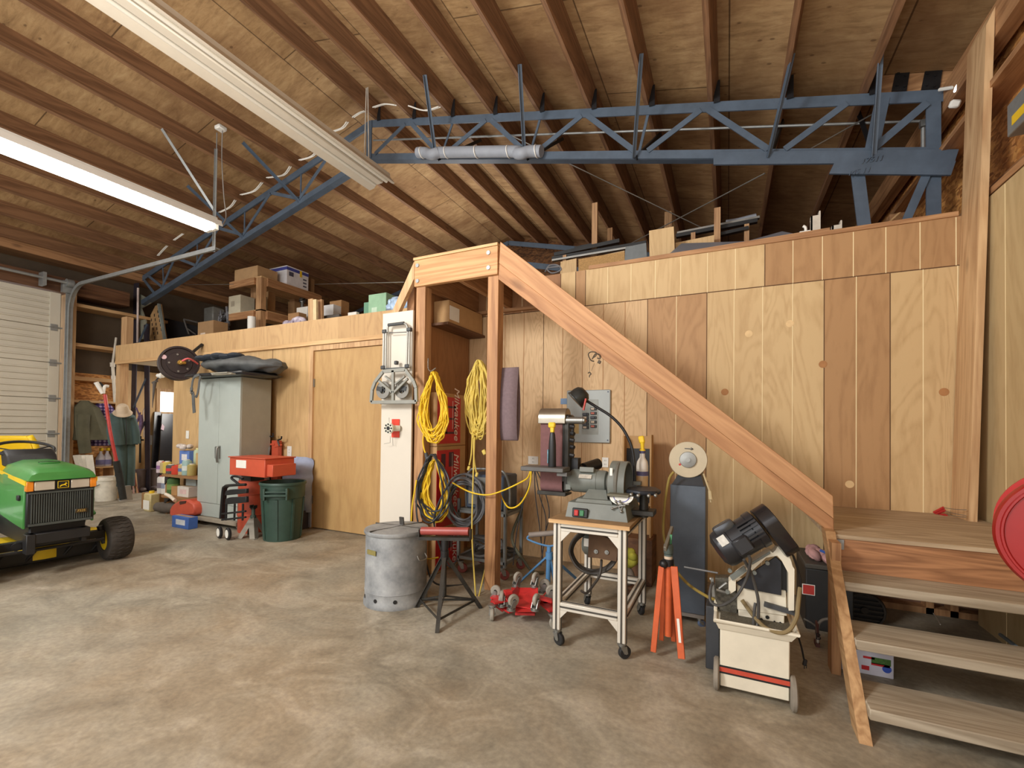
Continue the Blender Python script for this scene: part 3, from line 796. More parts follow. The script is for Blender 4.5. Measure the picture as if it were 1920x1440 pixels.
for i in range(3): m.beam(top.lerp(feet[i], .84), top.lerp(feet[(i + 1) % 3], .84), .004, .014)
for f_ in feet: m.beam(top.lerp(f_, .84), cx + Vector((0, 0, .095)), .004, .012)
part('brace', m, blk, rs, w=True)

# ================================================================= white plank, folded hand truck, drill rack
yb = 2.86
x0, x1 = at(712, 960, y=yb).x, at(769, 960, y=yb).x; zt_ = at(745, 585, y=yb).z
solo('shelf_board', MB().bx((x0, yb, 0), (x1, yb + .018, zt_), .001), mat('melamine', S(214, 206, 192), .5, var=.02, scale=3), 'tall white melamine board standing on end behind the galvanised can', 'board')
C = crop(680, 590, 120 / 665)
ht = thing('hand_truck', 'folded silver hand truck hung on the tall white board', 'hand truck', at(*C(320, 920), y=yb - .06))
alu = mat('silver_frame', S(160, 160, 154), .4, .5, var=.08)
dkg = mat('dark_grey_plastic', S(66, 68, 70), .5, var=.12)
y1 = yb - .045
m = MB()
for cxs in ((222, 160, 216, 560), (245, 175, 240, 560), (468, 150, 458, 550), (488, 160, 485, 550)):
    a, b = at(*C(cxs[0], cxs[1]), y=y1), at(*C(cxs[2], cxs[3]), y=y1); m.cyl(a, b, .0075, n=10)
part('upright_tube', m, alu, ht, w=True, split=True)
hp = [at(*C(*p), y=y1) for p in ((258, 180), (262, 130), (285, 108), (430, 92), (462, 120), (470, 165))]
part('handle', MB().tube(hp, .009, 10, smooth=5), alu, ht, w=True)
part('handle_grip', MB().cyl(at(*C(268, 108), y=y1 - .002), at(*C(430, 88), y=y1 - .002), .013, n=12), dkg, ht, 'dark grey grip', w=True)
m = MB()
for (u, v) in ((230, 175), (485, 155), (215, 550), (465, 535), (350, 500)):
    p = at(*C(u, v), y=y1); m.box(p, (.042 if u != 350 else .03, .03, .03), None, .005)
part('frame_joint', m, dkg, ht, w=True, split=True)
part('cross_bar', MB().beam(at(*C(270, 190), y=y1), at(*C(455, 180), y=y1), .004, .006).beam(at(*C(215, 565), y=y1), at(*C(470, 550), y=y1), .008, .012), dkg, ht, w=True)
# toe plate as an open frame
yt = yb - .085
outer = [(90, 910), (100, 780), (130, 700), (215, 590), (445, 570), (530, 690), (555, 760), (560, 905)]
inner_polys = [[(125, 870), (128, 780), (150, 720), (175, 690), (300, 800), (300, 875), (160, 880)], [(195, 665), (240, 615), (300, 608), (300, 770)],
               [(335, 605), (430, 600), (465, 650), (335, 790)], [(335, 815), (485, 690), (505, 760), (510, 865), (335, 872)]]
m = MB()
def barpx(a, b, w_, yy=yt, mb=None): (mb or m).beam(at(*C(*a), y=yy), at(*C(*b), y=yy), .014, w_, (0, -1, 0)) if False else (mb or m).beam(at(*C(*a), y=yy), at(*C(*b), y=yy), w_, .016, (0, -1, 0))
segs = outer + [outer[0]]
for a, b in zip(segs, segs[1:]): barpx(a, b, .026)
barpx((317, 580), (317, 890), .024); barpx((170, 690), (312, 810), .016); barpx((470, 665), (325, 810), .016); barpx((235, 640), (300, 690), .012); barpx((440, 640), (340, 720), .012)
barpx((190, 918), (560, 915), .02, yb - .05)
part('toe_plate', m, mat('toe_plate_grey', S(146, 146, 138), .5, .2, var=.08), ht, w=True)
for (u, v) in ((218, 785), (415, 780)):
    p = at(*C(u, v), y=yb - .05); m = MB().lathe([(.03, -.012), (.068, -.012), (.072, 0), (.068, .012), (.03, .012), (.03, -.012)], p, 24, (0, 1, 0))
    wp = part('wheel', m, mat('grey_tyre', S(140, 138, 132), .6), ht, w=True)
    m = MB()
    for k in range(5): an = k * 1.257; m.beam(p, p + Vector((math.cos(an), 0, math.sin(an))) * .035, .008, .014, (0, 1, 0))
    m.box(p + Vector((-.03 if u < 300 else .02, -.014, .01)), (.055, .006, .035), (0, .2, 0)); part('wheel_hub', m, dkg, wp, w=True)

dr = thing('drill_rack', 'small round tool holder on an orange-red plate, screwed to the tall white board', 'tool holder', at(*C(330, 1180), y=yb - .01))
a, b = at(*C(303, 1275), y=yb), at(*C(388, 1085), y=yb)
part('back_plate', MB().box(((a.x + b.x) / 2, yb - .004, (a.z + b.z) / 2), (b.x - a.x, .006, b.z - a.z), None, .003), mat('orange_red', S(214, 62, 40), .45), dr, w=True)
p = at(*C(282, 1180), y=yb - .07)
part('barrel', MB().cyl((p.x + .045, yb - .006, p.z), p, .024, n=18).lathe([(.012, 0), (.043, 0), (.043, .018), (.012, .018), (.012, 0)], p, 20, (0, -1, 0)), mat('ivory_holder', S(216, 214, 198), .4, .2), dr, w=True)
m = MB()
for k in range(8): an = k * PI / 4; m.cyl(p + Vector((math.cos(an) * .031, -.017, math.sin(an) * .031)), p + Vector((math.cos(an) * .031, -.022, math.sin(an) * .031)), .0075, n=8)
m.cyl(p + Vector((0, -.01, 0)), p + Vector((0, -.022, 0)), .016, n=10); part('sockets', m, black, dr, w=True)
m = MB(); m.tube([at(*C(275, 1070), y=yb - .05), at(*C(278, 1140), y=yb - .06)], .0015, 5); m.tube([at(*C(288, 1260), y=yb - .05), at(*C(285, 1330), y=yb - .05), at(*C(222, 1342), y=yb - .05)], .0015, 5); m.tube([at(*C(312, 1280), y=yb - .04), at(*C(316, 1360), y=yb - .03)], .0015, 5)
part('hex_key', m, steel, dr, w=True)

# ================================================================= red boxes against the stairwell side wall
def redbox(zlo, zhi, lab, n):
    bxo = thing('tool_carton', lab, 'box', (XSIDE + .12, 3.5, zlo))
    xf = XSIDE + .22
    ya, yb2 = max(2.985, at(802, 800, x=xf).y), at(873, 800, x=xf).y
    m = MB(); m.bx((XSIDE + .004, ya, zlo), (xf, yb2, zhi), .003); part('carton', m, kraft, bxo, w=True)
    m = MB(); m.bx((xf, ya, zlo + .02), (xf + .002, yb2 - .09, zhi - .03)); part('red_print', m, mat('carton_red', S(196, 34, 40), .5, var=.08), bxo, 'red printed panel', w=True)
    m = MB(); m.mesh(textmesh('Milwaukee', .105, .25, .001), frame3((xf + .004, yb2 - .155, (zlo + zhi) / 2 + .05), (0, 0, -1), (0, 1, 0))); m.bx((xf + .002, yb2 - .215, zlo + .14), (xf + .004, yb2 - .211, zhi - .06))
    part('lettering', m, mat('carton_white', S(240, 226, 222), .5, var=.02), bxo, 'white script lettering running down the box', w=True)
    m = MB()
    if n == 0:
        for yy in (ya + .12, ya + .24): m.bx((xf + .002, yy, zlo + .10), (xf + .0035, yy + .018, zhi - .10))
        for zz in (zlo + .10, zhi - .12, (zlo + zhi) / 2): m.bx((xf + .002, ya + .09, zz), (xf + .0035, ya + .28, zz + .016))
    else:
        m.bx((xf + .002, ya + .06, zhi - .17), (xf + .0035, ya + .12, zhi - .06)); m.bx((xf + .002, ya + .17, zhi - .17), (xf + .0035, ya + .24, zhi - .05))
    part('product_picture', m, mat('dark_print', S(70, 30, 50), .5), bxo, w=True)
z_mid = at(835, 837, x=XSIDE + .22).z; z_top = at(835, 737, x=XSIDE + .22).z
redbox(0, .34, 'red and brown carton on the floor, bottom of the stack behind the cords', 1)
redbox(.342, z_mid, 'middle red carton with white script lettering, behind the black and yellow cord coil', 1)
redbox(z_mid + .003, z_top, 'topmost red carton with white script lettering, behind the yellow cord coil', 0)
# kraft parcels near the platform ceiling
p = at(850, 600, x=XSIDE + .15)
pb = thing('parcel', 'plain brown cardboard box wedged under the stair platform', 'box', (XSIDE + .1, 3.45, p.z - .12))
part('carton', MB().bx((XSIDE + .003, 3.22, 2.07), (XSIDE + .16, 3.80, 2.265), .003), kraft, pb, w=True)
part('shipping_label', MB().bx((XSIDE + .161, 3.23, 2.10), (XSIDE + .163, 3.38, 2.22)), white, pb, 'white label', w=True)
solo('shelf_ledge', MB().bx((XSIDE + .002, 3.18, 2.045), (XSIDE + .18, YR - .004, 2.067)), darkwood, 'short wooden ledge under the stair platform holding the brown box', 'shelf')

# ================================================================= hanging cords and belt
def coil(cx_, cy_, ztop_, zbot, w_, n, r, tilt=0, seed=0, topw=.2, kmin=.72):
    """loops of cord over a hook: narrow at the top, bellied at the bottom; faces -Y"""
    rnd = random.Random(seed); m = MB()
    for i in range(n):
        k = rnd.uniform(kmin, 1.0); zb = ztop_ - (ztop_ - zbot) * rnd.uniform(.8, 1.0); ox = rnd.uniform(-.2, .2) * w_ * .5; P = []
        N = 22
        for j in range(N):
            t = 2 * PI * j / N; s = math.sin(t); c_ = math.cos(t)
            h = (1 - c_) / 2                         # 0 at top ,1 bottom
            half = w_ / 2 * k * (topw + (1 - topw) * math.sin(min(1, h * 1.25) * PI / 2) ** 1.2)
            bulge = s * half * (1 if h < .8 else 1)
            P.append(Vector((cx_ + bulge + ox * h + rnd.uniform(-.004, .004), cy_ + rnd.uniform(-.02, .02) + (i % 4) * .006, ztop_ - (ztop_ - zb) * h + tilt * bulge)))
        m.tube(P, r, 6, closed=True, smooth=3)
    return m
yc = 2.80
a = at(815, 700, y=yc); b = at(815, 830, y=yc)
wc = at(840, 790, y=yc).x - at(783, 790, y=yc).x
cm = coil((at(812, 760, y=yc)).x, yc, at(815, 697, y=yc).z, at(815, 832, y=yc).z, wc * 1.05, 22, .0052, seed=3, topw=.3, kmin=.5)
ye = thing('cord_coil', 'bright yellow extension cord coiled on a hook at the left stair post', 'cord', a)
part('cord', cm, yellowc, ye, w=True)
part('cord_tail', MB().tube([at(797, 800, y=yc), at(793, 825, y=yc), at(796, 845, y=yc), at(800, 852, y=yc)], .0055, 6, smooth=4), yellowc, ye, w=True)
part('hook', MB().tube([at(803, 672, y=2.87), at(803, 690, y=2.83), at(808, 696, y=2.78), at(817, 690, y=2.76)], .004, 6, smooth=4), steel, ye, w=True)
yc2 = 2.78
wc = at(848, 900, y=yc2).x - at(778, 900, y=yc2).x; xc = at(815, 900, y=yc2).x
bk = thing('cord_coil', 'black and yellow cords coiled together low on the left stair post', 'cord', (xc, yc2, .6))
part('yellow_cord', coil(xc, yc2, at(815, 862, y=yc2).z, at(815, 985, y=yc2).z, wc * .9, 14, .0055, seed=5, topw=.55, kmin=.5), yellowc, bk, 'yellow cord', w=True)
blkc = mat('black_cord', S(52, 54, 58), .5, var=.2)
part('black_cord', coil(xc, yc2 - .03, at(815, 852, y=yc2).z, at(815, 980, y=yc2).z, wc, 5, .007, seed=8, topw=.45), blkc, bk, 'black cord', w=True)
m = MB().tube([at(783, 900, y=2.74), at(781, 960, y=2.7), at(790, 1010, y=2.72), at(800, 1060, y=2.7), at(812, 1090, y=2.72), at(835, 1098, y=2.8), at(868, 1097, y=2.9)], .007, 7, smooth=5)
m.tube([at(845, 900, y=2.74), at(820, 950, y=2.74), at(815, 990, y=2.76), at(840, 1060, y=2.75), at(857, 1050, y=2.85)], .007, 7, smooth=5)
part('cord_tail', m, blkc, bk, 'black cord', w=True)
part('yellow_tail', MB().tube([at(781, 900, y=2.72), at(772, 960, y=2.7), at(774, 1015, y=2.7), at(795, 1046, y=2.7), at(822, 1045, y=2.72), at(850, 900, y=2.74)][:5], .0055, 6, smooth=5), yellowc, bk, 'yellow cord', w=True)
part('plug', MB().cyl(at(799, 850, y=2.78), at(803, 866, y=2.76), .014, .018, 10), blkc, bk, w=True)
# pale yellow cord bundle behind the right post
yc3 = 3.02
ropem = mat('pale_yellow_cord', S(214, 190, 92), .6, var=.15)
py_ = thing('cord_coil', 'pale yellow cord bundle hanging on the hidden left side of the right stair post', 'cord', at(895, 700, y=yc3))
wc = at(925, 760, y=yc3).x - at(872, 760, y=yc3).x; xc = at(897, 760, y=yc3).x
part('cord', coil(xc, yc3, at(895, 676, y=yc3).z, at(895, 825, y=yc3).z, wc * 1.05, 26, .0060, seed=11, topw=.6, kmin=.12), ropem, py_, w=True)
m = MB().tube([at(886, 800, y=yc3), at(884, 850, y=yc3), at(880, 872, y=yc3)], .006, 6, smooth=4)
m.tube([at(888, 810, y=yc3), at(889, 860, y=yc3), at(893, 885, y=yc3)], .006, 6, smooth=4)
m.tube([at(890, 820, y=yc3), at(887, 900, y=2.9), at(885, 1000, y=2.85), at(890, 1090, y=2.78), at(893, 1137, y=2.72)], .0055, 6, smooth=5)
m.tube([at(893, 1137, y=2.72), at(902, 1100, y=2.8), at(911, 1060, y=2.98)], .005, 6, smooth=5)
part('cord_tail', m, ropem, py_, w=True)
m = MB()
for u, v in ((879, 878), (894, 890)): q_ = at(u, v, y=yc3); m.box(q_, (.022, .018, .036), (0, .3, 0), .005)
q_ = at(908, 848, y=3.0); m.box(q_, (.03, .02, .04), (0, -.5, 0), .005); part('plug', m, ropem, py_, w=True)
# sanding belt
yb3 = 2.96
sb = thing('sanding_belt', 'wide purple-grey sanding belt hanging on the right side of the right stair post', 'sanding belt', at(955, 830, y=yb3))
x0, x1 = at(938, 760, y=yb3).x, at(972, 760, y=yb3).x; z0, z1 = at(955, 826, y=yb3).z, at(955, 689, y=yb3).z
P = []
for k in range(40):
    t = 2 * PI * k / 40; hh = (math.cos(t) + 1) / 2; wy = .034 * (1 - .75 * hh ** 3) * (1 + .15 * math.sin(t))
    P.append((yb3 + math.sin(t) * wy, z0 + (z1 - z0) * (math.cos(t) * .5 + .5)))
m = MB(); N = len(P)
vs = [(x0, y, z) for y, z in P] + [(x1, y, z) for y, z in P]
m._add(vs, [(k, (k + 1) % N, N + (k + 1) % N, N + k) for k in range(N)])
o = part('belt', m, mat('abrasive_cloth', S(126, 108, 112), .9, var=.1, scale=60, bump=.2), sb, w=True)
so = o.modifiers.new('thickness', 'SOLIDIFY'); so.thickness = .003
part('hanger_wire', MB().tube([at(933, 665, y=2.93), at(936, 690, y=2.95), at(938, 690, y=2.955)], .003, 5), black, sb, w=True)

# ================================================================= welder cart behind the right post
wc_ = thing('welder_cart', 'welding machine on a wheeled steel cart draped with grey cables, behind the right stair post', 'welding cart', (-1.72, 3.3, 0))
fr_ = mat('cart_steel', S(120, 122, 120), .5, .4, var=.2)
m = MB()
X0, X1, Y0, Y1 = -1.96, -1.54, 3.12, 3.42
for x in (X0, X1):
    m.beam((x, Y0, .10), (x, Y0, .60), .022, .022); m.beam((x, Y1, .10), (x, Y1, .60), .022, .022)
for z in (.13, .50):
    for x in (X0, X1): m.beam((x, Y0, z), (x, Y1, z), .022, .022)
    for y in (Y0, Y1): m.beam((X0, y, z), (X1, y, z), .022, .022)
part('frame', m, fr_, wc_, w=True)
part('shelf', MB().bx((X0, Y0, .115), (X1, Y1, .13)).bx((X0, Y0, .51), (X1, Y1, .525)), mat('cart_shelf', S(96, 98, 94), .6, .2), wc_, w=True)
m = MB().bx((X0 + .05, Y0 + .02, .526), (X1 - .03, Y1 - .02, .80), .012); wb = part('welder_body', m, mat('welder_case', S(60, 72, 88), .5, var=.2), wc_, 'dark blue welding machine', w=True)
m = MB().bx((X0 + .08, Y0 + .006, .56), (X1 - .06, Y0 + .02, .78), .004); part('front_panel', m, mat('welder_panel', S(120, 120, 116), .5), wb, w=True)
m = MB()
for x, z in ((-1.80, .73), (-1.80, .665), (-1.70, .60), (-1.64, .72)): m.cyl((x, Y0 + .008, z), (x, Y0 - .02, z), .019, n=12)
part('control_knob', m, mat('knob_white', S(220, 220, 216), .4), wb, w=True, split=True)
m = MB().tube([(X0 + .04, Y0 + .05, .52), (X0 + .05, Y0 + .02, .74), (X0 + .09, Y0 + .02, .83), (X0 + .16, Y0 + .02, .845), (X1 - .1, Y0 + .02, .845), (X1 - .02, Y0 + .02, .82), (X1 + .01, Y0 + .05, .70), (X1 + .01, Y0 + .05, .55)], .010, 8, smooth=4)
part('push_handle', m, fr_, wc_, w=True)
rnd = random.Random(4); m = MB()
for i in range(9):
    P = []
    wv = rnd.uniform(.13, .19); hh = rnd.uniform(.15, .21); zc0 = .63 + rnd.uniform(-.03, .03)
    for k in range(16):
        t = 2 * PI * k / 16; P.append(Vector((-1.86 + math.cos(t) * wv + rnd.uniform(-.006, .006), Y0 - .05 - i * .009 + rnd.uniform(-.008, .008), zc0 + math.sin(t) * hh - .03)))
    m.tube(P, .009, 7, closed=True, smooth=3)
part('welding_cable', m, mat('welding_cable', S(94, 95, 98), .6, var=.15), wc_, 'thick grey cable loops', w=True)
rnd = random.Random(9); m = MB()
for i in range(8):
    P = [Vector((X0 + .1 + rnd.uniform(-.05, .3), Y0 + .03 + rnd.uniform(0, .22), .15 + rnd.uniform(0, .15))) for k in range(5)]; m.tube(P, .012, 7, smooth=5)
part('loose_cable', m, mat('rubber_grey', S(88, 86, 84), .7, var=.2), wc_, w=True)
for x, y in ((X0 + .02, Y0), (X1 - .02, Y0), (X0 + .02, Y1), (X1 - .02, Y1)): caster(wc_, (x, y, .10), .038, .6, 1, mat('red_caster', S(130, 60, 54), .6))
# hose running to the right behind the stand
solo('air_hose', MB().tube([(-1.52, 3.38, .50), at(960, 1010, y=3.35), at(985, 1055, y=3.3), at(1000, 1072, y=3.32), (-1.33, 3.40, .014)], .013, 8, smooth=6), mat('hose_olive', S(86, 84, 66), .6, var=.2), 'dark olive hose curving from the welding cart to behind the blue stand', 'hose')
# wires gathered at the sander table edge
wr = [((1000, 880), (985, 930), (970, 990), (962, 1060)), ((1002, 880), (1004, 930), (1012, 990), (1018, 1050)), ((1003, 882), (1012, 930), (1024, 980), (1014, 1060)), ((1005, 880), (1018, 910), (1030, 960), (1022, 1000))]
m = MB()
for w_ in wr: m.tube([at(u, v, y=3.0 + .03 * k) for k, (u, v) in enumerate(w_)], .004, 6, smooth=6)
solo('power_wire', m, blkc, 'thin dark wires hanging down from the sander table edge', 'wire')
solo('extension_cord', MB().tube([at(848, 905, y=2.78), at(880, 922, y=2.84), at(912, 928, y=2.84), at(940, 921, y=2.84), at(975, 905, y=2.8), at(990, 895, y=2.75), at(996, 878, y=2.72), at(992, 915, y=2.74), at(975, 945, y=2.8), at(955, 952, y=2.85), at(942, 935, y=2.99), at(930, 905, y=3.0)], .0055, 7, smooth=6), yellowc, 'yellow cord stretched past the right stair post to the sander', 'cord')
# ================================================================= red wheel dollies stacked (two, upper one upside down)
greyw = mat('grey_wheel', S(150, 144, 132), .6, var=.1)
dred = mat('dolly_red', S(190, 44, 44), .45, var=.22, scale=12)
def dolly(z, up, cxy, ang, label):
    d = thing('car_dolly', label, 'dolly', (cxy[0], cxy[1], 0), 0, None)
    R3 = Matrix.Rotation(ang, 3, 'Z'); L = lambda x, y, zz: Vector((cxy[0], cxy[1], 0)) + R3 @ Vector((x, y, zz))
    m = MB(); m.box(L(0, 0, z), (.16, .22, .006), R3)
    for s in (-1, 1):
        m.box(L(s * .088, 0, z + up * .02), (.05, .22, .005), R3 @ Matrix.Rotation(-s * up * .9, 3, 'Y'))
        m.box(L(s * .17, 0, z - up * .004), (.13, .06, .012), R3 @ Matrix.Rotation(0, 3, 'Z'))
        m.beam(L(s * .1, 0, z), L(s * .19, .10, z), .05, .01); m.beam(L(s * .1, 0, z), L(s * .19, -.10, z), .05, .01)
    part('dolly_plate', m, dred, d, w=True)
    for s in (-1, 1):
        for y in (-.11, .11): caster(d, L(s * .19, y, z - up * .008), .036, ang + .8 * s + y * 4, up, greyw)
    return d
d1 = dolly(.098, 1, (-1.125, 2.60), .12, 'red steel wheel dolly standing on the floor, lower of the two stacked')
# tilted pan of the upper dolly faces the viewer
d2_ = thing('car_dolly', 'red steel wheel dolly lying upside down on another, its casters in the air', 'dolly', (-1.13, 2.62, .11))
Cd = crop(900, 1040, 160 / 1536)
yd = 2.50
m = MB()
P = [at(*Cd(555, 590), y=2.72), at(*Cd(1040, 595), y=2.72), at(*Cd(1045, 800), y=2.62), at(*Cd(610, 790), y=2.60)]
m._add(P + [p + Vector((0, .004, -.004)) for p in P], [(0, 1, 2, 3), (7, 6, 5, 4), (0, 4, 5, 1), (1, 5, 6, 2), (2, 6, 7, 3), (3, 7, 4, 0)])
P = [at(*Cd(610, 790), y=2.60), at(*Cd(1045, 800), y=2.62), at(*Cd(1000, 1030), y=2.47), at(*Cd(640, 1030), y=2.45)]
m._add(P + [p + Vector((0, .004, -.004)) for p in P], [(0, 1, 2, 3), (7, 6, 5, 4), (0, 4, 5, 1), (1, 5, 6, 2), (2, 6, 7, 3), (3, 7, 4, 0)])
for a, b, w_ in (((200, 830), (420, 990), .05), ((440, 680), (560, 660), .05), ((1050, 770), (1290, 830), .04), ((640, 1050), (990, 1060), .03), ((560, 1030), (420, 960), .03)):
    m.beam(at(*Cd(*a), y=2.52), at(*Cd(*b), y=2.55), w_, .014)
part('dolly_plate', m, dred, d2_, w=True)
for (u, v, y, an) in ((650, 570, 2.72, 1.2), (975, 580, 2.73, 1.4), (560, 1000, 2.44, 1.0), (990, 1000, 2.47, 1.5), (390, 930, 2.52, 1.9), (245, 800, 2.60, .1), (1240, 810, 2.64, .5), (1120, 680, 2.80, .3)):
    p = at(*Cd(u, v), y=y); caster(d2_, p, .036, an, -1, greyw)

# ================================================================= blue roller stand behind them
bl = mat('blue_paint', S(84, 134, 180), .45, var=.15)
bs = thing('roller_stand', 'blue tripod roller stand with a dusty grey roller, behind the red dollies', 'roller stand', (-1.17, 3.02, 0))
A, B = at(992, 1003, y=3.0), at(1052, 998, y=3.05)
part('roller', MB().cyl(A, B, .019, n=18), mat('dusty_roller', S(140, 130, 122), .7, .2), bs, 'dusty grey roller', w=True)
pc = at(1030, 1024, y=3.02); pb_ = at(1027, 1078, y=3.02)
m = MB().tube([A + Vector((0, 0, -.005)), at(991, 1012, y=3.0), pc + Vector((0, 0, .0)), at(1052, 1014, y=3.05), B], .007, 8, smooth=4); part('cradle', m, bl, bs, w=True)
pb_.z = .03; part('post', MB().cyl(pb_, pc, .017, n=16), bl, bs, w=True)
hub = Vector((pc.x, 3.02, at(1028, 1040, y=3.02).z))
for ft_ in (at(972, 1096, z=.0), at(1043, 1112, z=.0), Vector((-1.02, 3.35, .0))):
    part('leg', MB().beam(hub, ft_ + Vector((0, 0, .01)), .028, .012, (0, 0, 1)), bl, bs, w=True)
part('leg_collar', MB().cyl(hub - Vector((0, 0, .03)), hub + Vector((0, 0, .02)), .026, n=14), bl, bs, w=True)

# ================================================================= aluminium rolling table
tb = thing('rolling_table', 'aluminium-framed rolling stand with a plywood top carrying the belt sander', 'table', (-.66, 2.65, 0))
aw = mat('aluminium_profile', S(226, 220, 208), .4, .35, var=.04)
slot = mat('profile_slot', S(70, 66, 60), .6)
X0, X1, Y0, Y1 = -.855, -.462, 2.325, 2.965; W = .042; ZT = .665; ZB = .085
def profile(a, b, name='frame_rail', lab=None, faces=(0, 1)):
    a, b = Vector(a), Vector(b); m = MB(); m.beam(a, b, W, W, (0, 0, 1) if abs((b - a).normalized().z) < .9 else (0, 1, 0), .003); m.use(1)
    d = (b - a).normalized(); x = d.cross(Vector((0, 0, 1))) if abs(d.z) < .9 else Vector((1, 0, 0)); x.normalize(); z = x.cross(d)
    for o in (x, z):
        for s in (-1, 1): m.beam(a + o * s * W * .5, b + o * s * W * .5, .008 if abs(d.dot(Vector((0, 0, 1)))) < .9 else .008, .008, (0, 0, 1) if abs(d.z) < .9 else (0, 1, 0))
    return part(name, m, [aw, slot], tb, lab, w=True)
for x in (X0 + W / 2, X1 - W / 2):
    for y in (Y0 + W / 2, Y1 - W / 2): profile((x, y, ZB), (x, y, ZT), 'leg')
for z in (ZT - W / 2 - .002, .215):
    profile((X0 + W, Y0 + W / 2, z), (X1 - W, Y0 + W / 2, z)); profile((X0 + W, Y1 - W / 2, z), (X1 - W, Y1 - W / 2, z))
    profile((X0 + W / 2, Y0 + W, z), (X0 + W / 2, Y1 - W, z)); profile((X1 - W / 2, Y0 + W, z), (X1 - W / 2, Y1 - W, z))
m = MB()
for s, x in ((1, X0 + W), (-1, X1 - W)):
    m.prism([(x, ZT - W), (x + s * .055, ZT - W), (x, ZT - W - .06)], Y0 + .004, Y0 + .03, 'xz'); 
m.prism([(X1 - W, .194), (X1 - W - .05, .194), (X1 - W, .14)], Y0 + .004, Y0 + .03, 'xz'); m.prism([(X0 + W, .194), (X0 + W + .04, .194), (X0 + W, .15)], Y0 + .004, Y0 + .03, 'xz')
part('corner_gusset', m, aw, tb, w=True)
part('table_top', MB().bx((X0 - .02, Y0 - .02, ZT), (X1 + .02, Y1 + .02, ZT + .022), .002), mat('worn_ply_top', S(150, 120, 84), .7, var=.3, scale=8), tb, w=True)
part('top_edge', MB().bx((X0 - .021, Y0 - .0215, ZT + .001), (X1 + .021, Y0 - .0195, ZT + .021)), paleX, tb, w=True)
for x in (X0 + W / 2, X1 - W / 2):
    for y, an in ((Y0 + W / 2, -.4 if x < -.7 else .7), (Y1 - W / 2, 2.2)): caster(tb, (x, y, ZB), .033, an, 1, blackrub, .026)
# under-table: motor with brown board, cable coil
mt = thing('spare_motor', 'small grey motor bolted behind a rusty brown plate, under the rolling table', 'motor', (-.66, 2.62, .45))
Ct = crop(1000, 880, 260 / 1872); ym = 2.50
m = MB().prism(xz(Ct, [(880, 880), (1145, 980), (1125, 1250), (870, 1200), (735, 1190), (750, 830), (800, 840), (870, 880)], ym), ym, ym + .012, 'xz', .002)
m.prism(xz(Ct, [(880, 880), (930, 840), (1120, 870), (1150, 985)], ym + .02), ym + .012, ym + .02, 'xz')
part('mounting_plate', m, mat('rusty_plate', S(92, 68, 48), .85, var=.25), mt, w=True)
m = MB()
for u, v in ((848, 1108), (993, 1118), (1022, 888)): p = at(*Ct(u, v), y=ym - .001); m.cyl(p, p + Vector((0, -.006, 0)), .012, n=12); m.cyl(p, p + Vector((0, -.012, 0)), .005, n=8)
part('bolt', m, steel, mt, w=True)
pa = at(*Ct(715, 1000), y=ym + .095); part('motor_body', MB().lathe([(0, -.02), (.045, -.016), (.062, .0), (.062, .10), (.05, .115), (0, .118)], pa, 24, (1, 0, 0)), greyp, mt, w=True)
part('data_plate', MB().bx((pa.x + .005, pa.y - .066, pa.z + .0), (pa.x + .055, pa.y - .06, pa.z + .045)), white, mt, w=True)
part('hanger_bracket', MB().bx((pa.x + .06, ym + .013, .58), (pa.x + .12, ym + .06, ZT - .002)), blk, mt, w=True)
rnd = random.Random(2); m = MB()
for i in range(5):
    P = []
    for k in range(18):
        t = 2 * PI * k / 18; u = 810 + math.cos(t) * (320 - i * 9) + (12 if 0 < k < 9 else 0); v = 1110 + math.sin(t) * (300 - i * 12)
        P.append(at(*Ct(u, v), y=2.56 + i * .01 + rnd.uniform(-.006, .006)))
    m.tube(P, .0075, 7, closed=True, smooth=3)
m.tube([at(*Ct(920, 1220), y=2.55), at(*Ct(900, 1420), y=2.5), at(1112, 1098, y=2.52), at(1100, 1112, y=2.55), at(1090, 1108, y=2.6)], .0075, 7, smooth=5)
solo('cable_coil', m, mat('black_flex', S(60, 54, 48), .55, var=.2), 'dark cable coil hanging under the rolling table beside the rusty plate', 'cable')

# ================================================================= belt and disc sander
sd = thing('belt_disc_sander', 'grey belt and disc sander standing on the rolling table', 'sander', (-.66, 2.6, ZT + .022))
zt0 = ZT + .0225
P_ = lambda u, v, y: at(u, v, y=y)
# base: tapered box
def frustum(m, x0, x1, y0, y1, z0, X0_, X1_, Y0_, Y1_, z1):
    v = [(x0, y0, z0), (x1, y0, z0), (x1, y1, z0), (x0, y1, z0), (X0_, Y0_, z1), (X1_, Y0_, z1), (X1_, Y1_, z1), (X0_, Y1_, z1)]
    return m._add(v, [(3, 2, 1, 0), (4, 5, 6, 7), (0, 1, 5, 4), (1, 2, 6, 5), (2, 3, 7, 6), (3, 0, 4, 7)])
m = MB(); frustum(m, -.812, -.470, 2.40, 2.80, zt0, -.805, -.490, 2.43, 2.76, .765)
frustum(m, -.775, -.565, 2.46, 2.74, .765, -.765, -.575, 2.47, 2.72, .782); frustum(m, -.745, -.60, 2.50, 2.70, .782, -.72, -.62, 2.54, 2.66, .83)
part('base', m, greyp, sd, w=True)
sw = part('switch_box', MB().box((-.728, 2.402, .715), (.088, .014, .05), (-.12, 0, 0), .004), black, sd, 'black switch plate', w=True)
part('stop_button', MB().box((-.747, 2.393, .715), (.024, .012, .032), (-.12, 0, 0), .003), red, sw, 'red stop button', w=True)
part('start_button', MB().box((-.716, 2.393, .715), (.024, .012, .032), (-.12, 0, 0), .003), mat('green_button', S(60, 130, 84), .4), sw, 'green start button', w=True)
mz, my = .868, 2.60
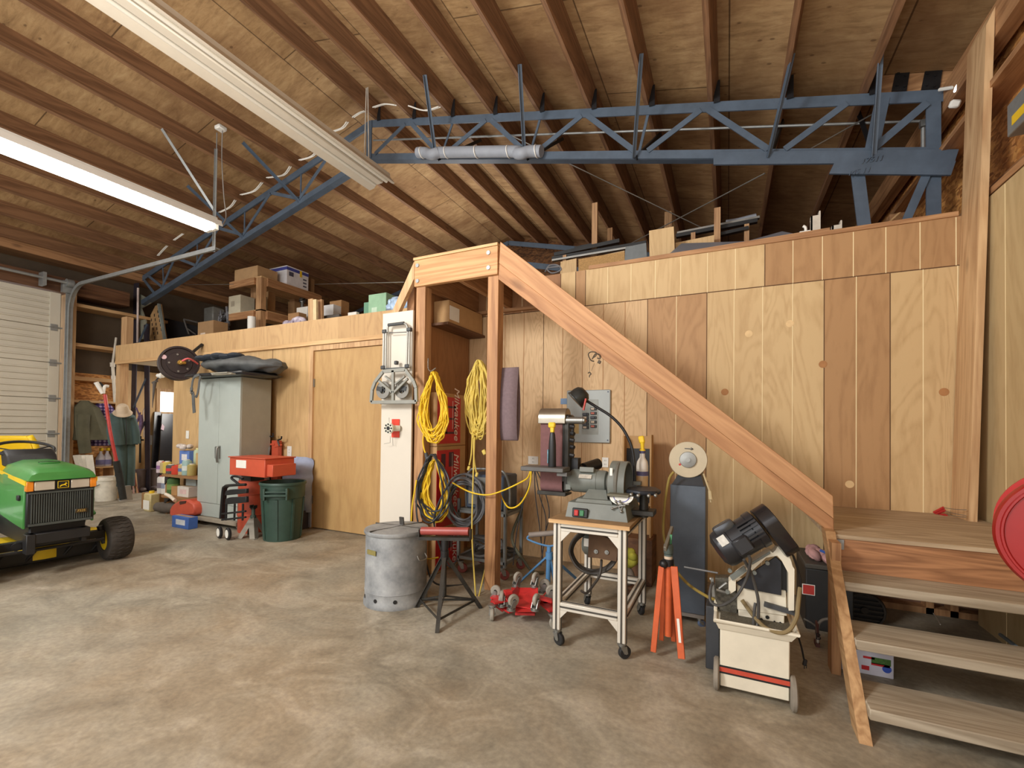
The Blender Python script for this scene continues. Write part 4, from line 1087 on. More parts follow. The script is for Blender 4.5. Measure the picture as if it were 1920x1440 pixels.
m = MB().lathe([(0, 0), (.05, .0), (.062, .012), (.068, .03), (.068, .205), (.064, .225), (.045, .235), (0, .236)], (-.855, my, mz), 30, (1, 0, 0))
m.cyl((-.70, my, mz), (-.68, my, mz), .0705, n=30); m.bx((-.86, my - .06, mz - .05), (-.83, my + .02, mz - .02)); part('motor', m, greyp, sd, w=True)
m = MB().box((-.735, my - .03, mz + .063), (.085, .06, .03), (-.35, 0, 0), .002); part('terminal_box', m, greyp, sd, w=True)
part('data_plate', MB().box((-.74, my - .066, mz + .033), (.075, .004, .025), (-.6, 0, 0)), mat('scuffed_plate', S(190, 184, 172), .5, var=.3, scale=40), sd, w=True)
# belt assembly on the left
yb_ = 2.52
beltm = mat('sanding_belt_red', S(120, 84, 84), .95, var=.1, scale=60)
bx0, bx1 = -1.03, -.89
P = []
zc0, zc1, rr = .83, 1.245, .04
for k in range(13): t = PI + PI * k / 12; P.append((2.60 + math.cos(t) * rr, zc0 + math.sin(t) * rr))
for k in range(13): t = PI * k / 12; P.append((2.60 + math.cos(t) * rr, zc1 + math.sin(t) * rr))
N = len(P); m = MB(); m._add([(bx0, y, z) for y, z in P] + [(bx1, y, z) for y, z in P], [(k, (k + 1) % N, N + (k + 1) % N, N + k) for k in range(N)])
o = part('abrasive_belt', m, beltm, sd, 'purple-brown abrasive belt', w=True)
m = MB().cyl((bx0 + .004, 2.60, zc0), (bx1 - .004, 2.60, zc0), .036, n=20); m.cyl((bx0 + .004, 2.60, zc1), (bx1 - .004, 2.60, zc1), .036, n=20); m.bx((bx0 + .01, 2.566, .86), (bx1 + .03, 2.60, 1.22)); m.bx((bx1 + .004, 2.56, .80), (bx1 + .045, 2.66, 1.26), .01)
m.bx((bx1, 2.58, .82), (-.855, 2.64, .90), .008); part('belt_frame', m, blk, sd, w=True)
# top guard: half-round brushed cover
m = MB(); prof = [(2.60 + math.cos(t) * .058, zc1 - .01 + math.sin(t) * .065) for t in [PI * k / 14 for k in range(15)]] + [(2.542, zc1 - .04), (2.658, zc1 - .04)]
m.prism(prof, bx0 - .012, bx1 + .022, 'yz', .003); part('belt_guard', m, mat('brushed_guard', S(150, 142, 128), .3, .8, var=.1), sd, w=True)
part('tracking_knob', MB().cyl((bx1 + .02, 2.57, zc1 - .02), (bx1 + .125, 2.57, zc1 - .02), .021, n=18).cyl((bx1 + .11, 2.57, zc1 - .02), (bx1 + .135, 2.57, zc1 - .02), .017, n=18), steel, sd, w=True)
m = MB()
for i, z in enumerate((1.19, 1.15, 1.11, 1.07, 1.02)): m.cyl((bx1 + .045, 2.57 + .01 * (i % 2), z), (bx1 + .07, 2.57, z - .005), .012, n=8)
m.bx((bx1 + .03, 2.60, .93), (bx1 + .085, 2.66, 1.0)); m.tube([(bx1 + .045, 2.58, 1.24), (bx1 + .06, 2.58, 1.20), (bx1 + .055, 2.58, 1.15)], .008, 6, smooth=3)
part('tension_hardware', m, black, sd, w=True)
m = MB(); m.bx((-1.10, 2.42, .925), (-.835, 2.545, .952), .004); m.bx((-.88, 2.44, .905), (-.82, 2.53, .926)); part('belt_table', m, mat('cast_grey', S(96, 94, 92), .5, .3, var=.15), sd, w=True)
m = MB().bx((bx0 - .01, 2.545, .775), (bx1 + .03, 2.66, .79), .004); m.bx((bx0 - .012, 2.54, .775), (bx1 + .03, 2.55, .80), .003); part('lower_guard', m, blk, sd, w=True)
part('dust_port', MB().cyl((-.80, 2.70, .93), (-.74, 2.82, .955), .035, n=18).tube([(-.86, 2.62, .91), (-.83, 2.66, .93), (-.79, 2.72, .935)], .022, 8, smooth=4), black, sd, w=True)
# disc side
dxp = -.545
m = MB(); m.cyl((-.63, my, mz), (dxp - .022, my, mz), .05, n=20); m.lathe([(0, 0), (.118, 0), (.122, .005), (.122, .016), (.118, .02), (0, .02)], (dxp - .022, my, mz), 40, (1, 0, 0)); part('sanding_disc', m, mat('disc_grey', S(104, 102, 94), .8, var=.15, scale=20), sd, 'round grey sanding disc', w=True)
prof = [(my + .02 + math.cos(t) * .135, mz - .01 + math.sin(t) * .135) for t in [-.4 + (PI + .8) * k / 20 for k in range(21)]]
m = MB(); n_ = len(prof); inn = [(my + .02 + (y - my - .02) * .93, mz - .01 + (z - mz + .01) * .93) for y, z in prof]
v = [(dxp - .05, y, z) for y, z in prof] + [(dxp + .035, y, z) for y, z in prof] + [(dxp + .035, y, z) for y, z in inn] + [(dxp - .05, y, z) for y, z in inn]
F = []
for a_ in range(4):
    for k in range(n_ - 1): F.append((a_ * n_ + k, a_ * n_ + k + 1, ((a_ + 1) % 4) * n_ + k + 1, ((a_ + 1) % 4) * n_ + k))
m._add(v, F); m.prism(prof, dxp - .055, dxp - .05, 'yz'); part('disc_guard', m, greyp, sd, w=True)
part('disc_table', MB().prism([(-.585, 2.42), (-.47, 2.42), (-.44, 2.60), (-.52, 2.62), (-.585, 2.55)], .815, .828, 'xy', .002), mat('table_olive', S(110, 106, 90), .5, .3), sd, w=True)
# protractor scale
Cs = crop(1000, 880, 260 / 1872); yq = 2.44
m = MB().prism([at(*Cs(1190 + 160 * math.cos(t), 370 + 110 * math.sin(t)), y=yq).xz[:] for t in [PI * k / 14 for k in range(15)]], yq, yq + .005, 'xz')
sc_ = part('tilt_scale', m, white, sd, 'white half-round tilt scale with blue line', w=True)
m = MB()
for r_ in (.7,):
    P = [at(*Cs(1190 + 150 * r_ * math.cos(t), 370 + 105 * r_ * math.sin(t)), y=yq - .001) for t in [PI * k / 14 for k in range(15)]]; m.tube(P, .002, 5)
part('scale_line', m, mat('blue_line', S(70, 70, 170), .5), sc_, w=True)
m = MB(); p = at(*Cs(1150, 500), y=2.42)
for a_ in (.3, 1.9, 3.6, 5.2): q_ = p + Vector((math.cos(a_) * .035, -.01, math.sin(a_) * .028)); m.cyl(p, q_, .0045, n=8); m.ball(q_, .008, n=8)
p = at(*Cs(1215, 480), y=2.43)
for a_ in (.3, 2.2, 4.4): q_ = p + Vector((math.cos(a_) * .028, -.01, math.sin(a_) * .024)); m.cyl(p, q_, .0045, n=8); m.ball(q_, .007, n=8)
part('clamp_handle', m, steel, sd, w=True)
part('guide_rod', MB().bx((dxp - .045, 2.50, .90), (dxp - .03, 2.505, .96)).cyl((dxp - .037, 2.503, .828), (dxp - .037, 2.503, .90), .004, n=8), white, sd, w=True)
# dark cast handwheel-like vise tray at the right corner
yv = 2.60
vt = thing('tilting_table', 'black cast tilting work rest with chrome knobs on the right corner of the rolling table', 'work rest', (-.42, 2.6, .7))
m = MB().prism([(-.50, 2.50), (-.42, 2.46), (-.34, 2.50), (-.325, 2.58), (-.37, 2.70), (-.47, 2.70), (-.51, 2.6)], .825, .848, 'xy', .006); part('rest_plate', m, mat('black_casting', S(40, 44, 52), .4, .3, var=.4, scale=40), vt, w=True)
part('rest_stem', MB().cyl((-.42, 2.6, ZT + .0225), (-.42, 2.6, .826), .025, n=14).bx((-.50, 2.55, .70), (-.36, 2.66, .73), .004), blk, vt, w=True)
m = MB()
for x, y in ((-.46, 2.47), (-.42, 2.45), (-.37, 2.47), (-.34, 2.5)): m.cyl((x, y, .832), (x, y - .03, .83), .006, n=8); m.ball((x, y - .03, .83), .010, n=10)
part('chrome_knob', m, steel, vt, w=True)
# gooseneck lamp
lp = thing('gooseneck_lamp', 'black gooseneck lamp rising from the right end of the sander', 'lamp', (-.478, 2.72, .85))
P = [at(1190, 908, y=2.72), at(1190, 880, y=2.72), at(1186, 845, y=2.72), at(1178, 822, y=2.72), at(1165, 800, y=2.72), at(1145, 780, y=2.71), at(1120, 764, y=2.70), at(1099, 751, y=2.69)]
part('gooseneck', MB().tube(P, .0085, 10, smooth=5), black, lp, w=True)
hd = at(1088, 742, y=2.66); ax = Vector((-.75, -.25, -.75)).normalized()
m = MB().lathe([(.0, -.045), (.03, -.042), (.05, -.025), (.058, .0), (.06, .04), (.056, .04), (.054, .0), (.045, -.02), (0, -.036)], hd, 28, ax); m.lathe([(.062, .034), (.064, .038), (.062, .044), (.056, .044)], hd, 28, ax)
part('lamp_shade', m, mat('lamp_black', S(36, 40, 40), .3, var=.1), lp, w=True)
part('switch_tag', MB().beam(hd + Vector((.045, -.03, -.02)), hd + Vector((.03, -.03, -.09)), .016, .008), mat('tag_red', S(190, 60, 50), .5), lp, 'red tag', w=True)
part('lamp_base', MB().bx((-.50, 2.70, .848), (-.455, 2.74, .872), .003), greyp, lp, w=True)
# spray bottle and black-yellow bottle
bt = thing('spray_bottle', 'clear spray bottle with yellow trigger and half tan liquid, right of the gooseneck lamp', 'bottle', at(1204, 910, y=2.80))
b0 = at(1204, 912, y=2.80); pl = mat('milky_plastic', S(216, 208, 196), .3, var=.03)
m = MB().lathe([(.032, 0), (.035, .004), (.035, .125), (.031, .15), (.016, .175), (.015, .20), (.0, .20)], b0, 24); bo = part('bottle_body', m, pl, bt, w=True)
part('liquid', MB().lathe([(.0355, .004), (.0358, .008), (.0358, .062), (.0355, .064)], b0, 24), mat('tan_liquid', S(196, 164, 122), .4), bo, 'tan liquid', w=True)
part('label_band', MB().lathe([(.0357, .066), (.0357, .092)], b0, 24), mat('violet_band', S(92, 86, 124), .5), bo, 'violet band', w=True)
m = MB().lathe([(.0, .205), (.018, .205), (.018, .222), (.011, .225), (.012, .26), (.016, .27), (0, .272)], b0, 16); m.box(b0 + Vector((-.005, 0, .282)), (.034, .022, .045), (0, -.2, 0), .006); part('trigger_head', m, yellowc, bt, 'yellow trigger head', w=True)
part('cap', MB().cyl(b0 + Vector((0, 0, .2)), b0 + Vector((0, 0, .215)), .0195, n=16), mat('cap_violet', S(70, 66, 96), .5), bt, w=True)
bt = thing('abrasive_cleaner', 'black bottle with yellow nozzle standing on the sander belt table', 'bottle', (-.95, 2.48, .953))
b0 = Vector((-.922, 2.475, .953))
part('bottle_body', MB().lathe([(.0, 0), (.023, .0), (.024, .004), (.022, .13), (.016, .19), (.012, .2), (0, .2)], b0, 18, sx=1, sy=.8), black, bt, w=True)
part('nozzle', MB().box(b0 + Vector((0, 0, .215)), (.022, .02, .03), None, .003).box(b0 + Vector((-.003, 0, .243)), (.042, .024, .032), None, .006), yellowc, bt, 'yellow nozzle', w=True)
part('printed_label', MB().box(b0 + Vector((-.021, -.008, .06)), (.006, .022, .08), None, .002), mat('teal_label', S(110, 160, 180), .4, var=.5, scale=40), bt, w=True)
# ================================================================= wall items
ep = thing('breaker_panel', 'grey electrical breaker panel on the plywood wall behind the sander', 'electrical panel', (-1.08, YR, 1.28))
x0, x1, z0, z1 = -1.285, -.897, 1.055, 1.512; yp = YR - .004
pg = mat('panel_grey', S(164, 170, 168), .5, .1, var=.04)
m = MB().bx((x0, yp - .02, z0), (x1, yp, z1), .006); part('cover', m, pg, ep, w=True)
Cp = crop(960, 740, 280 / 1920)
px_ = lambda u, v: at(*Cp(u, v), y=yp - .022)
a, b = px_(895, 510), px_(1110, 60)
part('door_recess', MB().bx((a.x, yp - .0225, a.z), (b.x, yp - .02, b.z)), mat('panel_inner', S(150, 154, 148), .5), ep, w=True)
for u in (910, 1010):
    for k in range(5):
        v0 = 235 + k * 42 if u == 910 else 165 + k * 56
        a, b = px_(u, v0 + 36), px_(u + 78, v0); m = MB().bx((a.x, yp - .034, a.z), (b.x, yp - .0226, b.z), .002); bk_ = part('breaker', m, black, ep, w=True)
        part('toggle', MB().bx((a.x + .008, yp - .042, a.z + .004), (b.x - .016, yp - .034, b.z - .004)), mat('toggle_%d' % ((k + (u > 950)) % 3), [S(60, 62, 70), S(196, 180, 160), S(176, 90, 70)][(k + (u > 950)) % 3], .5), bk_, w=True)
m = MB()
for x, z in ((x0 + .02, z1 - .02), (x1 - .02, z1 - .02), (x1 - .02, z0 + .025), (x0 + .02, z0 + .025)): m.cyl((x, yp - .02, z), (x, yp - .024, z), .006, n=8)
part('screw', m, mat('screw_blue', S(50, 60, 90), .4), ep, w=True, split=True)
part('label', MB().bx((px_(740, 500).x, yp - .021, px_(740, 500).z), (px_(860, 350).x, yp - .0202, px_(860, 350).z)), mat('tan_label', S(190, 164, 110), .6), ep, w=True)
def outlet(px, py, y, lab, w_=.05, h_=.078, xf=None, cat='outlet', rock=False):
    p = at(px, py, y=y); o = thing('wall_outlet' if not rock else 'light_switch', lab, cat, p)
    part('cover_plate', MB().bx((p.x - w_ / 2, y - .006, p.z - h_ / 2), (p.x + w_ / 2, y - .0005, p.z + h_ / 2), .002), white, o, w=True)
    m = MB()
    if rock: m.bx((p.x - .012, y - .010, p.z - .02), (p.x + .012, y - .006, p.z + .02))
    else:
        for s in (-.016, .016):
            for t in (-.006, .006): m.bx((p.x + t - .0015, y - .0068, p.z + s - .005), (p.x + t + .0015, y - .006, p.z + s + .005))
    part('slots' if not rock else 'rocker', m, mat('slot_dark', S(90, 86, 80), .6) if not rock else white, o, w=True); return o
outlet(1135, 867, YR - .002, 'white wall outlet under the breaker panel, right of the sander motor', .055, .085)
outlet(1000, 863, YR - .002, 'white wall outlet peeking out over the left end of the sander table', .10, .075)
outlet(543, 846, YL - .001, 'white wall outlet with a black plug, above the blue-grey bag', .075, .12)

outlet(352, 815, YL - .001, 'white light switch on the wall left of the grey cabinet', .07, .11, cat='switch', rock=True)
solo('sticker', MB().bx(*[at(1051, 758, y=YR - .0022).to_tuple(), (at(1063, 747, y=YR - .0022) + Vector((0, .002, 0))).to_tuple()]), mat('blue_sticker', S(110, 140, 176), .5), 'small blue square sticker left of the breaker panel', 'sticker')
# leaning cardboard with black insert
cb_ = thing('cardboard_tray', 'open shallow cardboard tray leaning upright against the wall behind the spray bottle', 'box', at(1195, 915, y=3.55))
a, b = at(1168, 1000, y=3.6), at(1223, 818, y=3.6); z0 = .0
m = MB(); m.bx((a.x, 3.66, .35), (b.x, 3.67, b.z)); m.bx((a.x, 3.56, .35), (a.x + .012, 3.66, b.z)); m.bx((b.x - .012, 3.56, .35), (b.x, 3.66, b.z + .01))
part('carton', m, kraft, cb_, w=True)
part('black_liner', MB().bx((a.x + .014, 3.652, .6), (b.x - .014, 3.659, b.z - .10)), black, cb_, 'black liner', w=True)
solo('crate_stack', MB().bx((a.x - .02, 3.50, 0), (b.x + .02, 3.72, .349), .004), darkwood, 'dark wooden box on the floor against the wall, behind the rolling table', 'box')
p = at(1179, 1050, y=3.3)
gl = thing('work_gloves', 'yellow-green cloth bundle behind the right legs of the rolling table', 'cloth', at(1180, 1080, y=3.3))
m = MB(); rnd = random.Random(6)
for k in range(7): m.ball(p + Vector((rnd.uniform(-.05, .05), rnd.uniform(-.04, .04), rnd.uniform(-.08, .06))), rnd.uniform(.025, .045), (1, .8, 1.2), 10, (rnd.random(), rnd.random(), 0))
part('cloth', m, mat('lime_cloth', S(178, 172, 62), .9, var=.2), gl, w=True)
part('cloth_grey', MB().ball(p + Vector((.0, 0, -.12)), .05, (.9, .8, 1.3), 12), mat('grey_cloth', S(140, 128, 116), .9, var=.2), gl, w=True)
part('perch', MB().bx((p.x - .07, p.y - .06, p.z - .19), (p.x + .07, p.y + .08, p.z - .175)).bx((p.x - .05, p.y - .02, 0), (p.x + .05, p.y + .06, p.z - .19)), darkwood, gl, w=True)

# ================================================================= tall blue-grey cabinet with a white disc on top
tc = thing('steel_cabinet', 'narrow tall blue-grey steel cabinet on small wheels, right of the rolling table', 'cabinet', (-.2, 3.0, 0))
bg = mat('blue_grey_steel', S(82, 90, 100), .4, .2, var=.3, scale=3)
yk = 2.92; x0, x1 = at(1256, 1000, y=yk).x, at(1323, 1000, y=yk).x; zt1 = at(1290, 910, y=yk).z
m = MB().bx((x0, yk, .075), (x1, yk + .34, zt1), .004); part('cabinet_body', m, bg, tc, w=True)
m = MB(); v = [(x0 + .01, yk, zt1), (x1 - .01, yk, zt1), (x1 - .01, yk + .34, zt1), (x0 + .01, yk + .34, zt1), (x0 + .04, yk + .06, zt1 + .06), (x1 - .03, yk + .06, zt1 + .06), (x1 - .03, yk + .30, zt1 + .06), (x0 + .04, yk + .30, zt1 + .06)]
m._add(v, [(3, 2, 1, 0), (4, 5, 6, 7), (0, 1, 5, 4), (1, 2, 6, 5), (2, 3, 7, 6), (3, 0, 4, 7)]); part('sloped_top', m, mat('dark_top', S(60, 64, 70), .5), tc, w=True)
part('plinth', MB().bx((x0 + .005, yk + .01, .05), (x1 - .005, yk + .33, .075)), mat('dusty_plinth', S(120, 112, 104), .7), tc, w=True)
for x in (x0 + .02, x1 - .03):
    for y in (yk + .03, yk + .3): caster(tc, (x, y, .05), .022, .5, 1, mat('blue_wheel', S(90, 104, 130), .5))
gd = thing('grinding_disc', 'large cream grinding wheel guard with grey hub on top of the tall blue-grey cabinet', 'grinding wheel', at(1290, 900, y=yk + .02))
pc = at(1290, 862, y=yk + .04); rd = (at(1327, 862, y=yk + .04) - pc).length
n_ = Vector((.05, -1, .03)).normalized()
part('disc', MB().lathe([(0, 0), (rd * .97, 0), (rd, .006), (rd, .04), (rd * .97, .046), (0, .046)], pc - n_ * .046, 44, n_), mat('disc_cream', S(200, 186, 158), .6, var=.06), gd, w=True)
part('hub', MB().lathe([(0, 0), (rd * .45, 0), (rd * .42, .012), (rd * .15, .016), (0, .016)], pc, 30, n_).cyl(pc + n_ * .016, pc + n_ * .03, rd * .13, n=10), steel, gd, 'grey steel hub', w=True)
m = MB(); e = Vector((1, 0, 0)); m.beam(pc + Vector((-.02, -.001, rd * .62)), pc + Vector((.028, -.001, rd * .60)), .002, .006, (0, 0, 1)); m.beam(pc + Vector((.028, -.001, rd * .60)), pc + Vector((.016, -.001, rd * .68)), .002, .004, (0, 0, 1)); m.beam(pc + Vector((.028, -.001, rd * .60)), pc + Vector((.014, -.001, rd * .55)), .002, .004, (0, 0, 1))
part('rotation_arrow', m, mat('print_grey', S(110, 106, 100), .6), gd, 'printed grey arrow', w=True)
part('red_dot', MB().cyl(pc + Vector((-rd * .42, -.001, -rd * .28)), pc + Vector((-rd * .42, -.004, -rd * .28)), .007, n=10), red, gd, w=True)
part('stand_neck', MB().bx((pc.x - .05, pc.y + .05, zt1 + .061), (pc.x + .05, pc.y + .12, pc.z)), mat('dark_top', S(60, 64, 70)), gd, w=True)
olive = mat('olive_cord', S(148, 128, 62), .6, var=.2)
solo('electric_cable', MB().tube([at(1263, 885, y=2.86), at(1254, 900, y=2.85), at(1246, 950, y=2.84), at(1244, 1000, y=2.84), at(1252, 1030, y=2.82), at(1265, 1065, y=2.7), at(1290, 1095, y=2.6), at(1325, 1118, y=2.45), at(1340, 1124, y=2.38)], .0075, 8, smooth=6), olive, 'olive yellow power cord looping from the cream disc down to the band saw', 'cord')
solo('electric_cable', MB().tube([at(1319, 888, y=2.88), at(1325, 905, y=2.87), at(1331, 922, y=2.87)], .006, 7, smooth=4).cyl(at(1331, 920, y=2.87), at(1333, 936, y=2.87), .011, .013, 12).cyl(at(1332, 936, y=2.87), at(1333, 942, y=2.87), .004, n=6), mat('cord_tan', S(190, 170, 130), .6), 'short pale cord with a white plug hanging right of the cream disc', 'cord')

# ================================================================= orange tripod stand
os_ = thing('tripod_stand', 'orange folded tripod stand with a grey handle, left of the band saw', 'stand', (-.265, 2.45, 0))
orr = mat('orange_paint', S(206, 96, 52), .5, var=.14)
c0 = at(1253, 1195, y=2.50); top = at(1253, 1060, y=2.50)
part('center_tube', MB().cyl((c0.x, 2.5, .10), (top.x, 2.5, top.z), .020, n=18), orr, os_, w=True)
for (u0, v0, u1, v1, y0, y1, w_) in ((1240, 1062, 1225, 1222, 2.47, 2.44, .028), (1264, 1062, 1278, 1235, 2.47, 2.42, .034), (1246, 1062, 1240, 1200, 2.53, 2.58, .024), (1259, 1064, 1263, 1202, 2.53, 2.58, .024)):
    a, b = at(u0, v0, y=y0), at(u1, v1, y=y1); b.z = max(b.z, .004)
    part('leg', MB().beam(a, b, w_, .016, (0, -1, 0), .002), orr, os_, w=True)
part('leg_label', MB().beam(at(1271, 1160, y=2.40), at(1275, 1205, y=2.40), .012, .002, (0, -1, 0)), white, os_, w=True)
m = MB().cyl(top + Vector((0, 0, -.0)), top + Vector((0, 0, .035)), .028, n=16); m.ball(top + Vector((-.02, -.02, .01)), .024, n=12); part('lower_collar', m, black, os_, w=True)
m = MB().cyl(top + Vector((0, 0, .05)), top + Vector((0, 0, .06)), .022, n=16); m.lathe([(.022, 0), (.024, .004), (.024, .045), (.02, .05)], top + Vector((0, 0, .062)), 12); part('grip_collar', m, mat('grip_grey', S(84, 96, 92), .6), os_, w=True)
part('tip', MB().cyl(top + Vector((0, 0, .035)), top + Vector((0, 0, .055)), .021, n=16), mat('pale_ring', S(214, 190, 166), .5), os_, w=True)
h0, h1 = at(1247, 1030, y=2.42), at(1260, 990, y=2.60)
m = MB(); m.beam(h0, h1, .016, .026, (0, 0, 1), .002); part('square_handle', m, mat('handle_grey', S(128, 122, 110), .5, .4), os_, w=True)
part('green_strap', MB().beam(top + Vector((.01, 0, .11)), top + Vector((.012, .01, .16)), .012, .004), mat('strap_green', S(70, 130, 90), .7), os_, w=True)
# ================================================================= metal-cutting band saw
ws = thing('band_saw', 'cream metal-cutting band saw with tilted black motor on a wheeled cabinet', 'band saw', (.11, 2.4, 0))
crm = mat('saw_cream', S(220, 212, 192), .5, var=.08, scale=6)
X0, X1, Y0, Y1 = -.026, .243, 2.25, 2.66; z0, z1 = .03, .295
part('stand_cabinet', MB().bx((X0, Y0, z0), (X1, Y1, z1), .004), crm, ws, w=True)
def zs(v): return at(1350, v, y=Y0).z
m = MB(); za, zb_, zc_2, zd = .088, .096, .116, .124
m.bx((X0 - .001, Y0 - .0015, za), (X1 + .001, Y0, zb_)); m.bx((X0 - .001, Y0 - .0015, zc_2), (X1 + .001, Y0, zd)); part('stripe', m, black, ws, 'black stripe', w=True)
part('stripe', MB().bx((X0 - .001, Y0 - .0014, zb_), (X1 + .001, Y0, zc_2)), mat('stripe_red', S(190, 72, 52), .5), ws, 'red stripe', w=True)
# chip tray with rolled rim
m = MB(); tx0, tx1, ty0, ty1 = -.046, .270, 2.222, 2.69
frustum(m, X0 - .005, X1 + .005, Y0 - .01, Y1 + .01, .288, tx0, tx1, ty0, ty1, .325)
m.tube([(tx0, ty0, .328), (tx1, ty0, .328), (tx1, ty1, .328), (tx0, ty1, .328)], .009, 8, closed=True)
m.tube([(tx0, ty0 + .1, .335), (tx0, ty0 + .2, .37), (tx0, ty1, .37)], .008, 6, smooth=3); part('chip_tray', m, crm, ws, w=True)
part('metal_chips', MB().prism([(tx0 + .02, ty0 + .02), (tx1 - .02, ty0 + .02), (tx1 - .02, ty1 - .02), (tx0 + .02, ty1 - .02)], .322, .330, 'xy'), mat('chips', S(92, 86, 72), .9, var=.6, scale=160), ws, 'dark metal chips', w=True)
for x, y in ((X0 - .014, Y0 + .03), (X1 + .014, Y0 + .0)):
    part('wheel', MB().lathe([(.0, -.012), (.062, -.012), (.07, -.006), (.07, .006), (.062, .012), (0, .012)], (x, y, .07), 26, (1, 0, 0)), mat('saw_wheel', S(132, 124, 112), .8, var=.2), ws, 'dusty grey wheel', w=True)
# base casting
Cb = crop(1310, 930, 220 / 1218)
yf = 2.32
m = MB()
m.prism(xz(Cb, [(400, 925), (905, 985), (920, 1250), (400, 1180)], yf), yf, yf + .12, 'xz', .003)
m.prism(xz(Cb, [(412, 1170), (890, 1240), (890, 1400), (415, 1330)], yf + .005), yf + .005, yf + .11, 'xz', .003); part('bed_casting', m, crm, ws, w=True)
m = MB()
for u, v, r_ in ((650, 1285, .008), (713, 1258, .008), (787, 1303, .004), (847, 1315, .004), (480, 1070, .005)): p = at(*Cb(u, v), y=yf + .004); m.cyl(p, p + Vector((0, -.003, 0)), r_, n=12)
part('bolt_hole', m, black, ws, w=True, split=True)
m = MB(); m.beam(at(*Cb(680, 1120), y=yf - .012), at(*Cb(1000, 1215), y=yf - .012), .02, .016, (0, -1, 0)); m.beam(at(*Cb(1000, 1215), y=yf - .012), at(*Cb(1050, 1205), y=yf - .012), .008, .008); part('lever_bar', m, dkg, ws, w=True)
# dark guard plate and chips heap on the left
part('blade_guard', MB().prism(xz(Cb, [(470, 960), (385, 905), (560, 790), (800, 630), (860, 690), (860, 1035)], yf - .02), yf - .02, yf - .008, 'xz', .002), mat('guard_black', S(44, 46, 52), .4, .3, var=.3), ws, w=True)
part('guard_rear_plate', MB().prism(xz(Cb, [(800, 630), (870, 690), (935, 800), (920, 1000), (850, 1030)], yf + .01), yf + .01, yf + .03, 'xz'), black, ws, w=True)  # black plate set behind the blade guard
m = MB().prism(xz(Cb, [(170, 850), (320, 850), (400, 1010), (400, 1320), (230, 1320), (210, 1160), (160, 1050)], yf + .03), yf + .03, yf + .09, 'xz', .003); part('vise_block', m, mat('greasy_metal', S(88, 84, 74), .6, .4, var=.6, scale=70), ws, w=True)
m = MB(); m.beam(at(*Cb(140, 850), y=yf), at(*Cb(155, 1040), y=yf), .012, .02, (0, -1, 0)); m.cyl(at(*Cb(210, 960), y=yf), at(*Cb(290, 900), y=yf), .006, n=8); m.cyl(at(*Cb(180, 970), y=yf - .01), at(*Cb(300, 1010), y=yf), .007, n=8); m.cyl(at(*Cb(115, 860), y=yf), at(*Cb(135, 860), y=yf), .008, n=8)
part('vise_screw', m, steel, ws, w=True)
part('stop_rod', MB().cyl(at(1283, 1063, y=2.40), at(*Cb(200, 800), y=2.36), .0045, n=8), mat('rod_grey', S(104, 104, 104), .6, .3), ws, w=True)
part('side_pan', MB().prism(xz(Cb, [(110, 1080), (215, 1080), (225, 1440), (110, 1440)], yf + .1), yf + .1, yf + .14, 'xz').bx((-.09, 2.38, .03), (-.03, 2.60, .33), .004), mat('dark_side', S(52, 54, 58), .5), ws, w=True)
# saw bow frame (C-shaped cream casting)
bow = [(310, 1000), (310, 890), (440, 775), (520, 735), (545, 690), (740, 570), (770, 590), (800, 560), (830, 500), (940, 610), (975, 730), (995, 760), (990, 1190), (935, 1190), (930, 800), (860, 670), (815, 620), (700, 640), (560, 770), (495, 790), (385, 880), (385, 980), (330, 1015)]
part('saw_bow', MB().prism(xz(Cb, bow, yf - .04), yf - .04, yf + .03, 'xz'), crm, ws, w=True)
m = MB(); m.prism(xz(Cb, [(320, 830), (470, 730), (500, 780), (350, 880)], yf - .05), yf - .05, yf - .04, 'xz'); m.prism(xz(Cb, [(550, 690), (740, 575), (745, 600), (555, 715)], yf - .045), yf - .046, yf - .04, 'xz')
for u, v in ((715, 700), (580, 800), (300, 1000), (325, 780)): p = at(*Cb(u, v), y=yf - .05); m.cyl(p, p + Vector((0, .02, 0)), .009, n=8)
part('clamp_screw', m, greyp, ws, w=True, split=True)
part('saw_blade', MB().tube([at(*Cb(u, v), y=yf + .02) for u, v in ((860, 520), (960, 590), (1010, 700), (1060, 900), (1040, 1100), (1010, 1250))], .005, 6, smooth=5), black, ws, 'black hose edge', w=True)
# motor
pm = lambda u, v, y: at(*Cb(u, v), y=y)
e0, e1 = pm(235, 560, 2.25), pm(640, 320, 2.28); ax = (e1 - e0).normalized(); ml = (e1 - e0).length
mr = .083
mm = mat('motor_black', S(48, 49, 53), .32, .3, var=.2)
m = MB().lathe([(0, -.022), (mr * .6, -.02), (mr * .93, -.004), (mr, .012), (mr, .055), (mr * .94, .058), (mr * .94, ml - .04), (mr, ml - .035), (mr, ml - .005), (mr * .8, ml), (0, ml)], e0, 36, ax)
mo = part('motor_body', m, mm, ws, 'black electric motor', w=True)
x_ = ax.cross(Vector((0, 1, 0))).normalized(); x_ = -x_ if x_.z < 0 else x_            # up-ish, perpendicular to the axis
vw = Vector((0, -1, 0)); vw = (vw - ax * vw.dot(ax)).normalized()
R_ = Matrix((ax, x_.cross(ax), x_)).transposed()
m = MB(); m.box(e0 + ax * (ml * .34) + x_ * (mr * .93) + vw * .02, (.095, .055, .045), R_, .012, 2); part('capacitor_box', m, mat('cap_black', S(74, 76, 80), .25, .5), mo, w=True)
part('terminal_box', MB().box(e0 + ax * (ml * .43) + vw * (mr * .98) - x_ * .012, (.072, .035, .072), R_, .008).box(e0 + ax * (ml * .43) + vw * (mr * .98 + .018) - x_ * .012, (.056, .004, .056), R_), mm, mo, w=True)
m = MB()
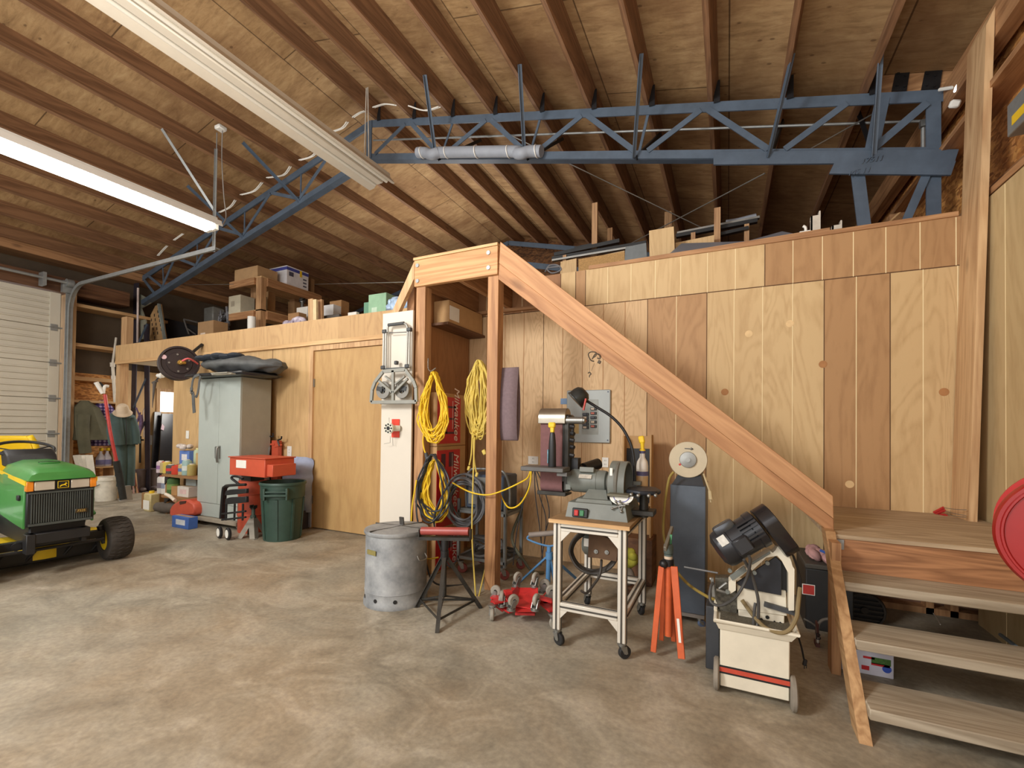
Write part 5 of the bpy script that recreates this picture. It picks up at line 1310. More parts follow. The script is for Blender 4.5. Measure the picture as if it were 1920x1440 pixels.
for k in range(6):
    t = .75 - k * .19; d = (vw * math.cos(t) + x_ * math.sin(t)); m.box(e0 + ax * (ml * .76) + d * (mr * .96), (.078, .022, .009), Matrix((ax, d, ax.cross(d))).transposed())
part('cooling_fin', m, mm, mo, w=True)
d = (vw * .86 + x_ * .5).normalized()
part('data_plate', MB().box(e0 + ax * .028 + d * (mr + .001), (.035, .003, .045), Matrix((ax, d, ax.cross(d))).transposed()), mat('silver_sticker', S(200, 198, 190), .5, var=.2, scale=60), mo, 'silver data sticker', w=True)
# pulley cover: long rounded box across the motor shaft
c0 = e0 + ax * (ml + .035) + x_ * .0
dn_ = -x_
prof = [(math.cos(t) * .078, math.sin(t) * .078) for t in [PI / 2 + PI * k / 12 for k in range(13)]] + [(.125, -.066), (.15, -.04), (.15, .04), (.125, .066)]
m = MB(); M_ = Matrix((dn_, ax.cross(dn_), ax)).transposed().to_4x4(); M_.translation = c0 - ax * .028
m.prism(prof, 0, .062, 'xy', .003); m.xf(M_); part('pulley_cover', m, mat('cover_black', S(38, 36, 38), .25, .3, var=.2), ws, 'glossy black pulley cover', w=True)
# cords on the saw
m = MB().tube([pm(520, 620, 2.17), pm(535, 680, 2.18), pm(500, 850, 2.22), pm(400, 1030, 2.22), pm(290, 1115, 2.24), pm(190, 1135, 2.24), pm(120, 1080, 2.25), pm(125, 950, 2.28), pm(150, 900, 2.30)], .0065, 8, smooth=6)
m.tube([pm(470, 660, 2.18), pm(540, 790, 2.22), pm(590, 950, 2.24), pm(620, 1100, 2.24), pm(615, 1300, 2.25), pm(590, 1380, 2.24), pm(570, 1330, 2.25), pm(580, 1180, 2.26), pm(590, 1110, 2.27)], .0065, 8, smooth=6); part('motor_cord', m, mat('cord_greyblack', S(66, 64, 62), .5), ws, w=True)
solo('electric_cable', MB().tube([pm(450, 1080, 2.30), pm(520, 1180, 2.28), pm(600, 1280, 2.25), pm(700, 1370, 2.23), pm(850, 1420, 2.22), pm(950, 1380, 2.22), pm(1015, 1260, 2.24), pm(1030, 1150, 2.26), pm(1050, 950, 2.30)], .0085, 8, smooth=6), mat('cord_olive_dark', S(126, 108, 72), .6), 'tan cord looped across the front of the band saw tray', 'cord')
solo('electric_cable', MB().tube([at(1497, 1195, y=2.42), at(1503, 1215, y=2.45), at(1507, 1235, y=2.48)], .004, 6, smooth=4).box(at(1509, 1242, y=2.48), (.016, .012, .03), (0, .2, 0), .003).cyl(at(1508, 1247, y=2.475), at(1508, 1254, y=2.475), .002, n=5).cyl(at(1512, 1246, y=2.475), at(1512, 1253, y=2.475), .002, n=5), black, 'black plug hanging free right of the band saw tray', 'plug')

# ================================================================= under the landing
bxk = thing('storage_case', 'black storage case with a red and white warning label, under the diagonal board', 'case', (.47, 3.3, 0))
a, b = at(1490, 1060, y=3.2), at(1556, 1060, y=3.2)
part('case_body', MB().bx((.425, 3.2, 0), (.66, 3.60, .36), .006), mat('case_black', S(40, 40, 40), .5), bxk, w=True)
part('lid', MB().bx((.42, 3.19, .361), (.665, 3.61, .39), .006), mat('case_lid', S(70, 66, 60), .6), bxk, w=True)
l0, l1 = at(1504, 1094, y=3.199), at(1528, 1117, y=3.199)
lb_ = part('warning_label', MB().bx((l0.x, 3.1975, l1.z), (l1.x, 3.1995, l0.z)), white, bxk, 'white bordered red label', w=True)
part('label_red', MB().bx((l0.x + .004, 3.196, l1.z + .004), (l1.x - .004, 3.1975, l0.z - .004)), mat('label_red', S(180, 56, 50), .5), lb_, w=True)
pk = thing('rag_bundle', 'pink and white crumpled rags with a blue strap on the black case', 'rags', (.53, 3.35, .39))
rnd = random.Random(12); m = MB()
for k in range(8): m.ball((.52 + rnd.uniform(-.05, .06), 3.3 + rnd.uniform(-.1, .12), .42 + rnd.uniform(0, .02)), rnd.uniform(.025, .04), (1.2, 1.2, .7), 10, (rnd.random(), rnd.random(), 0))
part('rags', m, mat('rag_pink', S(196, 150, 146), .9, var=.25, scale=14), pk, w=True)
part('strap', MB().tube([(.50, 3.22, .47), (.55, 3.2, .45), (.58, 3.2, .40)], .008, 6, smooth=3), mat('strap_blue', S(60, 100, 180), .6), pk, 'blue strap', w=True)
jug = thing('white_tag_bag', 'white printed sack end standing on the floor behind the stair stringer', 'sack', (.45, 2.95, 0))
b0, b1 = at(1536, 1245, y=2.95), at(1553, 1208, y=2.95)
part('sack', MB().bx((b0.x, 2.95, .02), (.445, 3.02, b1.z + .02), .006), mat('sack_white', S(206, 200, 192), .7), jug, w=True)
m = MB(); m.mesh(textmesh('B', .05, 0, .0008), frame3(((b0.x + .445) / 2, 2.949, .06), (1, 0, 0), (0, 0, 1))); part('lettering', m, black, jug, w=True)
part('sack_top', MB().bx((b0.x, 2.955, b1.z + .02), (.445, 3.015, b1.z + .10), .006), mat('sack_dark', S(96, 60, 56), .7), jug, w=True)
part('sack_foot', MB().bx((b0.x + .005, 2.955, 0), (.44, 3.015, .02)), mat('sack_dark', S(96, 60, 56)), jug, w=True)
solo('bent_pipe', MB().tube([at(1507, 1160, y=3.0), at(1530, 1175, y=3.0), at(1534, 1200, y=2.98)], .005, 6, smooth=5).tube([at(1556, 1160, y=2.97), at(1540, 1164, y=2.97), at(1533, 1180, y=2.97), at(1533, 1232, y=2.97)], .008, 8, smooth=5), mat('hose_grey', S(120, 118, 112), .6), 'thin grey hose bending over the white sack behind the stair stringer', 'hose')
fb = thing('container_box', 'white box with a printed picture of glass food containers, on the floor under the stairs', 'box', (.66, 2.75, 0))
yb4 = 2.74; b0, b1 = at(1600, 1262, y=yb4), at(1676, 1212, y=yb4)
zb = .0; zt2 = at(1676, 1228, y=yb4).z + .02
part('carton', MB().bx((.515, yb4, 0), (b1.x, yb4 + .20, .155), .002), mat('carton_ice', S(206, 206, 220), .5, var=.05), fb, w=True)
def pic(u, v): return at(*crop(1500, 1080, 420 / 1920)(u, v), y=yb4 - .001)
m = MB(); 
p = pic(695, 735); m.box(p, (.075, .002, .03), None)
part('printed_dish', MB().box(pic(690, 765), (.072, .002, .012)).box(pic(560, 785), (.03, .002, .02)).box(pic(590, 700), (.045, .002, .01)), mat('print_red', S(190, 40, 46), .5), fb, 'red container bases', w=True)
part('printed_greens', m, mat('print_green', S(70, 110, 50), .6, var=.5, scale=90), fb, 'green beans', w=True)
part('printed_lid', MB().cyl(pic(745, 800) + Vector((0, .001, 0)), pic(745, 800) + Vector((0, -.001, 0)), .018, n=18), mat('print_blue', S(60, 90, 190), .5), fb, 'round blue badge', w=True)
fn = thing('floor_fan', 'dark round slatted fan grille in the recess under the landing', 'fan', (.60, 3.45, 0))
p = at(1620, 1143, y=3.5); rr = .105
m = MB().lathe([(rr, -.02), (rr + .008, 0), (rr, .02), (rr - .01, .02), (rr - .01, -.02), (rr, -.02)], p, 30, (0, 1, 0)); part('rim', m, mat('fan_dark', S(60, 54, 48), .6), fn, w=True)
m = MB()
for k in range(7): z = -rr * .8 + k * rr * 1.6 / 6; hw = math.sqrt(max(0, rr * rr - z * z)); m.bx((p.x - hw, p.y - .012, p.z + z - .006), (p.x + hw, p.y - .004, p.z + z + .006))
m.cyl(p + Vector((0, -.02, 0)), p, .02, n=14); part('grille', m, mat('fan_dark', S(60, 54, 48)), fn, w=True)
part('housing', MB().cyl(p, p + Vector((0, .1, 0)), rr * .96, n=24).bx((p.x - .05, p.y - .0, 0), (p.x + .05, p.y + .08, p.z - rr)), black, fn, w=True)
solo('loose_wire', MB().tube([at(1750, 1150, y=3.5), at(1757, 1160, y=3.4), at(1763, 1171, y=3.3)], .003, 5, smooth=3), white, 'short white wire end in the dark recess under the top tread', 'wire')
solo('metal_rod', MB().cyl(at(1876, 1190, y=3.3), at(1905, 1212, y=3.1), .009, n=8), mat('pale_blue_metal', S(130, 150, 164), .4, .4), 'pale blue metal rod lying in the recess at the right under the landing', 'rod')
# red strap and wires at the foot of the upright board
cl = thing('clamp_grips', 'red clamp grips tucked behind the foot of the upright board on the landing', 'clamp', at(1765, 960, z=ZL))
m = MB()
for u0, v0, u1, v1 in ((1752, 962, 1769, 952), (1755, 964, 1771, 957), (1760, 966, 1774, 966)): m.tube([at(u0, v0, y=3.80) + Vector((0, 0, .004)), at(u1, v1, y=3.74)], .009, 8)
part('grip', m, mat('grip_red', S(190, 50, 48), .5), cl, w=True)
m = MB()
for (u0, v0, u1, v1) in ((1770, 952, 1812, 956), (1772, 958, 1812, 967), (1774, 964, 1812, 970)): m.tube([at(u0, v0, y=3.72), at((u0 + u1) / 2, (v0 + v1) / 2 + 1, y=3.62), at(u1, v1, y=3.575)], .002, 5, smooth=3)
part('wire', m, steel, cl, w=True)
# wire hooks on the stringer
wh = thing('wire_hook', 'rusty bent wire and hook hanging from the lower edge of the diagonal board', 'hook', at(1113, 675, y=2.84))
Ch = crop(960, 640, .25)
m = MB().tube([at(*Ch(u, v), y=2.861) for u, v in ((615, 150), (590, 140), (572, 100), (590, 80), (625, 82), (630, 105), (605, 125))], .004, 6, smooth=5); m.tube([at(*Ch(u, v), y=2.861) for u, v in ((600, 135), (625, 95), (655, 100), (660, 130), (640, 125))], .004, 6, smooth=5); m.box(at(*Ch(655, 155), y=2.861), (.018, .015, .022), (0, .5, 0)); m.tube([at(*Ch(580, 130), y=2.861), at(*Ch(582, 240), y=2.861)], .0012, 5); m.tube([at(*Ch(618, 165), y=2.861), at(*Ch(595, 222), y=2.861)], .0012, 5); m.tube([at(*Ch(u, v), y=2.861) for u, v in ((570, 240), (580, 232), (592, 245), (582, 255), (580, 270))], .004, 6, smooth=4)
part('wire', m, mat('rusty_wire', S(84, 72, 58), .6, .5), wh, w=True)

# ================================================================= red hose reel at the right edge
rl = thing('hose_reel', 'big glossy red disc of a reel at the right edge beside the stairs', 'reel', (1.02, 1.62, 0))
yr = 1.66; pc = at(2050, 1016, y=yr); rr = (at(2050, 1016, y=yr) - at(1873, 1016, y=yr)).length
nx = Vector((-pc.x * .8, -pc.y, .0)).normalized()
m = MB().lathe([(0, 0), (rr * .86, 0), (rr * .875, .008), (rr * .90, .008), (rr * .915, 0), (rr * .96, .0), (rr, -.012), (rr, -.03), (rr * .97, -.036), (0, -.03)], pc, 64, nx)
part('side_disc', m, mat('reel_red', S(150, 22, 20), .35, var=.06, coat=.1), rl, w=True)
m = MB().cyl(pc - nx * .036, pc - nx * .20, rr * .45, n=30); part('drum', m, mat('reel_red'), rl, w=True) if False else part('drum', m, red, rl, w=True)
part('side_disc', MB().lathe([(0, -.21), (rr, -.21), (rr, -.235), (0, -.235)], pc, 48, nx), red, rl, w=True)
m = MB()
ftx = [pc - nx * .04 + Vector((0, -.0, 0)), pc - nx * .2]
for q_ in ftx: m.beam(q_ + Vector((.02, 0, 0)), (q_.x + .10, q_.y, 0), .03, .03, (0, 1, 0)); m.beam(q_ + Vector((-.02, 0, 0)), (q_.x - .04, q_.y + .0, 0), .03, .03, (0, 1, 0))
part('stand', m, red, rl, w=True)
# ================================================================= things on the right wall
bx2 = thing('spray_can_box', 'small grey tin with a yellow mark on the girt of the right wall', 'tin', (XRW + .02, 3.2, 3.26))
p = at(1912, 212, x=XRW + .03)
bx2.location = p
part('tin', MB().bx((XRW, p.y - .30, p.z - .10), (XRW + .14, p.y + .05, p.z + .08), .004), galv, bx2, w=True)
part('yellow_mark', MB().bx((XRW - .002, p.y - .2, p.z - .06), (XRW, p.y + .0, p.z - .01)), yellowc, bx2, w=True)
part('bracket', MB().bx((XRW, p.y - .25, 2.76), (XRW + .1, p.y - .2, p.z - .1)), galv, bx2, w=True)
fl_ = thing('flood_lamp', 'small white flood lamp at the right end of the truss', 'lamp', at(1800, 165, y=4.1))
p = at(1800, 162, y=4.1); m = MB().box(p, (.05, .05, .07), (.3, .2, 0), .01); part('lamp_head', m, mat('lamp_glow', (1, .98, .95, 1), .4, emit=2.5, var=0), fl_, w=True)
part('arm', MB().cyl(at(1762, 168, y=4.25), p, .012, n=8).box(at(1790, 195, y=4.15), (.06, .04, .05), (.4, .3, 0), .01), white, fl_, w=True)
# ================================================================= overhead door, track and left wall kit
ivory = mat('door_ivory', S(206, 200, 184), .5, .1, var=.04, scale=3)
zsm = [at(0, v, x=XLW).z for v in (528, 599, 671, 743.5)]
step = (zsm[0] - zsm[3]) / 3; ztop = zt
gd_ = struct('door_1', MB().bx((XLW - .06, -.6, 0), (XLW - .045, 3.22, ztop)), ivory)
k = 0; z = ztop
while z > .02:
    zl = max(0.01, z - step); m = MB().bx((XLW - .045, -.6, zl + .006), (XLW - .02, 3.20, z - .002), .003)
    for j in range(1, 6):
        if z - j * step / 6 > zl + .02: m.bx((XLW - .02, -.6, z - j * step / 6 - .012), (XLW - .008, 3.10, z - j * step / 6 + .012), .004)
    m.bx((XLW - .02, 3.08, zl + .008), (XLW - .002, 3.20, z - .004), .002)
    pnl = part('door_section', m, ivory, gd_, w=False)
    h = MB().bx((XLW - .004, 3.09, zl - .05), (XLW + .006, 3.17, zl + .05), .002).cyl((XLW + .01, 3.08, zl), (XLW + .01, 3.22, zl), .012, n=8)
    if zl > .1: part('hinge', h, galv, pnl)
    z = zl
tk = thing('garage_door_track', 'galvanised overhead door track curving back under the lit fluorescent light', 'track', (XLW, 3.30, 0))
ytk = 3.30
e = at(408, 466, y=ytk)
ztr = e.z; R_c = .38
P = [Vector((XLW + .04, ytk, 0.02)), Vector((XLW + .04, ytk, ztr - R_c))]
for j in range(1, 10):
    t = PI / 2 * j / 10; P.append(Vector((XLW + .04 + R_c * (1 - math.cos(t)), ytk, ztr - R_c + R_c * math.sin(t))))
P += [Vector((XLW + .04 + R_c, ytk, ztr)), Vector((e.x, ytk, ztr))]
m = MB()
def ribbon(P, w_, th, off):
    for a, b in zip(P, P[1:]): m.beam(a + off, b + off, w_, th, (0, 1, 0))
for a, b in zip(P, P[1:]): m.beam(a, b, .012, .055, (0, 1, 0))
for a, b in zip(P, P[1:]): m.beam(a + Vector((0, -.026, 0)), b + Vector((0, -.026, 0)), .05, .006, (0, 1, 0))
part('rail', m, galv, tk, w=True)
m = MB().bx((XLW - .02, ytk - .04, .02), (XLW - .012, ytk + .05, ztop + .14)); m.bx((XLW - .02, ytk - .10, ztop + .02), (XLW + .05, ytk + .05, ztop + .2)); part('flag_bracket', m, galv, tk, w=True)
hx = at(404, 380, y=ytk).x
t0 = at(404, 360, y=ytk).z
m = MB().beam((hx, ytk, ztr - .03), (hx, ytk, at(404, 280, y=ytk).z), .035, .004, (0, 1, 0)); m.beam((hx - .016, ytk, ztr - .03), (hx - .016, ytk, at(404, 280, y=ytk).z), .004, .035, (0, 1, 0)); part('hanger_angle', m, galv, tk, w=True)
zt5 = rz_(hx)
part('hanger_rod', MB().cyl((hx, ytk, at(404, 285, y=ytk).z), (hx, ytk, zt5), .006, n=6), galv, tk, w=True)
a = at(402, 395, y=ytk)
b = None
for i in range(300):
    y = ytk - i * .01; q_ = at(301, 238, y=y)
    if q_.z < rz_(q_.x) + .02: b = q_; break
part('diagonal_strap', MB().beam(a, b or at(301, 238, y=2.8), .035, .004, (0, 1, 0)), galv, tk, 'perforated diagonal strap', w=True)
solo('lamp_flex', MB().tube([at(417, 245, y=ytk + .05), at(416, 300, y=ytk + .05), at(420, 370, y=ytk + .03), at(424, 405, y=ytk), at(418, 422, y=3.1)], .006, 6, smooth=5), mat('cord_grey', S(150, 146, 140), .6), 'grey cord hanging beside the steel track hanger to the lit light', 'cord')
solo('ceiling_socket', MB().box(at(406, 236, y=ytk) + Vector((0, .05, 0)), (.10, .10, .05), None, .01), white, 'small white socket box on the purlin above the track hanger', 'socket')
ts = thing('torsion_shaft', 'grey torsion bar with bracket above the overhead door', 'shaft', (XLW + .1, 2.5, ztop + .16))
sh0, sh1 = at(0, 489, x=XLW + .1), at(140, 520, x=XLW + .1)
part('shaft', MB().cyl((XLW + .1, -.5, ztop + .16), (XLW + .1, 3.30, ztop + .16), .022, n=10), galv, ts, w=True)
part('cable_drum', MB().cyl((XLW + .1, 3.22, ztop + .16), (XLW + .1, 3.30, ztop + .16), .06, n=20), galv, ts, w=True)
p = at(83, 507, x=XLW + .1); part('center_bracket', MB().bx((XLW - .02, p.y - .02, ztop + .05), (XLW + .13, p.y + .02, ztop + .24)), galv, ts, w=True)
# man-door window in the left wall
XW = -9.655
a, b = at(299, 772, x=XW), at(325, 736, x=XW)
wn = struct('window_1', MB().bx((XW, a.y - .06, a.z - .06), (XW + .02, a.y, b.z + .06)).bx((XW, b.y, a.z - .06), (XW + .02, b.y + .06, b.z + .06)).bx((XW, a.y, b.z), (XW + .02, b.y, b.z + .06)).bx((XW, a.y, a.z - .06), (XW + .02, b.y, a.z)), paleZ)
struct('window_pane', MB().bx((XW + .002, a.y, a.z), (XW + .008, b.y, b.z)), mat('bright_glass', (1, 1, 1, 1), .2, emit=2.2, var=0), wn)
p = at(288, 825, x=XW)
ls = thing('light_switch', 'white light switch on the left wall beside the leaning black panels', 'switch', p)
part('cover_plate', MB().bx((XW, p.y - .07, p.z - .09), (XW + .008, p.y + .07, p.z + .09), .002), white, ls, w=True)
part('toggle', MB().bx((XW + .008, p.y - .015, p.z - .02), (XW + .02, p.y + .015, p.z + .02)), white, ls, w=True)
# black panels leaning
for i, (u0, u1, lab) in enumerate(((286, 299, 'narrow glossy black panel leaning on the left wall under the window, left one'), (300, 325, 'wide black panel with a pale strip leaning on the left wall under the window'))):
    xb_, xt_ = -9.3 + .16 * i, -9.62 + .10 * i
    y0b, y1b = at(u0 - 4, 900, x=xb_).y, at(u1 - 4, 900, x=xb_).y; y0t, y1t = at(u0 + 4, 775, x=xt_).y, at(u1 + 3, 775, x=xt_).y; ztp = at(310, 773 + 3 * i, x=xt_).z
    m = MB(); v = [(xb_, y0b, 0), (xb_, y1b, 0), (xt_, y1t, ztp), (xt_, y0t, ztp)]; v += [(x - .03, y, z_ + .005) for x, y, z_ in v]
    m._add(v, [(0, 1, 2, 3), (7, 6, 5, 4), (0, 4, 5, 1), (1, 5, 6, 2), (2, 6, 7, 3), (3, 7, 4, 0)])
    t = thing('leaning_board', lab, 'panel', (xb_, y0b, 0)); part('panel', m, mat('panel_black', S(34, 34, 38), .25, var=.1), t, w=True)
    if i: part('pale_strip', MB().beam(at(304, 806, x=-9.42), at(310, 780, x=-9.55), .05, .006, (1, 0, 0)), mat('strip_pink', S(206, 180, 190), .5), t, 'pale strip', w=True)

# ---- clothes on the left wall
def garment(name, label, cat, m_, secs, sleeves=(), group=None, extra=None, fold=.06, seed=0):
    """secs: (x, y, z, half_y, half_x) rings from top to bottom"""
    t = thing(name, label, cat, (secs[-1][0], secs[-1][1], secs[-1][2]))
    rnd = random.Random(seed); ph = rnd.random() * 6
    S_ = []
    for a, b in zip(secs, secs[1:]):
        for k in range(4): S_.append([a[i] + (b[i] - a[i]) * k / 4 for i in range(5)])
    S_.append(list(secs[-1])); N = 28; mb = MB(); vs = []
    for r_, (x, y, z, hy, hx) in enumerate(S_):
        for k in range(N):
            a = 2 * PI * k / N; f = 1 + fold * (r_ / len(S_) + .3) * math.sin(5 * a + ph + r_ * .12) + fold * .5 * math.sin(9 * a + ph * 2)
            vs.append((x + math.sin(a) * hx * f, y + math.cos(a) * hy * f, z))
    F = [(r_ * N + k, r_ * N + (k + 1) % N, (r_ + 1) * N + (k + 1) % N, (r_ + 1) * N + k) for r_ in range(len(S_) - 1) for k in range(N)]
    F += [tuple(range(N)), tuple((len(S_) - 1) * N + k for k in range(N))]
    mb._add(vs, F); part('body', mb, m_, t, w=True)
    for P in sleeves:
        part('sleeve', MB().tube([p[:3] for p in P], lambda u, P=P: P[0][3] + (P[-1][3] - P[0][3]) * u, 12, smooth=6), m_, t, w=True)
    return t
Cc = crop(130, 640, 220 / 990)
def pw(u, v, x): return at(*Cc(u, v), x=x)
olive_c = mat('olive_cloth', S(86, 82, 62), .9, var=.2, scale=6)
X1_ = -9.25
a = pw(130, 500, X1_); b = pw(190, 600, X1_); c = pw(200, 830, X1_)
garment('coat', 'olive green waxed coat hanging on the left wall beside the overhead door', 'coat', olive_c,
        [(X1_, a.y, a.z, .05, .05), (X1_, pw(140, 560, X1_).y, pw(140, 560, X1_).z, .16, .11), (X1_ + .02, pw(165, 700, X1_).y, pw(165, 700, X1_).z, .21, .14), (X1_ + .04, pw(195, 830, X1_).y, pw(195, 830, X1_).z, .25, .15)],
        [[(X1_ + .1, pw(95, 620, X1_).y, pw(95, 620, X1_).z, .08), (X1_ + .12, pw(85, 760, X1_).y, pw(85, 760, X1_).z, .085), (X1_ + .12, pw(105, 900, X1_).y, pw(105, 940, X1_).z, .075)]], fold=.10, seed=1)
def plaid():
    t = NT('purple_plaid'); w1 = t.n('TexWave', wave_type='BANDS', bands_direction='Y'); t.l(t.co, w1.inputs['Vector']); w1.inputs['Scale'].default_value = 6
    w2 = t.n('TexWave', wave_type='BANDS', bands_direction='Z'); t.l(t.co, w2.inputs['Vector']); w2.inputs['Scale'].default_value = 6
    f = t.math('MULTIPLY', t.math('ADD', w1.outputs['Fac'], w2.outputs['Fac']), .5)
    t.l(t.ramp(f, [(.2, S(58, 44, 92)), (.55, S(98, 78, 140)), (.8, S(190, 176, 210))]), t.b.inputs['Base Color']); t.b.inputs['Roughness'].default_value = .9; return t.m
X2_ = -9.46
garment('plaid_shirt', 'purple plaid shirt hanging between the olive coat and the green coverall', 'shirt', plaid(),
        [(X2_, pw(285, 500, X2_).y, pw(285, 500, X2_).z, .05, .04), (X2_, pw(285, 560, X2_).y, pw(285, 560, X2_).z, .13, .08), (X2_, pw(290, 720, X2_).y, pw(290, 720, X2_).z, .17, .09), (X2_, pw(290, 880, X2_).y, pw(290, 880, X2_).z, .17, .09)], fold=.08, seed=2)
teal = mat('teal_cloth', S(74, 94, 92), .9, var=.14, scale=6)
X3_ = -8.42
cv = garment('coverall', 'grey-green coverall hanging from the post at the end of the loft', 'coverall', teal,
        [(X3_, pw(440, 590, X3_).y, pw(440, 590, X3_).z, .07, .06), (X3_, pw(440, 625, X3_).y, pw(440, 625, X3_).z, .17, .10), (X3_, pw(450, 760, X3_).y, pw(450, 760, X3_).z, .19, .12), (X3_, pw(465, 870, X3_).y, pw(465, 870, X3_).z, .18, .12)],
        [[(X3_ + .05, pw(390, 640, X3_).y, pw(375, 640, X3_).z, .06), (X3_ + .1, pw(385, 760, X3_).y, pw(380, 760, X3_).z, .06), (X3_ + .1, pw(395, 870, X3_).y, pw(395, 870, X3_).z, .07)],
         [(X3_ + .05, pw(510, 650, X3_).y, pw(520, 650, X3_).z, .055), (X3_ + .1, pw(525, 750, X3_).y, pw(540, 750, X3_).z, .055), (X3_ + .1, pw(535, 850, X3_).y, pw(555, 860, X3_).z, .055)]], fold=.05, seed=3)
for u0, u1 in ((440, 435), (505, 500)):
    part('trouser_leg', MB().tube([pw(u0, 850, X3_), pw(u0, 1000, X3_), pw(u1, 1220, X3_)], .075, 14, smooth=4), teal, cv, w=True)
part('zip', MB().tube([pw(478, 630, X3_ + .15), pw(482, 760, X3_ + .17), pw(480, 880, X3_ + .16)], .006, 6, smooth=3), black, cv, w=True)
p = pw(450, 590, -8.28); ht_ = thing('sun_hat', 'beige cloth hat hung over the collar of the green coverall', 'hat', p)
m = MB().lathe([(.0, .12), (.05, .11), (.07, .08), (.085, .0), (.115, -.035), (.118, -.03), (.08, .01)], p, 28, (.5, -.25, .8)); part('hat_body', m, mat('beige_cloth', S(208, 190, 164), .9, var=.1), ht_, w=True)
# long tools
br = thing('push_broom', 'long red-handled squeegee broom with a white head leaning on the left wall', 'broom', pw(450, 1330, -8.3))
part('handle', MB().tube([pw(400, 1020, -8.16), pw(345, 760, -8.16), pw(300, 450, -8.3)], .022, 10, smooth=3), mat('handle_red', S(196, 70, 66), .5, var=.2), br, 'red handle', w=True)
part('bristle_sleeve', MB().tube([pw(455, 1335, -8.1), pw(425, 1150, -8.14), pw(395, 1010, -8.16)], .045, 10, smooth=2), mat('broom_black', S(44, 44, 40), .9, var=.3), br, w=True)
part('white_head', MB().tube([pw(225, 345, -8.35), pw(285, 440, -8.32)], .03, 10).tube([pw(285, 440, -8.32), pw(300, 380, -8.32), pw(330, 380, -8.32)], .022, 8, smooth=3), white, br, 'white head', w=True)
part('black_pad', MB().tube([pw(245, 350, -8.37), pw(300, 400, -8.35)], .03, 8), black, br, w=True)
solo('paint_pole', MB().cyl(pw(385, 515, -9.1), pw(365, 190, -9.1), .022, n=10).cyl(pw(366, 215, -9.1), pw(364, 180, -9.1), .034, n=10).cyl(pw(372, 320, -9.1), pw(371, 290, -9.1), .03, n=10).cyl(pw(364, 190, -9.1), pw(395, -30, -9.2), .016, n=8), mat('pole_white', S(214, 206, 190), .5), 'long white pole standing up left of the loft post', 'pole')
lp_ = thing('loop_rack', 'bundle of folded pale boards leaning behind the white bucket', 'boards', pw(140, 1330, -9.0))
for k, (u0, u1) in enumerate(((60, 160), (95, 185), (130, 200), (165, 210), (200, 215))):
    part('board', MB().beam(pw(u0, 960 if k < 4 else 1180, -9.2 + .06 * k), pw(u1 + 5, 1320, -8.9 + .04 * k), .09, .015, (1, 0, 0)), mat('pale_vinyl', S(214, 206, 190), .6, var=.1), lp_, w=True)
bk_ = thing('bucket', 'white plastic bucket with a lid on the floor behind the garden tractor', 'bucket', at(199, 941, z=0))
pb0 = at(199, 938, z=0); rb = .145
m = MB().lathe([(rb * .88, 0), (rb * .98, .30), (rb * 1.06, .305), (rb * 1.06, .33), (rb * 1.0, .335), (rb, .36), (0, .36)], pb0, 30); part('pail', m, mat('bucket_white', S(226, 220, 204), .45), bk_, w=True)
part('bail_handle', MB().tube([pb0 + Vector((-.1, -rb - .01, .27)), pb0 + Vector((0, -rb - .02, .22)), pb0 + Vector((.12, -rb * .9, .26))], .006, 6, smooth=4), steel, bk_, w=True)
p = at(236, 938, z=0)
solo('dust_pan', MB().prism([(0, 0), (.16, 0), (.13, .22), (.02, .22)], -.02, .02, 'yz').xf(Matrix.Translation((p.x, p.y - .08, 0))), mat('pan_grey', S(170, 166, 160), .5), 'pale grey plastic pan standing under the green coverall', 'pan')
# small shelf with bottles behind
sh = thing('wall_shelf', 'small wooden bottle shelf on the left wall above the white bucket', 'shelf', pw(290, 1100, -9.3))
a, b = pw(215, 1060, -9.3), pw(375, 1075, -9.3)
part('shelf_board', MB().bx((-9.66, a.y, a.z - .02), (-9.25, b.y, a.z)), paleY, sh, w=True); part('shelf_board', MB().bx((-9.66, a.y, a.z - .30), (-9.28, b.y, a.z - .28)), paleY, sh, w=True)
part('shelf_side', MB().bx((-9.66, b.y, a.z - .5), (-9.3, b.y + .03, a.z + .25)), paleZ, sh, w=True)
for k, (u, wd_) in enumerate(((262, 'left'), (318, 'right'))):
    p = pw(u, 1050, -9.36); p.z = a.z
    t = thing('spray_bottle', f'clear spray bottle with yellow trigger on the small wall shelf, {wd_} one', 'bottle', p)
    part('bottle_body', MB().lathe([(.055, 0), (.06, .01), (.06, .14), (.02, .22), (.02, .25), (0, .25)], p, 18), mat('bottle_clear', S(200, 196, 206), .3), t, w=True)
    part('label', MB().lathe([(.0615, .03), (.0615, .11)], p, 18), mat('label_blue', S(130, 130, 180), .5), t, w=True); part('trigger_head', MB().box(p + Vector((.02, 0, .28)), (.08, .03, .05), None, .008), yellowc, t, w=True)
# boots
for k, u in enumerate((264, 280)):
    p = at(u, 933, x=-9.1 + .0); p.z = 0; p.y += .05 * k
    t = thing('rubber_boot', ['dark rubber boot on the floor by the left wall, left of the pair', 'dark rubber boot on the floor next to the wooden shelf, right of the pair'][k], 'boot', p)
    m = MB().lathe([(.075, 0), (.08, .02), (.07, .12), (.072, .25), (.085, .38), (.08, .385), (.062, .2)], p, 20); m.ball(p + Vector((.09, -.02, .045)), .055, (1.7, 1, .8), 14); part('boot_body', m, mat('boot_rubber', S(96, 84, 84), .5), t, w=True)
    part('sole', MB().bx((p.x - .07, p.y - .06, 0), (p.x + .19, p.y + .05, .015), .005), black, t, w=True)
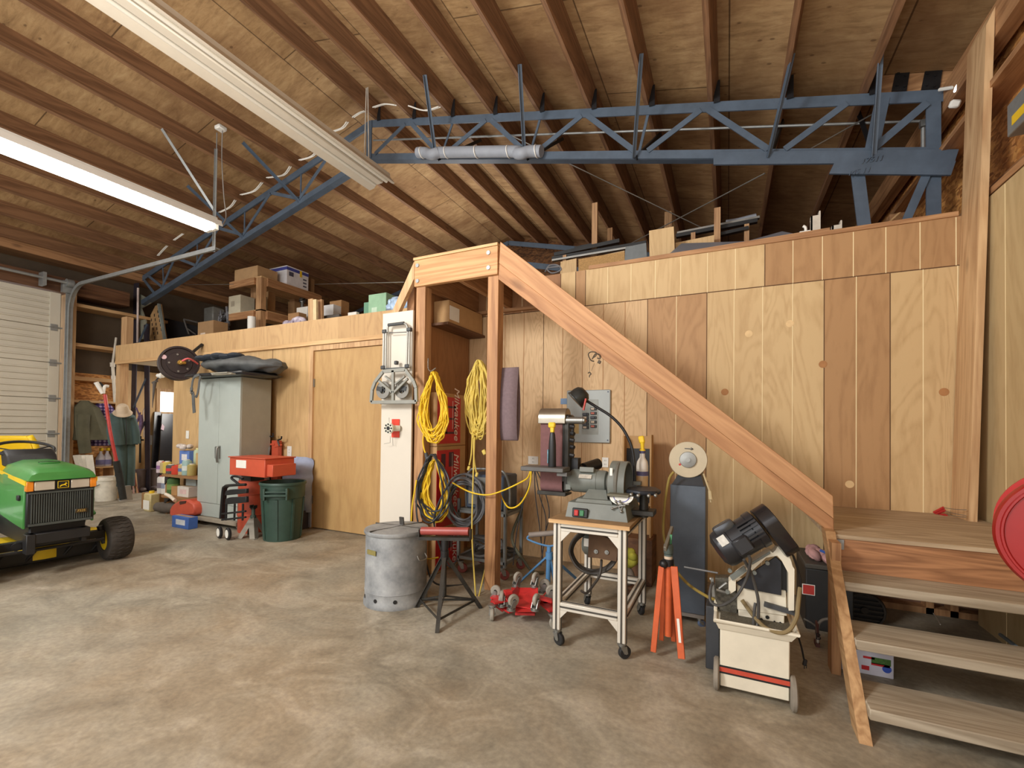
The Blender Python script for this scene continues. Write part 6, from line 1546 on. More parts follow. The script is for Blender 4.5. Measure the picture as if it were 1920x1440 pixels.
# clamps / straps hanging on the truss leg
solo('hanging_strap', MB().tube([pw(565, 560, -9.15), pw(590, 640, -9.1), pw(560, 700, -9.08), pw(600, 600, -9.08)], .012, 6, smooth=5).tube([pw(600, 620, -9.08), pw(605, 700, -9.08), pw(575, 820, -9.08), pw(560, 870, -9.08)], .03, 8, smooth=5), mat('strap_violet', S(120, 100, 140), .8, var=.4, scale=30), 'violet and grey straps hanging from the steel truss leg', 'strap')
solo('pipe_clamp', MB().cyl(pw(600, 800, -9.1), pw(596, 1025, -9.1), .016, n=8).bx(pw(592, 840, -9.09).to_tuple(), (pw(592, 840, -9.09) + Vector((.03, .05, .03))).to_tuple()), black, 'dark pipe clamp hanging under the violet straps', 'clamp')
solo('pry_bar', MB().tube([pw(640, 560, -9.5), pw(622, 600, -9.5), pw(632, 700, -9.5), pw(628, 810, -9.5)], .010, 6, smooth=4), mat('chain_white', S(176, 160, 148), .5), 'thin pale chain hanging on the left wall right of the violet straps', 'chain')
for k, (u0, u1) in enumerate(((540, 590), (560, 575), (530, 545))):
    solo('garden_stake', MB().cyl(pw(u0, 1110, -9.0), pw(u1, 1310, -8.95), .012, n=8), [mat('stake_red', S(150, 90, 80), .6), paleZ, mat('stake_pink', S(200, 160, 150), .6)][k], ['dark red stake standing behind the green coverall', 'pale wooden stake standing behind the green coverall', 'pink stake nearest the green coverall hem'][k], 'stake')
# tool hanging under the fascia: plumb hook
hk = thing('trouble_hook', 'hanging hose hook with a long thin nozzle below the black hose reel', 'hose end', pw(770, 300, -8.0))
yk_ = 3.62
pk_ = lambda u, v: at(*Cc(u, v), y=yk_)
part('cord_stop', MB().ball(pk_(770, 290), .04, (1, .6, 1), 14).cyl(pk_(750, 290), pk_(790, 290), .03, n=12), white, hk, 'white ball stop', w=True)
part('hose', MB().tube([pk_(800, 265), pk_(765, 295), pk_(730, 330)], .010, 8, smooth=4), blkc, hk, w=True)
part('nozzle', MB().tube([pk_(722, 340), pk_(715, 400), pk_(708, 470), pk_(700, 560)], lambda u: .022 * (1 - u) + .004, 8).cyl(pk_(740, 335), pk_(705, 350), .018, n=8), mat('nozzle_grey', S(110, 104, 100), .4, .5), hk, w=True)

# ================================================================= black hose reel on the fascia
yh = 3.36
pr_ = at(335, 682, y=yh); rh = .215
rl2 = thing('hose_reel', 'black round retractable hose reel hanging at the loft edge above the shelf', 'hose reel', pr_)
nx2 = Vector((.93, -.36, .03)).normalized(); bkd = mat('reel_black', S(50, 40, 42), .4, var=.1)
m = MB().lathe([(0, -.0), (rh * .62, 0), (rh * .64, -.012), (rh * .86, -.012), (rh * .9, .01), (rh, .008), (rh, -.05), (rh * .9, -.055), (rh * .88, -.09), (rh, -.10), (rh, -.16), (rh * .86, -.17), (0, -.17)], pr_ + nx2 * .08, 48, nx2); part('housing', m, bkd, rl2, w=True)
m = MB(); ux = -nx2.cross(Vector((0, 0, 1))).normalized(); uz = Vector((0, 0, 1))
for a_ in (.4, 1.8, 3.2, 4.6, 5.6): p = pr_ + nx2 * .081 + (ux * math.cos(a_) + uz * math.sin(a_)) * rh * .5; m.cyl(p, p + nx2 * .008, .012, n=8)
part('rivet', m, steel, rl2, w=True, split=True)
part('round_label', MB().cyl(pr_ + nx2 * .07 + ux * (-rh * .74) + uz * .06, pr_ + nx2 * .075 + ux * (-rh * .74) + uz * .06, .028, n=16), mat('label_pale', S(226, 190, 196), .5), rl2, 'pale round sticker', w=True)
part('hub', MB().cyl(pr_ + nx2 * .08, pr_ + nx2 * .16, .028, n=12).box(pr_ + nx2 * .13 + ux * .02, (.07, .07, .04), None, .01), mat('brass_hub', S(176, 140, 70), .4, .6), rl2, 'brass hub', w=True)
part('inlet_hose', MB().tube([pr_ + nx2 * .14, pr_ + nx2 * .18 + ux * .07 + uz * .05, pr_ + nx2 * .12 + ux * .15 + uz * .03, pr_ + nx2 * .05 + ux * .22 - uz * .01], .012, 8, smooth=5), mat('hose_pink', S(206, 96, 100), .5), rl2, 'red hose', w=True)
part('mount_arm', MB().beam(pr_ - nx2 * .09, (pr_.x - .02, YL - .036, 2.25), .06, .03), black, rl2, w=True)

# ================================================================= grey cabinet with things on top
gc = thing('storage_cabinet', 'tall grey two-door steel cabinet on a wheeled dolly in front of the left partition', 'cabinet', (-4.95, 3.3, 0))
gry = mat('cabinet_grey', S(172, 180, 174), .5, .05, var=.06, scale=3)
zb_ = .10
YC = 3.22
xl, xr2 = at(371, 850, y=YC).x, at(449, 850, y=YC).x; ztc = at(450, 706, y=YC).z
yb_c = min(3.66, at(508, 800, x=xr2).y)
m = MB().bx((xl, YC + .012, zb_), (xr2, yb_c, ztc), .006); part('carcass', m, mat('cabinet_side', S(152, 150, 136), .5, var=.05), gc, w=True)
xm = (xl + xr2) / 2
for k, (x0, x1) in enumerate(((xl + .003, xm - .002), (xm + .002, xr2 - .003))):
    dr_ = part('door', MB().bx((x0, YC, zb_ + .16), (x1, YC + .012, ztc - .004), .002), gry, gc, w=True)
    if k == 1: part('handle', MB().tube([(x0 + .03, YC, .80 + .12), (x0 + .03, YC - .03, .80 + .10), (x0 + .028, YC - .032, .80), (x0 + .02, YC - .02, .80 - .06)], .012, 8, smooth=4).bx((x0 + .015, YC - .005, .78), (x0 + .045, YC, .93)), steel, dr_, w=True)
    if k == 0: part('handle_recess', MB().box((x1 - .03, YC - .002, .85), (.035, .006, .14), None, .01), greyp, dr_, w=True)
part('kick_plate', MB().bx((xl + .003, YC + .002, zb_ + .002), (xr2 - .003, YC + .012, zb_ + .155), .002), gry, gc, w=True)
dl = thing('furniture_dolly', 'low grey wheeled platform under the grey cabinet', 'dolly', ((xl + xr2) / 2, 3.3, 0))
part('platform', MB().bx((xl - .05, YC - .05, .055), (xr2 + .04, yb_c + .02, .098), .004), mat('dolly_grey', S(150, 140, 124), .7, var=.15), dl, w=True)
for x in (xl, xr2 - .02):
    for y in (YC + .01, yb_c - .05): caster(dl, (x, y, .055), .02, .3, 1, blackrub)
bp = thing('backpack', 'dark grey padded backpack with dangling straps lying on top of the grey cabinet', 'backpack', (xm, 3.25, ztc))
Cq = crop(290, 640, 230 / 1920); pc_ = mat('pack_black', S(84, 86, 86), .6, var=.25, scale=10)
yq2 = 3.1
def pad(mb, P, r, flat=.5): mb.tube(P, r, 14, smooth=5, flat=flat)
m = MB(); cxm = (at(*Cq(520, 400), y=3.1).x + at(*Cq(1640, 430), y=3.1).x) / 2; x0p, x1p = at(*Cq(500, 410), y=3.15).x, at(*Cq(1660, 450), y=3.15).x
def fn(u, v):
    a = 2 * PI * u; k = max(0, math.sin(PI * v)) ** .4
    x = x0p + (x1p - x0p) * v; y = 3.40 + math.cos(a) * .27 * k; z = ztc + .15 - .03 * v + math.sin(a) * (.10 * k) + (.014 * math.sin(14 * v) + .012 * math.sin(31 * v + 3 * u * 6.28) + .010 * math.sin(23 * u * 6.28 / 3 + 9 * v)) * abs(math.sin(a)) + .03 * (1 - v)
    return (x, y, z)
m.sheet(fn, 40, 60); part('pack_body', m, pc_, bp, w=True)
m = MB()
for k in range(6): m.ball((x0p + .25 + k * .1, 3.2 + .03 * (k % 3), ztc + .235 + .012 * (k % 2)), .06, (1.5, 1.6, .6), 12)
part('pack_pocket', m, mat('pack_dark', S(48, 54, 64), .7, var=.3), bp, w=True)
m = MB(); m.sheet(lambda u, v: (x0p + .12 + (x1p - x0p - .3) * v, 3.06 + .5 * u, ztc + .012 + .035 * math.sin(PI * u) + .01 * math.sin(20 * v)), 6, 30); m.bx((x0p + .12, 3.06, ztc + .002), (x1p - .18, 3.5, ztc + .04), .015); part('pack_underside', m, mat('pack_shiny', S(40, 42, 46), .3, var=.2), bp, w=True)
m = MB()
for P in (((700, 520), (620, 560), (590, 650), (575, 790), (600, 820), (610, 1000), (620, 1120)), ((720, 540), (700, 620), (690, 720), (660, 860), (640, 850))):
    Q_ = [at(*Cq(u, v), y=3.03) for u, v in P]
    for a, b in zip(cr(Q_, 4), cr(Q_, 4)[1:]): m.beam(a, b, .05 if a.z < ztc - .12 and P[0][0] == 700 else .03, .006, (0, -1, 0))
part('strap', m, pc_, bp, w=True)
part('board_edge', MB().bx((xr2 - .2, 3.02, ztc + .002), (xr2 + .14, 3.36, ztc + .012)).bx((xr2 - .18, 3.0, ztc + .014), (xr2 + .1, 3.3, ztc + .022)), mat('card_grey', S(170, 166, 152), .7), bp, w=True)
# ================================================================= stuff right of the cabinet
rp = thing('parts_washer', 'orange-red parts washer: wide closed tray on a round red drum', 'parts washer', (-4.55, 3.4, 0))
ory = mat('washer_orange', S(196, 84, 58), .45, var=.08)
y0w = 3.0
a, b = at(430, 892, y=y0w), at(497, 861, y=y0w); ze = at(497, 896, y=y0w).z
yw1 = at(552, 866, x=b.x).y
m = MB().bx((a.x, y0w, ze), (b.x, yw1, b.z - .004), .004); part('tray', m, ory, rp, w=True)
part('lid', MB().bx((a.x - .012, y0w - .012, b.z - .003), (b.x + .012, yw1 + .012, b.z + .008), .003), ory, rp, w=True)
part('label', MB().bx((a.x + .11, y0w - .002, ze + .08), (a.x + .27, y0w, b.z - .025)), white, rp, 'white label', w=True)
part('pump_box', MB().bx((b.x + .001, yw1 - .32, ze + .01), (b.x + .09, yw1 - .05, ze + .13), .004), ory, rp, w=True)
dcx = at(476, 960, y=3.3).x
m = MB().lathe([(.135, 0), (.14, .02), (.14, .18), (.148, .185), (.148, .20), (.14, .205), (.14, .41), (.148, .415), (.148, .43), (.14, .435), (.14, .56), (.0, .56)], (dcx, 3.28, 0), 32); part('drum', m, ory, rp, w=True)
part('pedestal', MB().bx((dcx - .08, 3.2, .561), (dcx + .08, 3.36, ze - .001)), black, rp, w=True)
# folded black wagon/chairs
wg = thing('folding_cart', 'folded black folding cart with small white-hubbed wheels standing before the grey cabinet', 'cart', (-4.9, 2.95, 0))
Cw = crop(270, 790, 330 / 1920); yw = 2.93
pwg = lambda u, v, y=yw: at(*Cw(u, v), y=y)
m = MB()
for k in range(3):
    d = k * .045
    P = [pwg(835 + k * 20, 1060, yw + d), pwg(860 + k * 15, 760, yw + d), pwg(880 + k * 15, 715, yw + d), pwg(920 + k * 10, 700, yw + d), pwg(1110, 690, yw + d)]
    m.tube(P, .014, 8, smooth=4)
for v in (1010, 1075): m.tube([pwg(850, v), pwg(1110, v - 30)], .010, 8)
for u in (900, 990, 1080): m.tube([pwg(u, 900), pwg(u - 5, 1080)], .010, 8)
part('frame', m, black, wg, w=True)
for v0, v1 in ((745, 800), (830, 900)):
    m = MB().prism(xz(Cw, [(890, v0 + 15), (930, v0), (1115, v0 - 10), (1115, v1 - 15), (880, v1 + 10)], yw - .01), yw - .012, yw + .02, 'xz', .004); part('fabric_panel', m, mat('cart_black', S(36, 36, 38), .5), wg, w=True)
for u, v in ((825, 1165), (920, 1150)):
    p = pwg(u, v, yw - .02); p.z = .062
    wl = part('wheel', MB().lathe([(.03, -.014), (.055, -.014), (.062, -.008), (.062, .008), (.055, .014), (.03, .014), (.03, -.014)], p, 22, (.25, 1, 0)), black, wg, w=True)
    part('hub', MB().lathe([(0, -.016), (.042, -.016), (.042, .016), (0, .016)], p, 20, (.25, 1, 0)), white, wl, 'white hub', w=True)
part('pull_handle', MB().tube([pwg(1040, 690), pwg(990, 650), pwg(955, 620), pwg(975, 600), pwg(1030, 605), pwg(1080, 625)], .012, 8, smooth=4), black, wg, w=True)
# jack stand
js = thing('jack_stand', 'small grey steel jack stand on the floor left of the green bin', 'jack stand', at(475, 1008, z=0))
pj = at(474, 1006, z=0); jm = mat('jack_grey', S(150, 144, 132), .5, .3, var=.15); H_ = .205; rb_ = .145
m = MB()
for k in range(4):
    a0 = PI / 4 + k * PI / 2 + .3; a1 = a0 + PI / 2
    b0 = pj + Vector((math.cos(a0), math.sin(a0), 0)) * rb_; b1 = pj + Vector((math.cos(a1), math.sin(a1), 0)) * rb_
    t0 = pj + Vector((math.cos(a0) * .03, math.sin(a0) * .03, H_)); t1 = pj + Vector((math.cos(a1) * .03, math.sin(a1) * .03, H_))
    i0 = b0.lerp(b1, .28); i1 = b0.lerp(b1, .72); ap = (b0 + b1) / 2; ap = ap.lerp((t0 + t1) / 2, .52)
    m._add([b0, i0, ap, t0], [(0, 1, 2, 3)]); m._add([i1, b1, t1, ap], [(0, 1, 2, 3)]); m._add([t0, ap, t1], [(0, 1, 2)])
    m.bx((b0.x - .02, b0.y - .02, 0), (b0.x + .02, b0.y + .02, .006))
part('base', m, jm, js, w=True)
part('ratchet_post', MB().cyl(pj + Vector((0, 0, H_ - .02)), pj + Vector((0, 0, .29)), .018, n=12).cyl(pj + Vector((0, 0, H_ - .01)), pj + Vector((0, 0, H_ + .02)), .028, n=12), mat('jack_teal', S(84, 96, 88), .5, .3), js, w=True)
part('saddle', MB().cyl(pj + Vector((0, 0, .29)), pj + Vector((0, 0, .305)), .028, n=12).box(pj + Vector((-.028, 0, .315)), (.014, .04, .03)).box(pj + Vector((.028, 0, .315)), (.014, .04, .03)), blk, js, w=True)
# green bin
gb = thing('trash_bin', 'large dark green round plastic trash bin in front of the plywood door', 'bin', at(530, 1012, z=0))
pg_ = Vector((-3.97, 3.22, 0)); zg = at(530, 908, y=3.05).z
rg1 = .212; rg0 = .175
gm = mat('bin_green', S(48, 72, 62), .5, var=.22, scale=6)
pg_.x = at(530, 960, y=3.22).x
m = MB().lathe([(rg0, 0), (rg0 * 1.01, .01), (rg0 + (rg1 - rg0) * .72, zg * .72), (rg1 * .985, zg * .73), (rg1, zg * .95), (rg1 * 1.05, zg * .955), (rg1 * 1.055, zg * .98), (rg1 * 1.03, zg), (rg1 * .97, zg * .99), (rg1 * .94, zg * .75), (rg0 * .95, .03), (0, .03)], pg_, 44); part('bin_body', m, gm, gb, w=True)
m = MB()
for k in range(8):
    a = k * PI / 4 - .15; d = Vector((math.cos(a), math.sin(a), 0)); m.beam(pg_ + d * (rg0 + .004) + Vector((0, 0, .02)), pg_ + d * (rg0 + (rg1 - rg0) * .72 + .004) + Vector((0, 0, zg * .72)), .022, .014, tuple(d))
part('rib', m, gm, gb, w=True)
for a in (-.95, -.95 + PI):
    d = Vector((math.cos(a), math.sin(a), 0)); e_ = Vector((-d.y, d.x, 0)); M3 = Matrix((e_, d, Vector((0, 0, 1)))).transposed()
    m = MB().box(pg_ + d * (rg1 + .01) + Vector((0, 0, zg * .86)), (.20, .03, .02), M3, .004); m.box(pg_ + d * (rg1 + .008) + Vector((0, 0, zg * .80)) , (.22, .05, .025), M3, .006)
    for s in (-1, 1): m.box(pg_ + d * (rg1 + .008) + e_ * (s * .105) + Vector((0, 0, zg * .82)), (.02, .045, .12), M3, .004)
    part('handle', m, gm, gb, w=True)
# blue-grey bag hung behind
bg_ = thing('drop_cloth_bag', 'light blue-grey folded bag leaning on the wall between the outlet and the door', 'bag', at(560, 900, y=3.6))
a, b = at(530, 880, y=3.6), at(578, 860, y=3.6); zl = at(560, 960, y=3.6).z
def fb_(u, v):
    x = a.x - .02 + (b.x - a.x + .02) * u; z = zl + (b.z + .015 - zl) * v - .03 * max(0, (u - .8) * 5) ** 2 * v; bul = math.sin(PI * min(1, max(0, u))) ** .5 * math.sin(PI * min(.95, .1 + v * .9)) ** .5
    return (x, YL - .03 - .15 * bul - .012 * math.sin(13 * u + 5 * v) - .01 * math.sin(21 * v + 4 * u), z)
m = MB().sheet(fb_, 22, 22); o = part('bag', m, mat('bag_blue', S(158, 170, 198), .6, var=.12), bg_, w=True)
part('bag_back', MB().bx((a.x, YL - .03, .012), (b.x - .02, YL - .012, b.z)), mat('bag_blue'  , S(158, 170, 198)), bg_, w=True)
part('bag_foot', MB().bx((a.x + .05, YL - .12, 0), (b.x - .05, YL - .02, zl + .02)), mat('bag_foot_dark', S(60, 58, 70), .7), bg_, w=True)  # foot is a darker grey block under the bag
# red transmission-style stand with hooks behind
rk = thing('red_jack', 'orange-red upright jack with dark hooks standing behind the parts washer', 'jack', at(514, 900, y=3.62))
yk3 = 3.60
m = MB().bx((at(509, 850, y=yk3).x, yk3, 0), (at(521, 850, y=yk3).x, yk3 + .05, at(515, 826, y=yk3).z)); part('column', m, ory, rk, w=True)
m = MB()
for (u0, v0, u1, v1, w_) in ((500, 833, 515, 833, .02), (515, 838, 528, 834, .016), (505, 833, 504, 860, .014)): m.beam(at(u0, v0, y=yk3), at(u1, v1, y=yk3), w_, w_)
part('arm', m, ory, rk, w=True)
m = MB()
for P in (((502, 834), (502, 822), (507, 818), (512, 819), (512, 812)), ((524, 836), (521, 826), (527, 823), (528, 818)), ((500, 833), (503, 816), (500, 816))): m.tube([at(u, v, y=yk3 - .01) for u, v in P], .009, 6, smooth=4)
part('hook', m, black, rk, w=True)
part('rod', MB().cyl(at(503, 862, y=yk3 - .02), at(506, 838, y=yk3 - .02), .010, n=8), steel, rk, w=True)

# ================================================================= wooden shelf with cans and bottles (left of the cabinet)
ws_ = thing('low_shelf', 'low two-tier wooden shelf crowded with cans and boxes, left of the grey cabinet', 'shelf', (-6.4, 3.4, 0))
xs0, xs1 = at(288, 900, y=3.25).x, xl - .10
z_hi, z_lo = at(290, 890, y=3.25).z, at(290, 930, y=3.25).z
ysf, ysb = 3.34, 3.67
tan = mat('shelf_brown', S(150, 110, 70), .7, var=.15)
for z in (z_hi, z_lo): part('shelf_board', MB().bx((xs0, ysf, z - .03), (xs1, ysb, z)), tan, ws_, w=True)
for x in (xs0 + .03, xs1 - .06): part('leg', MB().bx((x, ysf + .03, 0), (x + .05, ysf + .12, z_hi - .03)).bx((x, ysb - .08, 0), (x + .05, ysb, z_hi - .03)), tan, ws_, w=True)
part('brace', MB().prism([(xs0 + .03, z_hi - .03), (xs0 + .13, z_hi - .03), (xs0 + .03, z_hi - .14)], ysf + .02, ysf + .05, 'xz').prism([(xs0 + .03, z_lo - .03), (xs0 + .16, z_lo - .03), (xs0 + .03, z_lo - .12)], ysf + .02, ysf + .05, 'xz'), black, ws_, w=True)
def canister(x, y, z, r, h, colr, lab, kind, lid=None, band=None, grp=None):
    if z < z_hi: h = min(h, z_hi - z_lo - .036)
    t = thing(kind, lab, kind.split('_')[-1], (x, y, z), 0, grp); nm = 'c_%d_%d_%d' % colr
    part('can_body', MB().lathe([(r * .97, 0), (r, .004), (r, h * .86), (r * .8, h * .93), (r * .5, h * .94), (0, h * .94)], (x, y, z), 18), mat(nm, S(*colr), .45, var=.1), t, w=True)
    part('cap', MB().cyl((x, y, z + h * .92), (x, y, z + h), r * .55, n=12), mat('cap_%d_%d_%d' % (lid or (230, 226, 214)), S(*(lid or (230, 226, 214))), .5), t, w=True)
    if band: part('label_band', MB().lathe([(r * 1.01, h * .3), (r * 1.01, h * .6)], (x, y, z), 18), mat('band_%d_%d_%d' % band, S(*band), .5), t, w=True)
xx = lambda px: at(px, 885, y=3.42).x
rowA = [(300, .05, .16, (206, 190, 196), None, (150, 110, 160), 'white and purple spray can at the left end of the top shelf tier'), (306, .045, .15, (190, 170, 120), (220, 60, 50), None, 'tan can with a red cap on the top shelf tier'), (312, .05, .16, (214, 190, 90), (240, 238, 230), None, 'yellow can with a white cap on the top shelf tier'),
        (319, .055, .12, (90, 90, 88), None, (210, 60, 60), 'dark can with a red band on the top shelf tier'), (332, .07, .12, (206, 70, 50), (210, 60, 40), None, 'short red tin in the middle of the top shelf tier'), (341, .05, .14, (196, 176, 130), None, (90, 120, 170), 'tan can with a blue band on the top shelf tier'),
        (349, .055, .20, (150, 180, 176), (214, 220, 214), (220, 226, 220), 'pale teal bottle on the top shelf tier'), (358, .05, .15, (176, 160, 96), None, None, 'olive-yellow can next to the grey cabinet on the top shelf tier')]
for px, r, h, c, l_, b_, lab in rowA: canister(xx(px), 3.43, z_hi + .001, r, h, c, lab, 'paint_can', l_, b_)
for px, r, h, c, l_, b_, lab in [(303, .055, .26, (204, 200, 196), (150, 60, 60), (120, 110, 120), 'tall white aerosol at the left end of the lower shelf tier'), (310, .05, .27, (226, 222, 214), None, (140, 150, 170), 'tall white aerosol second from left on the lower shelf tier'),
        (316, .045, .27, (230, 228, 220), (60, 90, 60), None, 'tall white aerosol with a green cap on the lower shelf tier'), (324, .07, .24, (74, 110, 62), (60, 90, 50), (120, 150, 80), 'green jug in the lower shelf tier')]: canister(xx(px), 3.43, z_lo + .001, r, h, c, lab, 'spray_can', l_, b_)
def simplebox(name, lab, x0, y0, z0, x1, y1, z1, colr, lid=None, group=None, cat='box', labelc=None):
    t = thing(name, lab, cat, ((x0 + x1) / 2, (y0 + y1) / 2, z0), 0, group)
    part('carton', MB().bx((x0, y0, z0), (x1, y1, z1), .003), mat('box_%d_%d_%d' % colr, S(*colr), .7, var=.1), t, w=True)
    m = MB(); m.bx((x0 + .002, (y0 + y1) / 2 - .02, z1), (x1 - .002, (y0 + y1) / 2 + .02, z1 + .0015)); part('tape', m, mat('tape', S(176, 150, 110), .4), t, w=True)
    if labelc: part('label', MB().bx((x0 + (x1 - x0) * .25, y0 - .002, z0 + (z1 - z0) * .3), (x1 - (x1 - x0) * .2, y0, z0 + (z1 - z0) * .75)), mat('lab_%d_%d_%d' % labelc, S(*labelc), .5), t, w=True)
    return t
simplebox('carton', 'tan open carton on the lower shelf tier', xx(328), 3.38, z_lo + .001, xx(339), 3.5, z_lo + .12, (178, 136, 86))
simplebox('carton', 'white flat carton with red print on the lower shelf tier', xx(341), 3.37, z_lo + .001, xx(362), 3.5, z_lo + .13, (214, 206, 196), labelc=(220, 190, 186))
simplebox('carton', 'pale grey box standing behind on the lower shelf tier', xx(333), 3.52, z_lo + .001, xx(352), 3.64, z_lo + .24, (186, 194, 190))
simplebox('rag_box', 'blue and white box piled on the top shelf tier behind the cans', xx(320), 3.52, z_hi + .12, xx(338), 3.64, z_hi + .30, (96, 128, 196), labelc=(230, 230, 230))
simplebox('carton', 'brown carton under the blue and white box on the top shelf tier', xx(316), 3.51, z_hi + .001, xx(342), 3.65, z_hi + .118, (170, 132, 96))
simplebox('carton', 'tan box beside the grey cabinet on the top shelf tier', xx(352), 3.51, z_hi + .001, xx(363), 3.64, z_hi + .28, (196, 164, 112))
canister(xx(346), 3.58, z_hi + .001, .05, .34, (176, 190, 160), 'tall pale green bottle behind on the top shelf tier', 'spray_bottle', (220, 210, 150))
rg = thing('rag_heap', 'crumpled white plastic bag on the blue and white box', 'bag', (xx(328), 3.54, z_hi + .30)); rnd = random.Random(3); m = MB()
for k in range(7): m.ball((xx(328) + rnd.uniform(-.12, .12), 3.54 + rnd.uniform(-.05, .05), z_hi + .345 + rnd.uniform(0, .02)), rnd.uniform(.03, .045), (1.3, 1, .8), 10)
part('bag', m, mat('bag_pale', S(206, 196, 190), .6, var=.2), rg, w=True)
# floor in front of the shelf
p = at(284, 958, z=0); t = thing('jug', 'yellow and white jug on the floor at the left end of the wooden shelf', 'jug', p)
part('jug_body', MB().bx((p.x - .08, p.y - .06, 0), (p.x + .08, p.y + .06, .24), .015), mat('jug_tan', S(206, 190, 140), .5), t, w=True); part('label', MB().bx((p.x - .075, p.y - .063, .03), (p.x + .07, p.y - .06, .15)), white, t, w=True); part('cap', MB().cyl((p.x, p.y, .24), (p.x, p.y, .27), .03, n=12), yellowc, t, w=True)
simplebox('plank_box', 'brown cardboard box end under the wooden shelf beside the jug', at(290, 950, z=0).x, 3.42, 0, at(300, 950, z=0).x + .1, 3.62, .22, (150, 112, 70))
p = at(341, 962, z=0)
gcn = thing('gas_can', 'red plastic fuel can on the floor under the wooden shelf', 'fuel can', p)
Cg = crop(270, 800, 110 / 834); yg = 3.14
m = MB().prism(xz(Cg, [(355, 1260), (360, 1170), (390, 1110), (480, 1060), (500, 1045), (620, 1040), (700, 1090), (720, 1150), (715, 1260), (390, 1285)], yg), yg, yg + .18, 'xz', .02); part('can_body', m, mat('fuel_red', S(196, 84, 60), .5, var=.1), gcn, w=True)
part('handle_hole', MB().prism(xz(Cg, [(500, 1075), (510, 1060), (600, 1055), (590, 1090), (510, 1110)], yg - .003), yg - .003, yg, 'xz'), mat('hole_dark', S(70, 40, 30), .8), gcn, w=True)
part('spout', MB().tube([at(*Cg(310, 960), y=yg), at(*Cg(370, 990), y=yg), at(*Cg(440, 1050), y=yg)], .02, 10, smooth=4), mat('spout_pale', S(226, 214, 196), .5), gcn, 'pale spout', w=True)
for o_ in gcn.children: pass
a, b = at(*Cg(430, 1330), y=3.08), at(*Cg(655, 1190), y=3.08)
t = simplebox('carton', 'small blue and white carton on the floor in front of the red fuel can', at(326, 972, y=3.0).x, 2.98, 0, at(357, 970, y=3.0).x, 3.08, .13, (70, 110, 190), labelc=(220, 226, 234))
solo('floor_mat_roll', MB().lathe([(.0, -.18), (.06, -.17), (.075, 0), (.05, .18), (0, .19)], at(314, 965, z=0) + Vector((-.1, .05, .076)), 18, (1, .2, 0)), mat('dark_fabric_grey', S(96, 88, 80), .8), 'dark grey rolled bag on the floor left of the red fuel can', 'bag')
# ================================================================= garden tractor (local frame: x forward, y to its left)
TO = Vector((-4.85, 1.665, 0)); TR = -.09
gt = thing('garden_tractor', 'green and yellow garden tractor with black grille and wide turf tyres, at the left edge', 'tractor', TO, TR)
grn = mat('tractor_green', S(70, 142, 70), .35, var=.08, coat=.3); yel = mat('tractor_yellow', S(236, 200, 30), .4, var=.06); dk = mat('tractor_black', S(30, 30, 32), .5, var=.2)
HB = .70                                           # height of hood base line / stripe
# hood: lofted sections along x
def hood_sec(x, w_, zb_, zt_, ch):
    return [(x, -w_, zb_), (x, -w_, zt_ - ch * 1.4), (x, -w_ + ch * .5, zt_ - ch * .45), (x, -w_ + ch * 1.6, zt_), (x, w_ - ch * 1.6, zt_), (x, w_ - ch * .5, zt_ - ch * .45), (x, w_, zt_ - ch * 1.4), (x, w_, zb_)]
secs = [hood_sec(.255, .175, .742, .772, .02), hood_sec(.25, .19, .742, .80, .035), hood_sec(.18, .195, .742, .825, .05), hood_sec(-.05, .20, .70, .846, .06), hood_sec(-.30, .205, .68, .86, .07), hood_sec(-.45, .20, .70, .862, .08), hood_sec(-.60, .13, .78, .85, .05)]
m = MB(); vs = [p for s in secs for p in s]; n = 8
F = [(i * n + k, i * n + (k + 1) % n, (i + 1) * n + (k + 1) % n, (i + 1) * n + k) for i in range(len(secs) - 1) for k in range(n)] + [tuple(range(n)), tuple((len(secs) - 1) * n + k for k in range(n))]
m._add(vs, F); m.bx((-.12, -.06, .848), (-.06, .06, .856), .003); hd_ = part('hood', m, grn, gt, sharp=50)
part('hood_trim', MB().bx((-.10, -.062, .856), (-.085, .062, .860)), dk, hd_)
for s in (-1, 1):
    m = MB().prism([(.20, .72), (-.50, .765), (-.50, .60), (-.40, .43), (-.05, .40), (.19, .385)], s * .185, s * .20, 'xz', .004); sp = part('side_panel', m, grn, gt)
    part('side_stripe', MB().prism([(.24, .742), (-.52, .79), (-.52, .765), (.24, .708)], s * .196, s * .203, 'xz'), yel, sp, 'yellow stripe')
    part('latch', MB().bx((.08, s * .20, .59), (.13, s * .215, .63), .004), dk, sp)
# front: light bar, badge, grille
part('light_bar', MB().bx((.19, -.195, .655), (.235, .195, .742), .006), dk, gt)
for s in (-1, 1):
    m = MB().bx((.236, s * .155 if s < 0 else .045, .668), (.244, -.045 if s < 0 else .155, .734), .003); hl = part('headlight', m, mat('lens', S(206, 196, 178), .15, .2, var=.1, coat=.6), gt, 'clear headlight lens')
    part('turn_lamp', MB().bx((.18, s * .158 if s < 0 else .158, .664), (.243, s * .198 if s < 0 else .198, .738), .004), mat('amber_lens', S(228, 138, 40), .3), gt, 'amber corner lamp')
m = MB().bx((.236, -.036, .672), (.246, .036, .732), .008); bd = part('badge', m, dk, gt, 'black badge with yellow leaping deer')
m = MB()
for a, b in (((-.030, .677), (.030, .677)), ((.030, .677), (.030, .727)), ((.030, .727), (-.030, .727)), ((-.030, .727), (-.030, .677))): m.beam((.2475, a[0], a[1]), (.2475, b[0], b[1]), .003, .003, (1, 0, 0))
